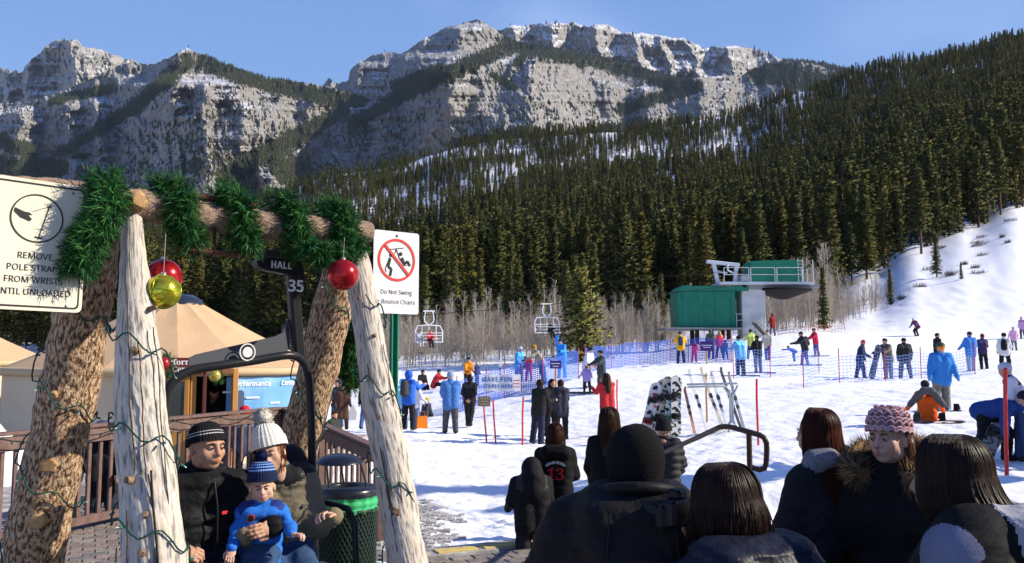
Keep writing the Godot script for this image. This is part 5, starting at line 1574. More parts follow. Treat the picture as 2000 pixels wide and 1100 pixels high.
# ---------- plaza, steps, snow bank
const AX := Vector3(0.7071, 0, -0.7071)
const NX := Vector3(0.7071, 0, 0.7071)
func paver_mat(k: int) -> StandardMaterial3D:
	var c: Color = [lin(0.20, 0.17, 0.15), lin(0.25, 0.22, 0.19), lin(0.17, 0.16, 0.155), lin(0.24, 0.19, 0.165)][k]
	return surf([[0.0, c * 0.65], [0.6, c], [1.0, c * 1.25]], FastNoiseLite.TYPE_SIMPLEX_SMOOTH, 0.03, 0.85, Vector3.ONE * 1.3, true, 0.4, 0.05, 60 + k, 4, 128)
func plaza() -> void:
	var bed := surf([[0.0, lin(0.20, 0.19, 0.18)], [0.5, lin(0.30, 0.29, 0.28)], [1.0, lin(0.6, 0.6, 0.62)]], FastNoiseLite.TYPE_SIMPLEX_SMOOTH, 0.02, 0.9, Vector3.ONE * 0.6, true, 0.3, 0.04, 9, 5, 256)
	var m := MB.new()
	var edge := PackedVector2Array([Vector2(-14, -12), Vector2(-14, 22), Vector2(-3.6, 22), Vector2(-3.3, 13.2), Vector2(-1.75, 8.9), Vector2(-0.9, 8.35), Vector2(1.9, 9.75), Vector2(3.0, 10.1), Vector2(13, 10.3), Vector2(13, -12)])
	var pl := PackedVector2Array()
	for p in edge: pl.append(Vector2(p.x, p.y))
	m.plate(pl, 0.5, Transform3D(Basis(Vector3(1, 0, 0), Vector3(0, 0, -1), Vector3(0, 1, 0)), Vector3(0, -0.29, 0)))
	var plz := structure(m, "plaza", bed)
	# pavers laid in running bond where the picture sees them
	var pm := []
	for k in 4: pm.append(paver_mat(k))
	var shapes := []
	for k in 2:
		var b := MB.new()
		b.box(xf(Vector3.ZERO), Vector3(0.208, 0.06, 0.128), 0.008)
		shapes.append(b.mesh())
	var r := RandomNumberGenerator.new()
	r.seed = 5
	var dir := Basis(Vector3.UP, 0.45)
	var n := 0
	var rest := MB.new()
	for iz in range(-70, 120):
		for ix in range(-60, 60):
			var p: Vector3 = dir * Vector3((ix + 0.5 * (iz % 2)) * 0.22, 0, -iz * 0.14)
			var x := p.x
			var z := -p.z
			if z < 6.6 or z > 13.0: continue
			var px := 1000.0 + F * x / z
			if px < 60.0 or px > 2060.0: continue
			if not Geometry2D.is_point_in_polygon(Vector2(x, z), edge) or (x > -1.0 and x < 2.2 and z > 8.35 + (x + 0.9) * 0.5 - 0.16): continue
			var t := Transform3D(dir.rotated(Vector3.UP, r.randf_range(-0.02, 0.02)), Vector3(x, -0.036 + r.randf_range(0.0, 0.006), p.z))
			var see := (px > 840.0 and px < 1130.0 and z > 7.6) or (px > 1505.0 and px < 1640.0 and z > 7.5) or (px > 130.0 and px < 300.0 and z > 7.6 and z < 11.0) or (px > 1290 and px < 1360 and z > 7.8)
			if not see or n > 298:
				rest.col = Color(0.20, 0.175, 0.16) * r.randf_range(0.8, 1.25)
				rest.box(t, Vector3(0.208, 0.06, 0.128), 0.008)
				continue
			n += 1
			var o := put(shapes[0], "paver", pm[r.randi() % 4], plz)
			o.transform = t
	put(rest, "paver_field", vmat(0.88), plz).set_meta("kind", "stuff")
	# lower terrace of small cobbles half under trodden snow
	var cm := MB.new()
	for iz in 46:
		for ix in 40:
			var x := -2.15 + ix * 0.115 + 0.05 * (iz % 2)
			var z := 9.4 + iz * 0.105
			var cover := N2.get_noise_2d(x * 0.7, z * 0.5) * 1.1 + smoothstep(-1.4, 0.4, x + (z - 11.0) * 0.12) * 1.7 - 0.45
			if cover > 0.25 + r.randf_range(-0.2, 0.2): continue
			var y := on_snow(x, z) - 0.010 + r.randf_range(0, 0.010)
			cm.col = Color(0.40, 0.385, 0.37) * r.randf_range(0.75, 1.2)
			cm.box(xf(Vector3(x, y, -z), r.randf_range(-0.05, 0.05)), Vector3(0.10, 0.05, 0.088), 0.008)
	var cob := put(cm, "cobbles", vmat(0.9))
	tag(cob, "small grey cobbles showing through trodden snow below the steps", "cobbles", "", "stuff")
	# steps with yellow nosing
	var so := thing("plaza_steps", "paved steps with yellow painted nosing down to the snow", "steps", Vector3.ZERO)
	var a := Vector3(-0.95, 0, -8.33)
	var c := Vector3(1.95, 0, -9.78)
	var t := (c - a).normalized()
	var away := Vector3(-t.z, 0, t.x) * -1.0
	if away.z > 0.0: away = -away
	for k in 3:
		var s := MB.new()
		var q := away * (0.16 + 0.30 * k) + Vector3(0, -0.075 - 0.14 * k, 0)
		s.slab(a + q, c + q, Vector3.UP, 0.30, 0.14, 0.012)
		put(s, "tread", bed, so)
	var seg := [[0.0, 0.06], [0.09, 0.22], [0.24, 0.62], [0.65, 1.0]]
	for k in seg:
		var s := MB.new()
		s.slab(a.lerp(c, k[0]) + away * 0.10 + Vector3(0, -0.002, 0), a.lerp(c, k[1]) + away * 0.10 + Vector3(0, -0.002, 0), Vector3.UP, 0.16, 0.02, 0.004)
		put(s, "yellow_nosing", surf([[0.0, lin(0.30, 0.26, 0.18)], [0.35, lin(0.55, 0.42, 0.13)], [1.0, lin(0.62, 0.50, 0.20)]], FastNoiseLite.TYPE_SIMPLEX_SMOOTH, 0.03, 0.7, Vector3.ONE * 1.5, true, 0.2, 0.05, 88, 4, 128), so)
	# ploughed snow bank along the plaza
	snow_heap("snow_bank", "ploughed snow bank along the plaza edge in front of the rack", [Vector3(1.7, -0.1, -10.1), Vector3(2.6, 0, -10.4), Vector3(3.6, 0, -10.5), Vector3(5.0, 0.02, -10.4), Vector3(7.0, 0.05, -10.3), Vector3(9.5, 0.1, -10.2)], [0.12, 0.38, 0.46, 0.44, 0.40, 0.30], 0.75)
	snow_heap("snow_pile", "shovelled snow pile beside the tents", [Vector3(-8.9, 0, -13.4), Vector3(-8.0, 0, -13.6), Vector3(-7.4, 0, -13.8)], [0.3, 0.95, 0.3], 0.7)
	snow_heap("snow_pile", "small snow pile between railing and litter bin", [Vector3(-1.55, -0.1, -8.2), Vector3(-1.15, -0.05, -7.8), Vector3(-0.9, -0.05, -7.4)], [0.08, 0.16, 0.06], 0.5)
func snow_heap(called: String, label: String, line: Array, hs: Array, w: float) -> void:
	var m := MB.new()
	var n := 14
	var pts := []
	var hh := []
	for k in line.size() - 1:
		for q in 12:
			pts.append((line[k] as Vector3).lerp(line[k + 1], q / 12.0)); hh.append(lerpf(hs[k], hs[k + 1], q / 12.0))
	for k in pts.size():
		var p: Vector3 = pts[k]
		var t: Vector3 = (pts[min(k + 1, pts.size() - 1)] - pts[max(k - 1, 0)]).normalized()
		var s := Vector3(-t.z, 0, t.x)
		for q in n + 1:
			var f := (float(q) / n - 0.5) * 2.0
			var v := p + s * f * w
			v.y += hh[k] * pow(maxf(0.0, 1.0 - pow(absf(f), 2.2)), 0.75) - 0.06 + 0.07 * N2.get_noise_3dv(v * 1.6) + 0.03 * N2.get_noise_3dv(v * 6.0)
			m.vert(v, Vector3.UP)
	for k in pts.size() - 1:
		for q in n:
			var a := k * (n + 1) + q
			m.i.append_array([a, a + 1, a + n + 1, a + 1, a + n + 2, a + n + 1])
	for k in m.n.size(): m.n[k] = Vector3.ZERO
	for t in range(0, m.i.size(), 3):
		var g := (m.v[m.i[t + 2]] - m.v[m.i[t]]).cross(m.v[m.i[t + 1]] - m.v[m.i[t]])
		for q in 3: m.n[m.i[t + q]] += g
	var flip := m.n[m.n.size() / 2].y < 0.0
	for k in m.n.size(): m.n[k] = m.n[k].normalized() * (-1.0 if flip else 1.0)
	if flip:
		for t in range(0, m.i.size(), 3):
			var x := m.i[t]
			m.i[t] = m.i[t + 1]; m.i[t + 1] = x
	var o := put(m, called, snow_mat)
	tag(o, label, "snow bank", "heaps of snow")

# ---------- log arch
func log_material(kind: String) -> StandardMaterial3D:
	var m := StandardMaterial3D.new()
	var st: Array
	if kind == "bare": st = [[0.0, lin(0.10, 0.08, 0.065)], [0.28, lin(0.26, 0.235, 0.205)], [0.42, lin(0.44, 0.41, 0.365)], [0.55, lin(0.56, 0.52, 0.46)], [0.68, lin(0.52, 0.42, 0.31)], [1.0, lin(0.63, 0.59, 0.53)]]
	elif kind == "bark": st = [[0.0, lin(0.03, 0.018, 0.013)], [0.36, lin(0.07, 0.04, 0.026)], [0.43, lin(0.26, 0.13, 0.06)], [0.54, lin(0.40, 0.25, 0.135)], [0.64, lin(0.52, 0.39, 0.25)], [1.0, lin(0.58, 0.47, 0.33)]]
	else: st = [[0.0, lin(0.07, 0.045, 0.03)], [0.4, lin(0.24, 0.16, 0.11)], [1.0, lin(0.42, 0.30, 0.21)]]
	var f := noise(FastNoiseLite.TYPE_SIMPLEX_SMOOTH, 0.025 if kind == "bare" else 0.035, 6, 71)
	if kind != "bare":
		f.fractal_gain = 0.68
		f.domain_warp_enabled = true
		f.domain_warp_amplitude = 18.0; f.domain_warp_frequency = 0.03
	m.albedo_texture = tex(ramp_image(f, 512, st))
	var im := f.get_seamless_image(512, 512)
	im.convert(Image.FORMAT_RGBA8)
	im.bump_map_to_normal_map(9.0)
	m.normal_enabled = true
	m.normal_texture = tex(im)
	m.normal_scale = 0.7 if kind == "bare" else 1.1
	m.roughness = 0.85
	m.uv1_scale = Vector3(2.0, 0.45, 1) if kind == "bare" else Vector3(2.0, 0.9, 1)
	return m
func log_mesh(pts: Array, radii: Array, rough: float, fq: float, sides := 28, per := 26) -> MB:
	# a log along a bent axis, skin displaced by noise
	var m := MB.new()
	var cv := Curve3D.new()
	for k in pts.size():
		var t: Vector3 = (pts[min(k + 1, pts.size() - 1)] - pts[max(k - 1, 0)]) / 6.0
		cv.add_point(pts[k], -t, t)
	var len := cv.get_baked_length()
	var n := per * (pts.size() - 1)
	var p := []
	var r := []
	for k in n + 1:
		var f := float(k) / n
		p.append(cv.sample_baked(len * f, true))
		var g := f * (radii.size() - 1)
		var j := mini(int(g), radii.size() - 2)
		r.append(lerpf(radii[j], radii[j + 1], g - j))
	m.tube(p, r, sides, true, rough, NR if fq > 5.0 else N2, fq)
	return m
func knot(parent: Node, at: Vector3, out: Vector3, r: float, l: float, m: Material) -> void:
	var k := MB.new()
	k.tube([at - out * 0.05, at + out * (l * 0.3 - 0.006), at + out * (l * 0.6 - 0.006)], [r * 1.3, r * 0.95, r * 0.7], 12, true, r * 0.5, N2, 34.0)
	put(k, "branch_stub", m, parent)
func on_post(a: Vector3, b: Vector3, f: float, ang: float, r: float) -> Array:
	var t := (b - a).normalized()
	var s := t.cross(Vector3.BACK).normalized()
	var u := s.cross(t)
	var d := s * cos(ang) + u * sin(ang)
	return [a.lerp(b, f) + d * r, d]
func light_string(label: String, a: Vector3, b: Vector3, ra: float, rb: float, turns: float, f0: float, f1: float) -> void:
	var o := thing("light_string", label, "string lights", Vector3.ZERO, 0, "green string lights on the log posts")
	var pts := []
	var n := int(turns * 30)
	for k in n + 1:
		var f := float(k) / n
		var q := on_post(a, b, lerpf(f0, f1, f) + 0.012 * sin(k * 1.1), f * turns * TAU, lerpf(ra, rb, lerpf(f0, f1, f)) + 0.012)
		pts.append(q[0])
	var m := MB.new()
	m.tube(pts, [0.0045], 5)
	put(m, "wire", mat(lin(0.01, 0.06, 0.045), 0.5), o)
	for k in range(3, n, 6):
		var q := on_post(a, b, lerpf(f0, f1, float(k) / n), float(k) / n * turns * TAU, lerpf(ra, rb, lerpf(f0, f1, float(k) / n)) + 0.012)
		var d: Vector3 = (q[1] + Vector3(rng.randf_range(-0.6, 0.6), rng.randf_range(-0.8, 0.3), rng.randf_range(-0.4, 0.4))).normalized()
		var g := MB.new()
		g.tube([q[0], q[0] + d * 0.022], [0.006, 0.0055], 6)
		var s := put(g, "socket", mat(lin(0.015, 0.12, 0.085), 0.45), o)
		var h := MB.new()
		h.tube([q[0] + d * 0.022, q[0] + d * 0.036], [0.0035, 0.001], 5)
		put(h, "bulb", mat(lin(0.55, 0.62, 0.60), 0.15), s)
func needles(m: MB, path: Array, rad: float, count: int, len: float, sd: int) -> void:
	var r := RandomNumberGenerator.new()
	r.seed = sd
	for k in count:
		var f := r.randf() * (path.size() - 1.001)
		var j := int(f)
		var p: Vector3 = (path[j] as Vector3).lerp(path[j + 1], f - j)
		var t: Vector3 = (path[j + 1] - path[j]).normalized()
		# a twig with needles down both sides
		var d := Vector3(r.randf_range(-1, 1), r.randf_range(-1, 1), r.randf_range(-1, 1)).normalized()
		d = (d - t * d.dot(t) * 0.4 + t * 0.35).normalized()
		var l := rad * r.randf_range(0.65, 1.15)
		var sx := d.cross(Vector3(r.randf_range(-1, 1), r.randf_range(-1, 1), r.randf_range(-1, 1))).normalized()
		var sy := d.cross(sx)
		var g := r.randf_range(0.6, 1.3)
		var hue := r.randf()
		for q in 13:
			var u := 0.25 + 0.75 * q / 13.0
			var b := p + d * l * u
			var a := r.randf() * TAU
			var e := (sx * cos(a) + sy * sin(a) + d * 0.75).normalized() * len * r.randf_range(0.7, 1.2)
			var w := e.cross(d).normalized() * 0.0028
			m.col = (Color(0.016, 0.080, 0.024) if hue < 0.6 else Color(0.045, 0.135, 0.030)) * g * r.randf_range(0.75, 1.3)
			m.flat3(b - w, b + w, b + e, (e.cross(w).normalized() + d * 0.3).normalized())
func ornament(label: String, at: Vector3, r: float, m: Material, hang: float) -> Node3D:
	var o := thing("bauble", label, "ornament", at, 0, "christmas baubles on the log arch")
	var b := MB.new()
	b.ball(xf(Vector3.ZERO), Vector3.ONE * r, 24, 32)
	put(b, "ball", m, o)
	var c := MB.new()
	c.tube([Vector3(0, r * 0.98, 0), Vector3(0, r * 1.13, 0)], [r * 0.16, r * 0.14], 12)
	put(c, "cap", mat(lin(0.5, 0.48, 0.42), 0.3, 0.8), o)
	var d := MB.new()
	d.tube([Vector3(0, r * 1.1, 0), Vector3(0.004, r * 1.1 + hang, 0)], [0.0015], 4)
	put(d, "string", mat(lin(0.4, 0.38, 0.33), 0.7), o)
	return o
func arch() -> void:
	var bare := log_material("bare")
	var bark := log_material("bark")
	var beam_m := log_material("beam")
	var cutm := surf([[0.0, lin(0.30, 0.17, 0.07)], [1.0, lin(0.52, 0.34, 0.17)]], FastNoiseLite.TYPE_SIMPLEX_SMOOTH, 0.02, 0.8, Vector3.ONE * 4.0, false, 0.2, 0.04, 51, 4, 128)
	var knotm := surf([[0.0, lin(0.05, 0.03, 0.02)], [0.5, lin(0.20, 0.13, 0.08)], [1.0, lin(0.40, 0.28, 0.17)]], FastNoiseLite.TYPE_SIMPLEX_SMOOTH, 0.03, 0.85, Vector3.ONE * 9.0, false, 0.3, 0.05, 52, 4, 128)
	var o := thing("log_arch", "rustic log arch of two bare and two bark posts under a beam", "arch", Vector3.ZERO)
	# bare posts in front
	var A0 := Vector3(-1.48, -0.05, -3.90)
	var A1 := Vector3(-1.955, 2.60, -4.42)
	var p1 := put(log_mesh([A0, A0.lerp(A1, 0.35) + Vector3(0.015, 0, 0), A0.lerp(A1, 0.7) + Vector3(-0.01, 0, 0), A1.lerp(A0, 0.015), A1], [0.178, 0.168, 0.158, 0.148, 0.140, 0.128, 0.115, 0.10, 0.072, 0.05], 0.020, 2.2), "bare_post", bare, o)
	var B0 := Vector3(-0.42, -0.35, -4.98)
	var B1 := Vector3(-1.0, 2.62, -5.45)
	var p2 := put(log_mesh([B0, B0.lerp(B1, 0.4) + Vector3(0.015, 0, 0), B0.lerp(B1, 0.7), B1], [0.125, 0.118, 0.116, 0.108, 0.106, 0.098, 0.088, 0.075], 0.020, 2.6), "bare_post", bare, o)
	var C0 := Vector3(-2.94, -0.05, -5.32)
	var C1 := Vector3(-2.22, 2.68, -4.62)
	var p3 := put(log_mesh([C0, C0.lerp(C1, 0.3) + Vector3(-0.02, 0, 0), C0.lerp(C1, 0.65) + Vector3(0.02, 0, 0), C1], [0.185, 0.172, 0.164, 0.154, 0.150, 0.14, 0.125], 0.022, 4.6, 36, 34), "bark_post", bark, o)
	var D0 := Vector3(-1.86, -0.2, -6.32)
	var D1 := Vector3(-1.06, 2.68, -5.62)
	var p4 := put(log_mesh([D0, D0.lerp(D1, 0.35), D0.lerp(D1, 0.7) + Vector3(0.02, 0, 0), D1], [0.150, 0.142, 0.138, 0.13, 0.12], 0.020, 4.6, 32, 30), "bark_post", bark, o)
	var E0 := Vector3(-1.93, 2.62, -4.44) - AX * 0.85
	var E1 := Vector3(-1.93, 2.64, -4.44) + AX * 1.44
	put(log_mesh([E0, E0.lerp(E1, 0.3) + Vector3(0, 0.02, 0), E0.lerp(E1, 0.65) + Vector3(0, -0.02, 0), E1], [0.058, 0.066, 0.072, 0.074, 0.074, 0.072, 0.064], 0.020, 7.5, 30, 30), "beam", beam_m, o)
	# branch stubs and sawn knots
	for q in [[A0, A1, 0.72, 0.16, 0.155, 0.018, 0.03], [A0, A1, 0.60, -0.6, 0.155, 0.016, 0.015], [A0, A1, 0.50, -0.1, 0.16, 0.020, 0.012], [A0, A1, 0.38, 0.1, 0.165, 0.02, 0.02], [A0, A1, 0.44, 0.2, 0.165, 0.018, 0.012], [A0, A1, 0.31, 0.35, 0.17, 0.02, 0.02], [A0, A1, 0.80, 0.7, 0.13, 0.014, 0.02]]:
		var k := on_post(q[0], q[1], q[2], PI * 0.5 - q[3] * 1.6, q[4])
		knot(p1, k[0], k[1], q[5] * 0.8, q[6], knotm)
	for q in [[0.44, 0.1, 0.115, 0.028, 0.05], [0.62, 0.0, 0.105, 0.016, 0.02], [0.78, 0.3, 0.10, 0.016, 0.02], [0.2, -0.7, 0.12, 0.022, 0.03], [0.86, -0.1, 0.09, 0.014, 0.02]]:
		var k := on_post(B0, B1, q[0], PI * 0.5 - q[1] * 1.6, q[2])
		knot(p2, k[0], k[1], q[3] * 0.8, q[4], knotm)
	for q in [[0.64, 0.1, 0.153, 0.024, 0.05], [0.50, 0.25, 0.158, 0.048, 0.018], [0.385, 0.2, 0.164, 0.05, 0.012], [0.27, -0.05, 0.172, 0.024, 0.04], [0.14, -0.5, 0.178, 0.03, 0.04], [0.22, 0.75, 0.172, 0.06, 0.02]]:
		var k := on_post(C0, C1, q[0], PI * 0.5 - q[1] * 1.6, q[2])
		knot(p3, k[0], k[1], q[3], q[4], cutm)
	for pst in [[p1, A0, A1, 0.178, 0.115], [p2, B0, B1, 0.125, 0.088]]:
		for k in 7:
			var cr := MB.new()
			var f0 := rng.randf_range(0.08, 0.6)
			var fl := rng.randf_range(0.12, 0.34)
			var an := PI * 0.5 + rng.randf_range(-1.1, 1.1)
			var pts := []
			for e in 22:
				var f: float = f0 + fl * e / 21.0
				var rr: float = lerpf(pst[3], pst[4], f) + 0.020 * N2.get_noise_3dv((pst[1] as Vector3).lerp(pst[2], f) * 2.2) - 0.002
				pts.append(on_post(pst[1], pst[2], f, an + 0.10 * N2.get_noise_2d(e * 0.12, k * 7.0), rr)[0])
			cr.tube(pts, [0.001, 0.003, 0.0045, 0.003, 0.001] if false else [0.0030], 5, false)
			put(cr, "crack", mat(lin(0.06, 0.045, 0.035), 0.95), pst[0])
	for q in [[0.355, 0.0, 0.105, 0.045, 0.022], [0.62, 0.3, 0.10, 0.03, 0.02]]:
		var k := on_post(E0, E1, q[0], PI * 0.5, q[2])
		knot(o, k[0] + Vector3(0, 0.02, 0), k[1], q[3], q[4], cutm)
	var cb := MB.new()
	var cp := []
	for k in 16:
		var q := on_post(A0, A1, 0.06 + 0.03 * k, PI * 0.5 - 0.55 - 0.02 * sin(k * 0.8), 0.176 - 0.002 * k)
		cp.append(q[0] + q[1] * 0.008)
	cb.tube(cp, [0.006], 6)
	tag(put(cb, "power_cord", mat(lin(0.012, 0.012, 0.013), 0.5)), "black power cord running down the bare log post", "cord")
	light_string("green string lights wound round the thick bare post", A0, A1, 0.178, 0.115, 4.6, 0.05, 0.80)
	light_string("green string lights wound round the slim bare post", B0, B1, 0.128, 0.092, 4.2, 0.08, 0.86)
	light_string("green string lights wound round the knotted bark post", C0, C1, 0.196, 0.150, 4.4, 0.05, 0.85)
	light_string("dark string lights wound round the shaded bark post", D0, D1, 0.158, 0.132, 3.6, 0.1, 0.95)
	# steel bracket under the beam
	var bk := thing("hanger_bracket", "rusty steel bar bracket bolted under the log beam", "bracket", Vector3.ZERO)
	var bc := E0.lerp(E1, 0.60)
	var rust := surf([[0.0, lin(0.05, 0.025, 0.018)], [1.0, lin(0.14, 0.06, 0.035)]], FastNoiseLite.TYPE_SIMPLEX_SMOOTH, 0.03, 0.8, Vector3.ONE * 4.0, false, 0.2, 0.05, 14, 4, 128)
	for y in [0.095, -0.20]:
		var b := MB.new()
		b.slab(bc - AX * 0.32 + Vector3(0, y, 0), bc + AX * 0.12 + Vector3(0, y - 0.01, 0), Vector3.UP, 0.07, 0.022, 0.004)
		put(b, "flat_bar", rust, bk)
	for x in [-0.12, 0.02]:
		var b := MB.new()
		b.tube([bc + AX * x + NX * 0.03 + Vector3(0, -0.05, 0), bc + AX * x + NX * 0.03 + Vector3(0, -0.23, 0)], [0.010], 8)
		put(b, "threaded_rod", rust, bk)
	# garland wound along the beam
	var g := MB.new()
	var hx := []
	for k in 141:
		var f := k / 140.0
		var c := E0.lerp(E1, lerpf(0.40, 0.99, f))
		var a := PI * 0.75 - f * TAU * 4.0
		hx.append(c + (NX * cos(a) * 0.10 + Vector3.UP * (sin(a) * 0.125 - 0.015)) + AX * 0.03 * sin(a * 2.0))
	var piece := []
	for k in 141:
		var a := PI * 0.75 - k / 140.0 * TAU * 4.0
		if cos(a) > -0.35: piece.append(hx[k])
		elif piece.size() > 3:
			needles(g, piece, 0.105, 620, 0.048, 301 + k)
			piece = []
	if piece.size() > 3: needles(g, piece, 0.105, 620, 0.048, 999)
	var hl := []
	for k in 21:
		var f := k / 20.0
		hl.append(W(lerpf(200, 172, f) + 18.0 * sin(f * 5.0), lerpf(345, 520, f), lerpf(4.22, 4.12, f)))
	needles(g, hl, 0.105, 1100, 0.05, 302)
	var hs := []
	for k in 13:
		var f := k / 12.0
		hs.append(W(lerpf(595, 700, f), 478.0 + 26.0 * sin(f * PI), lerpf(4.98, 5.3, f)))
	needles(g, hs, 0.09, 600, 0.04, 303)
	var go := thing("garland", "thick green pine garland wound along the log beam", "garland", Vector3.ZERO)
	put(g, "needles", vmat(0.55), go)
	var gw := MB.new()
	gw.tube(hx, [0.008], 5)
	put(gw, "core_wire", mat(lin(0.02, 0.05, 0.02), 0.7), go)
	var g2 := MB.new()
	var hr := []
	for k in 15:
		var f := k / 14.0
		hr.append(W(lerpf(668, 690, f) + 8.0 * sin(f * 6.0), lerpf(620, 752, f), 6.0))
	needles(g2, hr, 0.10, 800, 0.042, 304)
	var g2o := put(g2, "garland", vmat(0.55))
	tag(g2o, "short green garland hanging behind the slim bare post", "garland")
	# baubles
	var red := mat(lin(0.42, 0.012, 0.018), 0.22, 0.55)
	var gold := StandardMaterial3D.new()
	gold.albedo_texture = tex(ramp_image(noise(FastNoiseLite.TYPE_CELLULAR, 0.02, 1, 4), 256, [[0.0, lin(0.40, 0.36, 0.02)], [0.5, lin(0.62, 0.55, 0.05)], [1.0, lin(0.50, 0.48, 0.04)]]))
	gold.metallic = 0.75; gold.roughness = 0.2
	ornament("shiny red bauble hanging by the slim bare post", W(670, 537, 5.02), 0.090, red, 0.12)
	ornament("red bauble hanging behind the gold bauble", W(319, 542, 4.62), 0.098, red, 0.14)
	var go2 := ornament("gold green bauble with embossed bands hanging before red bauble", W(318, 570, 4.40), 0.088, gold, 0.2)
	for k in 5:
		var b := MB.new()
		var pts := []
		for q in 33:
			var a := TAU * q / 32.0
			pts.append(Basis.from_euler(Vector3(0.5 + 0.62 * k, 0.7 * k, 0.3)) * Vector3(cos(a), 0.25 * cos(2 * a), sin(a)).normalized() * 0.0885)
		b.tube(pts, [0.0035], 5, false)
		put(b, "embossed_band", mat(lin(0.30, 0.40, 0.02), 0.3, 0.6), go2)

# ---------- signs on the arch
func rounded(w: float, h: float, r: float) -> PackedVector2Array:
	var p := PackedVector2Array()
	for c in [[1, 1, 0.0], [-1, 1, PI / 2], [-1, -1, PI], [1, -1, PI * 1.5]]:
		for k in 6:
			var a: float = c[2] + PI / 2 * k / 5.0
			p.append(Vector2(c[0] * (w / 2 - r) + cos(a) * r, c[1] * (h / 2 - r) + sin(a) * r))
	return p
func outline(m: MB, p: PackedVector2Array, w: float, z: float) -> void:
	var q := Geometry2D.offset_polygon(p, -w)[0]
	for k in p.size():
		var a := p[k]
		var b := p[(k + 1) % p.size()]
		var cen := Vector2.ZERO
		var a2 := a - a.normalized() * w * 1.2
		var b2 := b - b.normalized() * w * 1.2
		m.poly([Vector3(a.x, a.y, z), Vector3(b.x, b.y, z), Vector3(b2.x, b2.y, z), Vector3(a2.x, a2.y, z)], Vector3(0, 0, 1))
func signs() -> void:
	var ink := mat(lin(0.03, 0.03, 0.03), 0.6)
	var c := Vector3(-2.225, 2.375, -4.01)
	var o := thing("instruction_sign", "cream instruction sign with mitten and ski pole pictogram on arch", "sign", c, PI / 4)
	o.rotation.z = -0.015
	var w := 0.46
	var h := 0.61
	var m := MB.new()
	m.plate(rounded(w, h, 0.025), 0.003, Transform3D.IDENTITY)
	put(m, "panel", surf([[0.0, lin(0.70, 0.65, 0.49)], [1.0, lin(0.77, 0.73, 0.58)]], FastNoiseLite.TYPE_SIMPLEX_SMOOTH, 0.015, 0.5, Vector3.ONE, false, 0.0, 0.05, 17, 4, 128), o)
	var bd := MB.new()
	outline(bd, rounded(w - 0.03, h - 0.03, 0.02), 0.008, 0.0035)
	put(bd, "border", ink, o)
	var rg := MB.new()
	rg.ring(0.108, 0.114, 0.002, xf(Vector3(0.01, 0.125, 0.0035)))
	put(rg, "circle", ink, o)
	var mt := MB.new()
	mt.plate(PackedVector2Array([Vector2(-0.085, 0.165), Vector2(-0.045, 0.15), Vector2(-0.022, 0.148), Vector2(-0.012, 0.138), Vector2(-0.03, 0.138), Vector2(-0.012, 0.118), Vector2(-0.02, 0.108), Vector2(-0.06, 0.122), Vector2(-0.088, 0.148)]), 0.002, xf(Vector3(0, 0, 0.0035)))
	put(mt, "mitten_pictogram", ink, o)
	var pl := MB.new()
	pl.slab(Vector3(0.06, 0.185, 0.0035), Vector3(0.02, 0.03, 0.0035), Vector3.BACK, 0.004, 0.002)
	pl.slab(Vector3(0.005, 0.038, 0.0035), Vector3(0.038, 0.032, 0.0035), Vector3.BACK, 0.006, 0.002)
	pl.slab(Vector3(0.06, 0.187, 0.0035), Vector3(-0.01, 0.155, 0.0035), Vector3.BACK, 0.002, 0.002)
	pl.slab(Vector3(0.052, 0.184, 0.0035), Vector3(0.068, 0.19, 0.0035), Vector3.BACK, 0.007, 0.002)
	put(pl, "ski_pole_pictogram", ink, o)
	var rows := ["REMOVE", "POLE STRAPS", "FROM WRISTS", "UNTIL UNLOADED"]
	for k in 4: words(rows[k], 0.0400, o, xf(Vector3(0.012, -0.052 - 0.056 * k, 0.003)), ink, "lettering", "Droid Sans", false, 0.002)
	for q in [[0.16, 0.265], [-0.16, 0.265], [0.16, -0.275]]:
		var s := MB.new()
		s.ball(xf(Vector3(q[0], q[1], 0.002)), Vector3(0.007, 0.007, 0.004), 6, 10)
		put(s, "screw", mat(lin(0.35, 0.36, 0.38), 0.4, 0.7), o)
	# no swinging sign on its green post
	var c2 := Vector3(-0.785, 2.43, -5.88)
	var s2 := thing("warning_sign", "white no swinging sign with red prohibition circle on green post", "sign", Vector3(c2.x, -0.35, c2.z), PI / 4 - 0.12)
	var y := c2.y + 0.35
	var pm := MB.new()
	pm.plate(rounded(0.355, 0.56, 0.02), 0.003, xf(Vector3(0, y, 0)))
	put(pm, "panel", mat(lin(0.74, 0.74, 0.75), 0.45), s2)
	var red := mat(lin(0.62, 0.06, 0.045), 0.5)
	var rr := MB.new()
	rr.ring(0.128, 0.146, 0.002, xf(Vector3(0, y + 0.085, 0.0035)), 48)
	rr.slab(Vector3(-0.095, y + 0.185, 0.0058), Vector3(0.095, y - 0.015, 0.0058), Vector3.BACK, 0.018, 0.002)
	put(rr, "prohibition_circle", red, s2)
	var fg := MB.new()
	var pic := func(list: Array, wd: float):
		for k in list.size() - 1: fg.slab(Vector3(list[k][0], y + list[k][1], 0.0035), Vector3(list[k + 1][0], y + list[k + 1][1], 0.0035), Vector3.BACK, wd, 0.002)
	pic.call([[-0.075, 0.150], [0.055, 0.172]], 0.005)
	pic.call([[-0.005, 0.163], [-0.012, 0.135], [-0.055, 0.10], [-0.088, 0.02], [-0.08, 0.0]], 0.005)
	pic.call([[-0.005, 0.163], [0.02, 0.10], [0.06, 0.05], [0.08, 0.055]], 0.005)
	pic.call([[-0.05, 0.095], [-0.066, 0.035], [-0.040, 0.022], [-0.05, -0.025]], 0.018)
	pic.call([[0.040, 0.105], [0.060, 0.062], [0.085, 0.082], [0.105, 0.05]], 0.018)
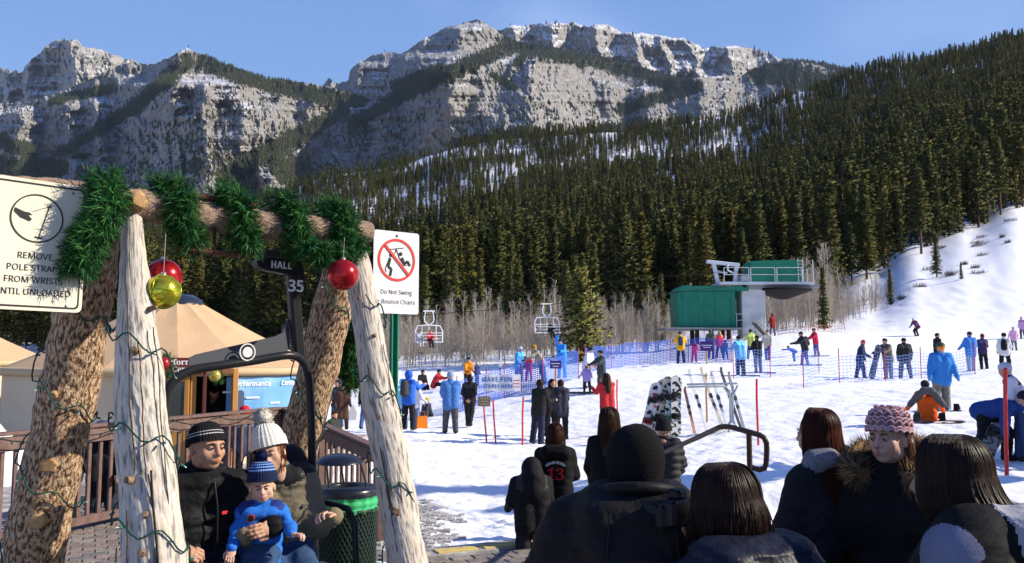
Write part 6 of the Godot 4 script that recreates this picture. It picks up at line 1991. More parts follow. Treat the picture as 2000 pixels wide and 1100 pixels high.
	fg.ring(0.0, 0.014, 0.002, xf(Vector3(-0.044, y + 0.118, 0.0035)), 16)
	fg.ring(0.0, 0.014, 0.002, xf(Vector3(0.030, y + 0.128, 0.0035)), 16)
	put(fg, "swinging_figures_pictogram", ink, s2)
	words("Do Not Swing", 0.041, s2, xf(Vector3(0.0, y - 0.135, 0.002)), ink, "lettering", "Droid Sans", false, 0.002)
	words("or Bounce Chairs", 0.041, s2, xf(Vector3(-0.01, y - 0.20, 0.002)), ink, "lettering", "Droid Sans", false, 0.002)
	var bo := MB.new()
	bo.ball(xf(Vector3(0, y + 0.25, 0.002)), Vector3(0.009, 0.009, 0.005), 6, 10)
	put(bo, "bolt", mat(lin(0.05, 0.05, 0.05), 0.5), s2)
	var gp := MB.new()
	for x in [-0.022, 0.022]: gp.box(xf(Vector3(x, 1.25, -0.02)), Vector3(0.014, 2.7, 0.03), 0.003)
	gp.box(xf(Vector3(0, 1.2, -0.035)), Vector3(0.05, 2.6, 0.006), 0.002)
	put(gp, "channel_post", mat(lin(0.03, 0.22, 0.14), 0.5), s2)

# ---------- display chair, litter bin
func chair() -> void:
	var black := mat(lin(0.018, 0.019, 0.021), 0.32)
	var o := thing("display_chair", "black two seat lift chair hung under the log arch", "chairlift", Vector3.ZERO)
	var pl := func(px: float, py: float, zc: float) -> Vector3: return W(px, py, zc)
	# hanger with the maker's head plate
	var hm := MB.new()
	hm.slab(pl.call(570, 533, 5.22), pl.call(583, 700, 5.24), AX, 0.062, 0.075, 0.014)
	put(hm, "hanger_post", black, o)
	var hp := MB.new()
	var C: Vector3 = pl.call(541, 524, 5.16)
	var B := Basis(AX, Vector3.UP, AX.cross(Vector3.UP)).orthonormalized()
	hp.plate(PackedVector2Array([Vector2(-0.15, 0.03), Vector2(-0.10, 0.055), Vector2(0.08, 0.065), Vector2(0.14, 0.045), Vector2(0.165, -0.0), Vector2(0.165, -0.075), Vector2(0.08, -0.07), Vector2(0.055, -0.035), Vector2(-0.09, -0.02), Vector2(-0.14, 0.0)]), 0.06, Transform3D(B, C))
	put(hp, "head_plate", black, o)
	var nrm := B.z
	if nrm.z < 0.0: nrm = -nrm
	var face := Basis(AX, Vector3.UP, nrm).orthonormalized()
	words("HALL", 0.058, o, Transform3D(face, C + nrm * 0.032 + AX * 0.01 + Vector3(0, 0.016, 0)), mat(lin(0.75, 0.75, 0.75), 0.5))
	words("35", 0.098, o, Transform3D(face, pl.call(571, 560, 5.22) + nrm * 0.044), mat(lin(0.75, 0.75, 0.75), 0.5))
	var rp := MB.new()
	rp.box(Transform3D(B, pl.call(533, 497, 5.14)), Vector3(0.19, 0.05, 0.07), 0.01)
	for k in 6: rp.tube([pl.call(513 + k * 7, 488, 5.12), pl.call(513 + k * 7, 503, 5.12)], [0.008], 6)
	put(rp, "rope_clamp", mat(lin(0.06, 0.055, 0.05), 0.5, 0.4), o)
	# gusset and bail
	var gm := MB.new()
	var g0: Vector3 = pl.call(375, 712, 4.78)
	var gb := Basis(AX, Vector3.UP, nrm).orthonormalized()
	gm.plate(PackedVector2Array([Vector2(-0.02, -0.005), Vector2(0.56, 0.045), Vector2(0.60, 0.10), Vector2(0.585, 0.27), Vector2(0.55, 0.185), Vector2(0.50, 0.162), Vector2(0.02, 0.055), Vector2(-0.02, 0.035)]), 0.012, Transform3D(gb, g0))
	put(gm, "gusset_plate", mat(lin(0.07, 0.075, 0.085), 0.4), o)
	var em := MB.new()
	em.ring(0.043, 0.050, 0.003, Transform3D(gb, pl.call(480, 688, 4.96) + nrm * 0.02))
	em.ring(0.0, 0.030, 0.003, Transform3D(gb, pl.call(480, 688, 4.96) + nrm * 0.02), 24)
	put(em, "round_emblem", mat(lin(0.6, 0.6, 0.6), 0.5), o)
	var bl := MB.new()
	var raw := [pl.call(322, 1010, 4.62), pl.call(320, 860, 4.64), pl.call(322, 790, 4.66), pl.call(336, 748, 4.69), pl.call(372, 724, 4.76), pl.call(430, 714, 4.86), pl.call(500, 704, 5.0), pl.call(560, 694, 5.12), pl.call(585, 700, 5.2), pl.call(600, 725, 5.26), pl.call(606, 780, 5.28), pl.call(610, 900, 5.28), pl.call(614, 1060, 5.26)]
	var cv := Curve3D.new()
	for k in raw.size():
		var t: Vector3 = (raw[min(k + 1, raw.size() - 1)] - raw[max(k - 1, 0)]) / 6.0
		cv.add_point(raw[k], -t, t)
	var pts := []
	for k in 50: pts.append(cv.sample_baked(cv.get_baked_length() * k / 49.0, true))
	bl.tube(pts, [0.025], 14)
	put(bl, "bail_tube", black, o)
	# seat slats, backrest, armrest
	var s0: Vector3 = raw[0]
	var s1: Vector3 = raw[12]
	for k in 4:
		var s := MB.new()
		var q := NX * (0.02 + 0.12 * k)
		s.slab(Vector3(s0.x, 0.60, s0.z) + q - AX * 0.05, Vector3(s1.x, 0.60, s1.z) + q + AX * 0.08, Vector3.UP, 0.10, 0.03, 0.006)
		put(s, "seat_slat", mat(lin(0.05, 0.05, 0.052), 0.5), o)
	for k in 3:
		var s := MB.new()
		var y := 0.74 + 0.13 * k
		s.slab(Vector3(s0.x, y, s0.z) - NX * 0.03, Vector3(s1.x, y, s1.z) - NX * 0.03, NX, 0.09, 0.03, 0.006)
		put(s, "back_slat", mat(lin(0.045, 0.045, 0.047), 0.5), o)
	var am := MB.new()
	var e := Vector3(s1.x, 0, s1.z) + AX * 0.04
	am.tube([e + Vector3(0, 0.98, 0) , e + Vector3(0, 0.97, 0) + NX * 0.28, e + Vector3(0, 0.9, 0) + NX * 0.36, e + Vector3(0, 0.66, 0) + NX * 0.38, e + Vector3(0, 0.60, 0) + NX * 0.3], [0.02], 10)
	put(am, "armrest", black, o)
	# support under the seat
	for q in [0.12, 0.88]:
		var lg := MB.new()
		var b: Vector3 = s0.lerp(s1, q)
		lg.tube([Vector3(b.x, 0.58, b.z) + NX * 0.2, Vector3(b.x, 0.0, b.z) + NX * 0.2], [0.03], 8)
		put(lg, "seat_prop", black, o)
	# litter bin
	var bp := G(672, 7.0)
	bp.y = 0.0
	var bo := thing("litter_bin", "green mesh litter bin with black lid and rain bonnet", "litter bin", bp)
	var dk := mat(lin(0.012, 0.014, 0.02), 0.28)
	var gr := mat(lin(0.018, 0.035, 0.028), 0.5)
	var R := 0.235
	var inner := MB.new()
	inner.lathe(xf(Vector3.ZERO), [Vector2(R - 0.02, 0.04), Vector2(R - 0.02, 0.66)], 32)
	put(inner, "liner_wall", mat(lin(0.03, 0.04, 0.035), 0.6), bo)
	# expanded metal: crossing slanted bars
	var ms := MB.new()
	for dirn in [-1.0, 1.0]:
		for k in 44:
			var p := []
			for q in 15:
				var f := q / 14.0
				var a: float = TAU * k / 44.0 + dirn * f * 1.35
				p.append(Vector3(cos(a) * R, 0.05 + 0.62 * f, sin(a) * R))
			ms.tube(p, [0.0062], 4, false)
	put(ms, "mesh_wall", gr, bo)
	var bm := MB.new()
	for y in [0.05, 0.67]:
		var p := []
		for q in 33: p.append(Vector3(cos(TAU * q / 32.0) * R, y, sin(TAU * q / 32.0) * R))
		bm.tube(p, [0.016], 8, false)
	put(bm, "rim", gr, bo)
	var lb := MB.new()
	var prof := []
	for k in 9: prof.append(Vector2(R + 0.006 + 0.006 * sin(k * 1.7), 0.655 + k * 0.015))
	lb.lathe(xf(Vector3.ZERO), prof, 40, 0.006, 17)
	put(lb, "bag_rim", mat(lin(0.05, 0.42, 0.16), 0.35), bo)
	var ld := MB.new()
	ld.lathe(xf(Vector3.ZERO), [Vector2(R + 0.012, 0.775), Vector2(R + 0.014, 0.82), Vector2(R - 0.01, 0.845), Vector2(0.12, 0.852), Vector2(0.112, 0.84), Vector2(0.11, 0.80)], 40)
	put(ld, "lid", dk, bo)
	var hole := MB.new()
	hole.lathe(xf(Vector3.ZERO), [Vector2(R - 0.03, 0.66), Vector2(R - 0.03, 0.14), Vector2(0.01, 0.12)], 24)
	put(hole, "bag", mat(lin(0.05, 0.36, 0.14), 0.4), bo)
	var dm := MB.new()
	dm.lathe(xf(Vector3(-0.06, 0, 0)), [Vector2(0.185, 1.02), Vector2(0.188, 1.03), Vector2(0.16, 1.06), Vector2(0.11, 1.085), Vector2(0.05, 1.095), Vector2(0.002, 1.096)], 32)
	dm.lathe(xf(Vector3(-0.06, 0, 0)), [Vector2(0.002, 1.06), Vector2(0.12, 1.05), Vector2(0.185, 1.02)], 32)
	put(dm, "bonnet", dk, bo)
	for a in [0.2, 2.3, 4.4]:
		var r := MB.new()
		r.tube([Vector3(cos(a) * 0.17, 0.84, sin(a) * 0.17), Vector3(cos(a) * 0.15 - 0.04, 1.05, sin(a) * 0.15)], [0.008], 6)
		put(r, "bonnet_rod", dk, bo)

# ---------- railing, tents
func railing_run(o: Node3D, a: Vector3, b: Vector3, top: float, bot: float, top2: float, bot2: float, wood: Material) -> void:
	var up := Vector3.UP
	var A := Vector3(a.x, 0, a.z)
	var B := Vector3(b.x, 0, b.z)
	var d := (B - A).normalized()
	var s := Vector3(-d.z, 0, d.x)
	var cap := MB.new()
	cap.slab(A + up * top, B + up * top2, up, 0.14, 0.036, 0.006)
	put(cap, "cap_rail", wood, o)
	for sg in [-1.0, 1.0]:
		var f := MB.new()
		f.slab(A + up * (top - 0.105) + s * 0.03 * sg, B + up * (top2 - 0.105) + s * 0.03 * sg, s, 0.14, 0.03, 0.005)
		put(f, "fascia_board", wood, o)
	var lo := MB.new()
	lo.slab(A + up * bot, B + up * bot2, up, 0.10, 0.09, 0.006)
	put(lo, "bottom_rail", wood, o)
	var n := int(A.distance_to(B) / 0.155)
	for k in n + 1:
		var f := (k + 0.5) / (n + 1)
		var p := A.lerp(B, f)
		var t := MB.new()
		var y0 := lerpf(bot, bot2, f)
		var y1 := lerpf(top, top2, f) - 0.03
		t.box(Transform3D(Basis(d, up, d.cross(up)), p + up * (y0 + y1) * 0.5), Vector3(0.045, y1 - y0, 0.03 if k % 8 else 0.085), 0.004)
		put(t, "baluster", wood, o)
func railings() -> void:
	var wood := surf([[0.0, lin(0.10, 0.06, 0.05)], [0.5, lin(0.155, 0.098, 0.083)], [1.0, lin(0.19, 0.125, 0.105)]], FastNoiseLite.TYPE_SIMPLEX_SMOOTH, 0.03, 0.55, Vector3(3, 1.2, 3), false, 0.25, 0.05, 41, 4, 128)
	var a := thing("deck_railing", "brown wooden deck railing behind the bench and log posts", "railing", Vector3.ZERO, 0, "brown deck railings")
	railing_run(a, Vector3(-5.6, 0, -7.2), Vector3(-3.42, 0, -12.9), 1.10, 0.10, 1.12, 0.10, wood)
	var b := thing("ramp_railing", "brown wooden railing sloping down beside the litter bin", "railing", Vector3.ZERO, 0, "brown deck railings")
	railing_run(b, Vector3(-3.36, 0, -12.95), Vector3(-1.62, 0, -10.7), 1.12, 0.05, 0.76, -0.22, wood)
	for q in [[a, Vector3(-3.40, 0, -12.95), 1.1, -0.3], [b, Vector3(-1.58, 0, -10.66), 0.74, -0.5], [a, Vector3(-5.64, 0, -7.1), 1.08, 0.0]]:
		var m := MB.new()
		m.box(xf(q[1] + Vector3(0, (q[2] + q[3]) * 0.5, 0), 0.4), Vector3(0.10, q[2] - q[3], 0.10), 0.006)
		put(m, "newel_post", wood, q[0])
	var ls := thing("light_string", "dark string lights draped along the deck railing cap", "string lights", Vector3.ZERO, 0, "string lights on railings")
	var pts := []
	for k in 40:
		var f := k / 39.0
		var p := Vector3(-5.3, 1.12, -7.7).lerp(Vector3(-3.4, 1.13, -12.8), f)
		pts.append(p + Vector3(0.085, -0.03 - 0.07 * absf(sin(k * 0.55)), 0.03))
	var w := MB.new()
	w.tube(pts, [0.007], 5)
	put(w, "wire", mat(lin(0.012, 0.02, 0.018), 0.5), ls)
	for k in range(1, 39, 2):
		var g := MB.new()
		g.tube([pts[k], pts[k] + Vector3(rng.randf_range(-0.03, 0.03), rng.randf_range(-0.05, 0.04), 0.02)], [0.009, 0.006], 5)
		put(g, "bulb", mat(lin(0.02, 0.05, 0.04), 0.4), ls)
func tent(label: String, px: float, zc: float, R: float, eave: float, apex: float, full: bool) -> void:
	var wallm := surf([[0.0, lin(0.60, 0.48, 0.33)], [1.0, lin(0.68, 0.56, 0.40)]], FastNoiseLite.TYPE_SIMPLEX_SMOOTH, 0.012, 0.8, Vector3.ONE * 0.5, false, 0.15, 0.02, 43, 4, 128)
	var roofm := surf([[0.0, lin(0.51, 0.335, 0.185)], [1.0, lin(0.59, 0.405, 0.235)]], FastNoiseLite.TYPE_SIMPLEX_SMOOTH, 0.012, 0.75, Vector3.ONE * 0.4, false, 0.15, 0.02, 44, 4, 128)
	var c := W(px, 700, zc)
	var o := thing("yurt", label, "tent", Vector3(c.x, -0.05, c.z), 0, "tan yurts beside the plaza")
	var w := MB.new()
	var gap := 0.0
	if full:
		var lo := -1.3
		var hi := 1.3
		for k in 24:
			gap = (lo + hi) * 0.5
			if 1000.0 + F * (c.x + sin(gap) * R) / (-c.z - cos(gap) * R) < 418.0: lo = gap
			else: hi = gap
	for q in 128:
		var a0 := -PI + TAU * q / 128.0
		var a1 := -PI + TAU * (q + 1) / 128.0
		var y0 := 0.0
		if full and absf((a0 + a1) * 0.5 - gap) < 0.112: y0 = 1.66
		for rr in [R, R - 0.05]:
			var r0: float = rr + 0.006 * cos(q * 0.8)
			var r1: float = rr + 0.006 * cos((q + 1) * 0.8)
			var k := w.v.size()
			for e in [[a0, r0, y0], [a1, r1, y0], [a1, r1, eave], [a0, r0, eave]]: w.vert(Vector3(sin(e[0]) * e[1], e[2], cos(e[0]) * e[1]), Vector3(sin(e[0]), 0, cos(e[0])) * (1.0 if rr == R else -1.0))
			w.tri(k, k + 1, k + 2); w.tri(k, k + 2, k + 3)
	var fl := MB.new()
	fl.lathe(xf(Vector3.ZERO), [Vector2(R, 0.075), Vector2(0.01, 0.08)], 32)
	put(fl, "floor_boards", mat(lin(0.16, 0.10, 0.06), 0.7), o)
	put(w, "wall", wallm, o)
	# roof panels between rafters
	for k in 16:
		var m := MB.new()
		var a0 := TAU * k / 16.0
		for q in 4:
			for j in 5:
				var f0 := j / 5.0
				var f1 := (j + 1) / 5.0
				var pts := []
				for e in [[q, f0], [q + 1, f0], [q + 1, f1], [q, f1]]:
					var a: float = a0 + TAU / 16.0 * e[0] / 4.0
					var r := lerpf(R + 0.14, 0.5, e[1])
					var sag: float = 0.035 * sin(PI * e[0] / 4.0) + 0.06 * sin(PI * e[1])
					pts.append(Vector3(cos(a) * r, lerpf(eave - 0.04, apex, e[1]) - sag, sin(a) * r))
				m.poly(pts, Vector3(cos(a0), 1.5, sin(a0)))
		put(m, "roof_panel", roofm, o)
	var cr := MB.new()
	cr.lathe(xf(Vector3.ZERO), [Vector2(0.56, apex - 0.05), Vector2(0.52, apex + 0.06), Vector2(0.35, apex + 0.16), Vector2(0.01, apex + 0.2)], 24)
	put(cr, "skylight_dome", mat(lin(0.02, 0.025, 0.04), 0.25), o)
	var ev := MB.new()
	var p := []
	for q in 65: p.append(Vector3(cos(TAU * q / 64.0) * (R + 0.1), eave - 0.06, sin(TAU * q / 64.0) * (R + 0.1)))
	ev.tube(p, [0.075], 8, false)
	put(ev, "eave_log", mat(lin(0.52, 0.38, 0.22), 0.75), o)
	if not full: return
	# door, frame, banner, name board
	var pine := mat(lin(0.45, 0.22, 0.06), 0.5)
	var at := func(q: float, y: float, out: float) -> Transform3D:
		var lo := -1.3
		var hi := 1.3
		for k in 24:
			var a := (lo + hi) * 0.5
			var sx: float = 1000.0 + F * (c.x + sin(a) * R) / (-c.z - cos(a) * R)
			if sx < q: lo = a
			else: hi = a
		var a := (lo + hi) * 0.5
		return Transform3D(Basis(Vector3.UP, a), Vector3(sin(a) * (R + out), y, cos(a) * (R + out)))
	var d := MB.new()
	var dx: Transform3D = at.call(418, 0.0, 0.10)
	d.box(dx * xf(Vector3(0, 0.06, -0.04)), Vector3(0.62, 0.05, 0.16), 0.01)
	put(d, "door_sill", pine, o)
	for sg in [-1.0, 1.0]:
		var j := MB.new()
		j.box(dx * xf(Vector3(0.36 * sg, 0.86, 0.03)), Vector3(0.10, 1.72, 0.10), 0.01)
		put(j, "door_jamb", pine, o)
	var dh := MB.new()
	dh.box(dx * xf(Vector3(0, 1.67, 0.03)), Vector3(0.62, 0.10, 0.10), 0.01)
	put(dh, "door_head", mat(lin(0.2, 0.08, 0.04), 0.6), o)
	var leaf := dx * xf(Vector3(-0.40, 0, 0.06), -0.35)
	var dl := MB.new()
	for q in [-0.5, -0.06]: dl.box(leaf * xf(Vector3(q, 0.82, 0.03)), Vector3(0.08, 1.54, 0.045), 0.008)
	for q in [0.14, 0.72, 1.55]: dl.box(leaf * xf(Vector3(-0.28, q, 0.03)), Vector3(0.36, 0.10 if q > 0.2 else 0.2, 0.045), 0.008)
	dl.box(leaf * xf(Vector3(-0.28, 0.45, 0.03)), Vector3(0.36, 0.44, 0.03))
	var door := put(dl, "door", pine, o)
	var gl := MB.new()
	gl.box(leaf * xf(Vector3(-0.28, 1.13, 0.03)), Vector3(0.36, 0.74, 0.012))
	put(gl, "pane", mat(lin(0.05, 0.06, 0.055), 0.12), door)
	var bn := MB.new()
	var ba := []
	for q in 13: ba.append(at.call(lerpf(444, 585, q / 12.0), 0.0, 0.05 + 0.012 * sin(q * 1.3)))
	var bcol := [lin(0.14, 0.33, 0.58), lin(0.24, 0.45, 0.66)]
	for q in 12:
		bn.poly([ba[q] * Vector3(0, 0.94, 0), ba[q + 1] * Vector3(0, 0.94, 0), ba[q + 1] * Vector3(0, 1.56, 0), ba[q] * Vector3(0, 1.56, 0)], ba[q].basis.z)
	var ban := put(bn, "banner", surf([[0.0, bcol[0]], [0.45, bcol[0]], [0.6, bcol[1]], [0.8, lin(0.35, 0.50, 0.68)], [1.0, lin(0.6, 0.68, 0.78)]], FastNoiseLite.TYPE_SIMPLEX_SMOOTH, 0.008, 0.5, Vector3(0.5, 0.5, 0.5), false, 0.0, 0.05, 46, 3, 128), o)
	var white := mat(lin(0.78, 0.78, 0.78), 0.6)
	words("Performance", 0.125, ban, at.call(492, 1.44, 0.068), white)
	words("Center", 0.125, ban, at.call(562, 1.44, 0.068), white)
	var bs := at.call(470, 1.12, 0.075) as Transform3D
	var sb := MB.new()
	sb.plate(rounded(0.14, 0.42, 0.069), 0.006, bs)
	put(sb, "snowboard_print", mat(lin(0.06, 0.09, 0.16), 0.5), ban)
	for q in 3:
		var l := MB.new()
		l.box((at.call(452 + 42 * q, 1.30 - 0.11 * q, 0.068) as Transform3D), Vector3(0.30 - 0.04 * q, 0.03, 0.004))
		put(l, "print_line", white, ban)
	var bd := MB.new()
	var bt: Transform3D = at.call(362, 1.78, 0.30)
	bd.box(bt, Vector3(0.72, 0.26, 0.04), 0.008)
	var board := put(bd, "name_board", mat(lin(0.12, 0.025, 0.02), 0.55), o)
	words("Performance", 0.125, board, bt * xf(Vector3(0.0, 0.055, 0.021)), white, "lettering", "Droid Serif")
	words("Center", 0.125, board, bt * xf(Vector3(0.0, -0.065, 0.021)), white, "lettering", "Droid Serif")
	for sg in [-1.0, 1.0]:
		var ps := MB.new()
		ps.box(bt * xf(Vector3(0.33 * sg, -0.85, -0.05)), Vector3(0.06, 2.1, 0.07), 0.008)
		put(ps, "board_post", mat(lin(0.10, 0.03, 0.025), 0.6), o)
func wreath(label: String, c: Vector3, r: float, red: bool) -> void:
	var o := thing("wreath", label, "wreath", Vector3.ZERO, 0, "small wreaths by the tent door")
	var p := []
	for k in 15: p.append(c + Vector3(cos(TAU * k / 14.0) * r * 0.7, sin(TAU * k / 14.0) * r, 0))
	var m := MB.new()
	needles(m, p, 0.10, 140, 0.05, int(c.x * 100.0))
	put(m, "greens", vmat(0.6), o)
	var b := MB.new()
	b.ball(xf(c + Vector3(0, r * 0.3, 0.12)), Vector3.ONE * 0.10, 14, 18)
	put(b, "ball", mat(lin(0.45, 0.015, 0.02) if red else lin(0.45, 0.35, 0.06), 0.25, 0.4), o)
func handrail() -> void:
	var brown := mat(lin(0.075, 0.045, 0.035), 0.42)
	var o := thing("handrail", "brown steel handrail with looped end above the steps", "handrail", Vector3.ZERO)
	var raw := [W(1240, 905, 9.9), W(1300, 882, 9.2), W(1360, 856, 8.4), W(1408, 834, 7.8), W(1425, 834, 7.7), W(1470, 846, 7.45), W(1488, 852, 7.38), W(1497, 864, 7.36), W(1497, 898, 7.4), W(1494, 914, 7.42), W(1484, 918, 7.44), W(1464, 911, 7.5)]
	var m := MB.new()
	var cv := Curve3D.new()
	for k in raw.size():
		var t: Vector3 = (raw[min(k + 1, raw.size() - 1)] - raw[max(k - 1, 0)]) / 8.0
		cv.add_point(raw[k], -t, t)
	var pts := []
	for k in 70: pts.append(cv.sample_baked(cv.get_baked_length() * k / 69.0, true))
	m.tube(pts, [0.024], 14)
	put(m, "rail_tube", brown, o)
	var a := W(1463, 846, 7.5)
	for q in [[a, 0.0], [W(1262, 897, 9.6), -0.45]]:
		var p := MB.new()
		p.tube([Vector3(q[0].x, q[0].y, q[0].z), Vector3(q[0].x, q[1] - 0.05, q[0].z)], [0.024], 12)
		put(p, "post", brown, o)
# ---------- things beside the frame that shade the plaza
func beside() -> void:
	var o := thing("lodge", "brown timber day lodge standing beside the plaza", "building", Vector3(6.6, 0, 0))
	var wall := surf([[0.0, lin(0.14, 0.09, 0.06)], [1.0, lin(0.22, 0.15, 0.10)]], FastNoiseLite.TYPE_SIMPLEX_SMOOTH, 0.03, 0.8, Vector3(0.6, 3, 0.6), false, 0.2, 0.05, 47, 4, 128)
	var w := MB.new()
	w.box(xf(Vector3(3.6, 1.75, 1.4)), Vector3(7.0, 3.5, 13.6), 0.02)
	put(w, "wall", wall, o)
	var r := MB.new()
	r.plate(PackedVector2Array([Vector2(-0.6, 3.5), Vector2(3.6, 5.0), Vector2(7.8, 3.5), Vector2(7.8, 3.75), Vector2(3.6, 5.3), Vector2(-0.6, 3.75)]), 14.6, xf(Vector3(0, 0, 1.4)))
	put(r, "roof", mat(lin(0.10, 0.075, 0.06), 0.8), o)
	for k in 4:
		var f := MB.new()
		f.box(xf(Vector3(0.08, 1.6, -3.6 + k * 3.2)), Vector3(0.06, 1.3, 1.5), 0.01)
		var win := put(f, "window", mat(lin(0.3, 0.2, 0.12), 0.6), o)
		var g := MB.new()
		g.box(xf(Vector3(0.04, 1.6, -3.6 + k * 3.2)), Vector3(0.02, 1.1, 1.3))
		put(g, "pane", mat(lin(0.05, 0.07, 0.08), 0.1), win)
	var bark := log_material("bark")
	var cm := vmat(0.9)
	var tm := trunk_mesh(15.6, 0.24, 60).mesh()
	var cw := needle_crown(16.0, 2.9, 34, 8, 5, 0.62, 40, 0.22).mesh()
	for q in [[12.6, 12.6, 0.44], [13.4, 14.6, 0.62]]:
		var t := thing("pine_tree", "pine tree standing beside the snow next to the lodge", "tree", Vector3(q[0], ground(q[0], q[1]), -q[1]), q[0], "pines beside the lodge")
		t.scale = Vector3.ONE * q[2]
		put(tm, "trunk", bark, t)
		put(cw, "crown", cm, t)

# ---------- near figures
func skin_mat(c: Color) -> StandardMaterial3D:
	var key := "skin%s" % c
	if mats.has(key): return mats[key]
	var m := surf([[0.0, c * 0.86], [0.5, c], [1.0, c * 1.1]], FastNoiseLite.TYPE_SIMPLEX_SMOOTH, 0.02, 0.5, Vector3.ONE * 6.0, false, 0.12, 0.06, 91, 4, 128)
	m.subsurf_scatter_enabled = true
	m.subsurf_scatter_strength = 0.12
	mats[key] = m
	return m
func head(parent: Node3D, H: Transform3D, tone: Color, c: Dictionary) -> Node3D:
	# face looks along +z of H
	var s: float = c.get("size", 1.0)
	var smile: float = c.get("smile", 0.0)
	var b := []
	var I := Basis.IDENTITY
	var wide: float = c.get("wide", 1.0)
	b.append([Vector3(0, 0.028, -0.012), Vector3(0.076 * wide, 0.090, 0.094), I, SKIN])
	b.append([Vector3(0, -0.030, 0.022), Vector3(0.064 * wide, 0.080, 0.066), I, SKIN])
	b.append([Vector3(0, -0.082, 0.050), Vector3(0.034 * wide, 0.026, 0.028), I, SKIN])
	for sg in [-1.0, 1.0]:
		b.append([Vector3(0.040 * sg * wide, -0.026, 0.052), Vector3(0.026, 0.026 + 0.006 * smile, 0.024), I, SKIN])
		b.append([Vector3(0.008 * sg, 0.022, 0.080), Vector3(0.046 * sg, 0.024, 0.062), 0.011, 0.010, SKIN])
		b.append([Vector3(0.012 * sg, -0.030, 0.088), Vector3(0.013 * sg, -0.033, 0.084), 0.0095, 0.008, SKIN])
		b.append([Vector3(0.075 * sg * wide, -0.004, -0.012), Vector3(0.079 * sg * wide, -0.030, -0.006), 0.015, 0.010, SKIN])
		b.append([Vector3(0.052 * sg * wide, -0.062, 0.006), Vector3(0.020, 0.034, 0.036), I, SKIN])
	b.append([Vector3(0, 0.016, 0.080), Vector3(0, -0.026, 0.103), 0.008, 0.0125, SKIN])
	b.append([Vector3(0, -0.054, 0.072), Vector3(0.030, 0.024, 0.020), I, SKIN])
	for sg in [-1.0, 1.0]:
		b.append([Vector3(0, -0.0515, 0.0895), Vector3((0.020 + 0.006 * smile) * sg, -0.055 + 0.006 * smile, 0.080 - 0.004 * smile), 0.0052, 0.0035, LIPS])
		b.append([Vector3(0, -0.063, 0.0875), Vector3((0.018 + 0.006 * smile) * sg, -0.0585 + 0.006 * smile, 0.079 - 0.004 * smile), 0.0062, 0.0035, LIPS])
		b.append([Vector3(0.031 * sg, 0.003, 0.090), Vector3(0.019, 0.012, 0.020), I, -1])
	b.append([Vector3(0, -0.06, -0.015), Vector3(0, -0.16, -0.035), 0.050, 0.056, SKIN])
	for q in b:
		for e in 4:
			if q[e] is Vector3: q[e] *= s
			elif q[e] is float: q[e] *= s
	var o := Node3D.new()
	o.name = "head"
	parent.add_child(o, true)
	o.transform = H
	var looks := {SKIN: skin_mat(tone), LIPS: skin_mat(c.get("lip", Color(tone.r * 0.95, tone.g * 0.62, tone.b * 0.62))), "names": {SKIN: "face"}}
	dress(sdf(b, 0.0055 * s, 0.012 * s), looks, o)
	var open: float = c.get("squint", 0.40)
	for sg in [-1.0, 1.0]:
		var e := Vector3(0.031 * sg, 0.003, 0.0735) * s
		var w := MB.new()
		w.ball(xf(e), Vector3.ONE * 0.0125 * s, 10, 14)
		put(w, "eye", mat(lin(0.30, 0.27, 0.25), 0.25), o)
		var ir := MB.new()
		ir.ball(xf(e + Vector3(c.get("gaze", 0.0) * 0.004, -0.0005, 0.0088) * s, 0, PI / 2), Vector3(0.0078, 0.0052, 0.0078) * s, 6, 14, 0.0, 0.5)
		put(ir, "iris", mat(lin(0.018, 0.010, 0.006), 0.15), o)
		var lid := MB.new()
		lid.ball(xf(e, 0, 0.35), Vector3(0.0150, 0.0140, 0.0142) * s, 8, 14, 0.0, open)
		lid.ball(xf(e, 0, PI - 0.15), Vector3(0.0150, 0.0138, 0.0138) * s, 8, 14, 0.0, open * 0.72)
		put(lid, "eyelid", skin_mat(tone * 0.92), o)
		var br := MB.new()
		br.tube([Vector3(0.013 * sg, 0.021, 0.0945) * s, Vector3(0.032 * sg, 0.0265, 0.088) * s, Vector3(0.048 * sg, 0.020, 0.074) * s], [0.0032 * s, 0.0036 * s, 0.0015 * s], 6)
		put(br, "eyebrow", mat(c.get("brow", lin(0.025, 0.016, 0.012)), 0.8), o)
	var ms := MB.new()
	ms.tube([Vector3(-0.019, -0.0568 + 0.004 * smile, 0.0868) * s, Vector3(0, -0.0572, 0.0935) * s, Vector3(0.019, -0.0568 + 0.004 * smile, 0.0868) * s], [0.0012 * s, 0.0022 * s, 0.0012 * s], 6)
	put(ms, "mouth_line", mat(c.get("mouth", lin(0.10, 0.03, 0.025)), 0.5), o)
	return o
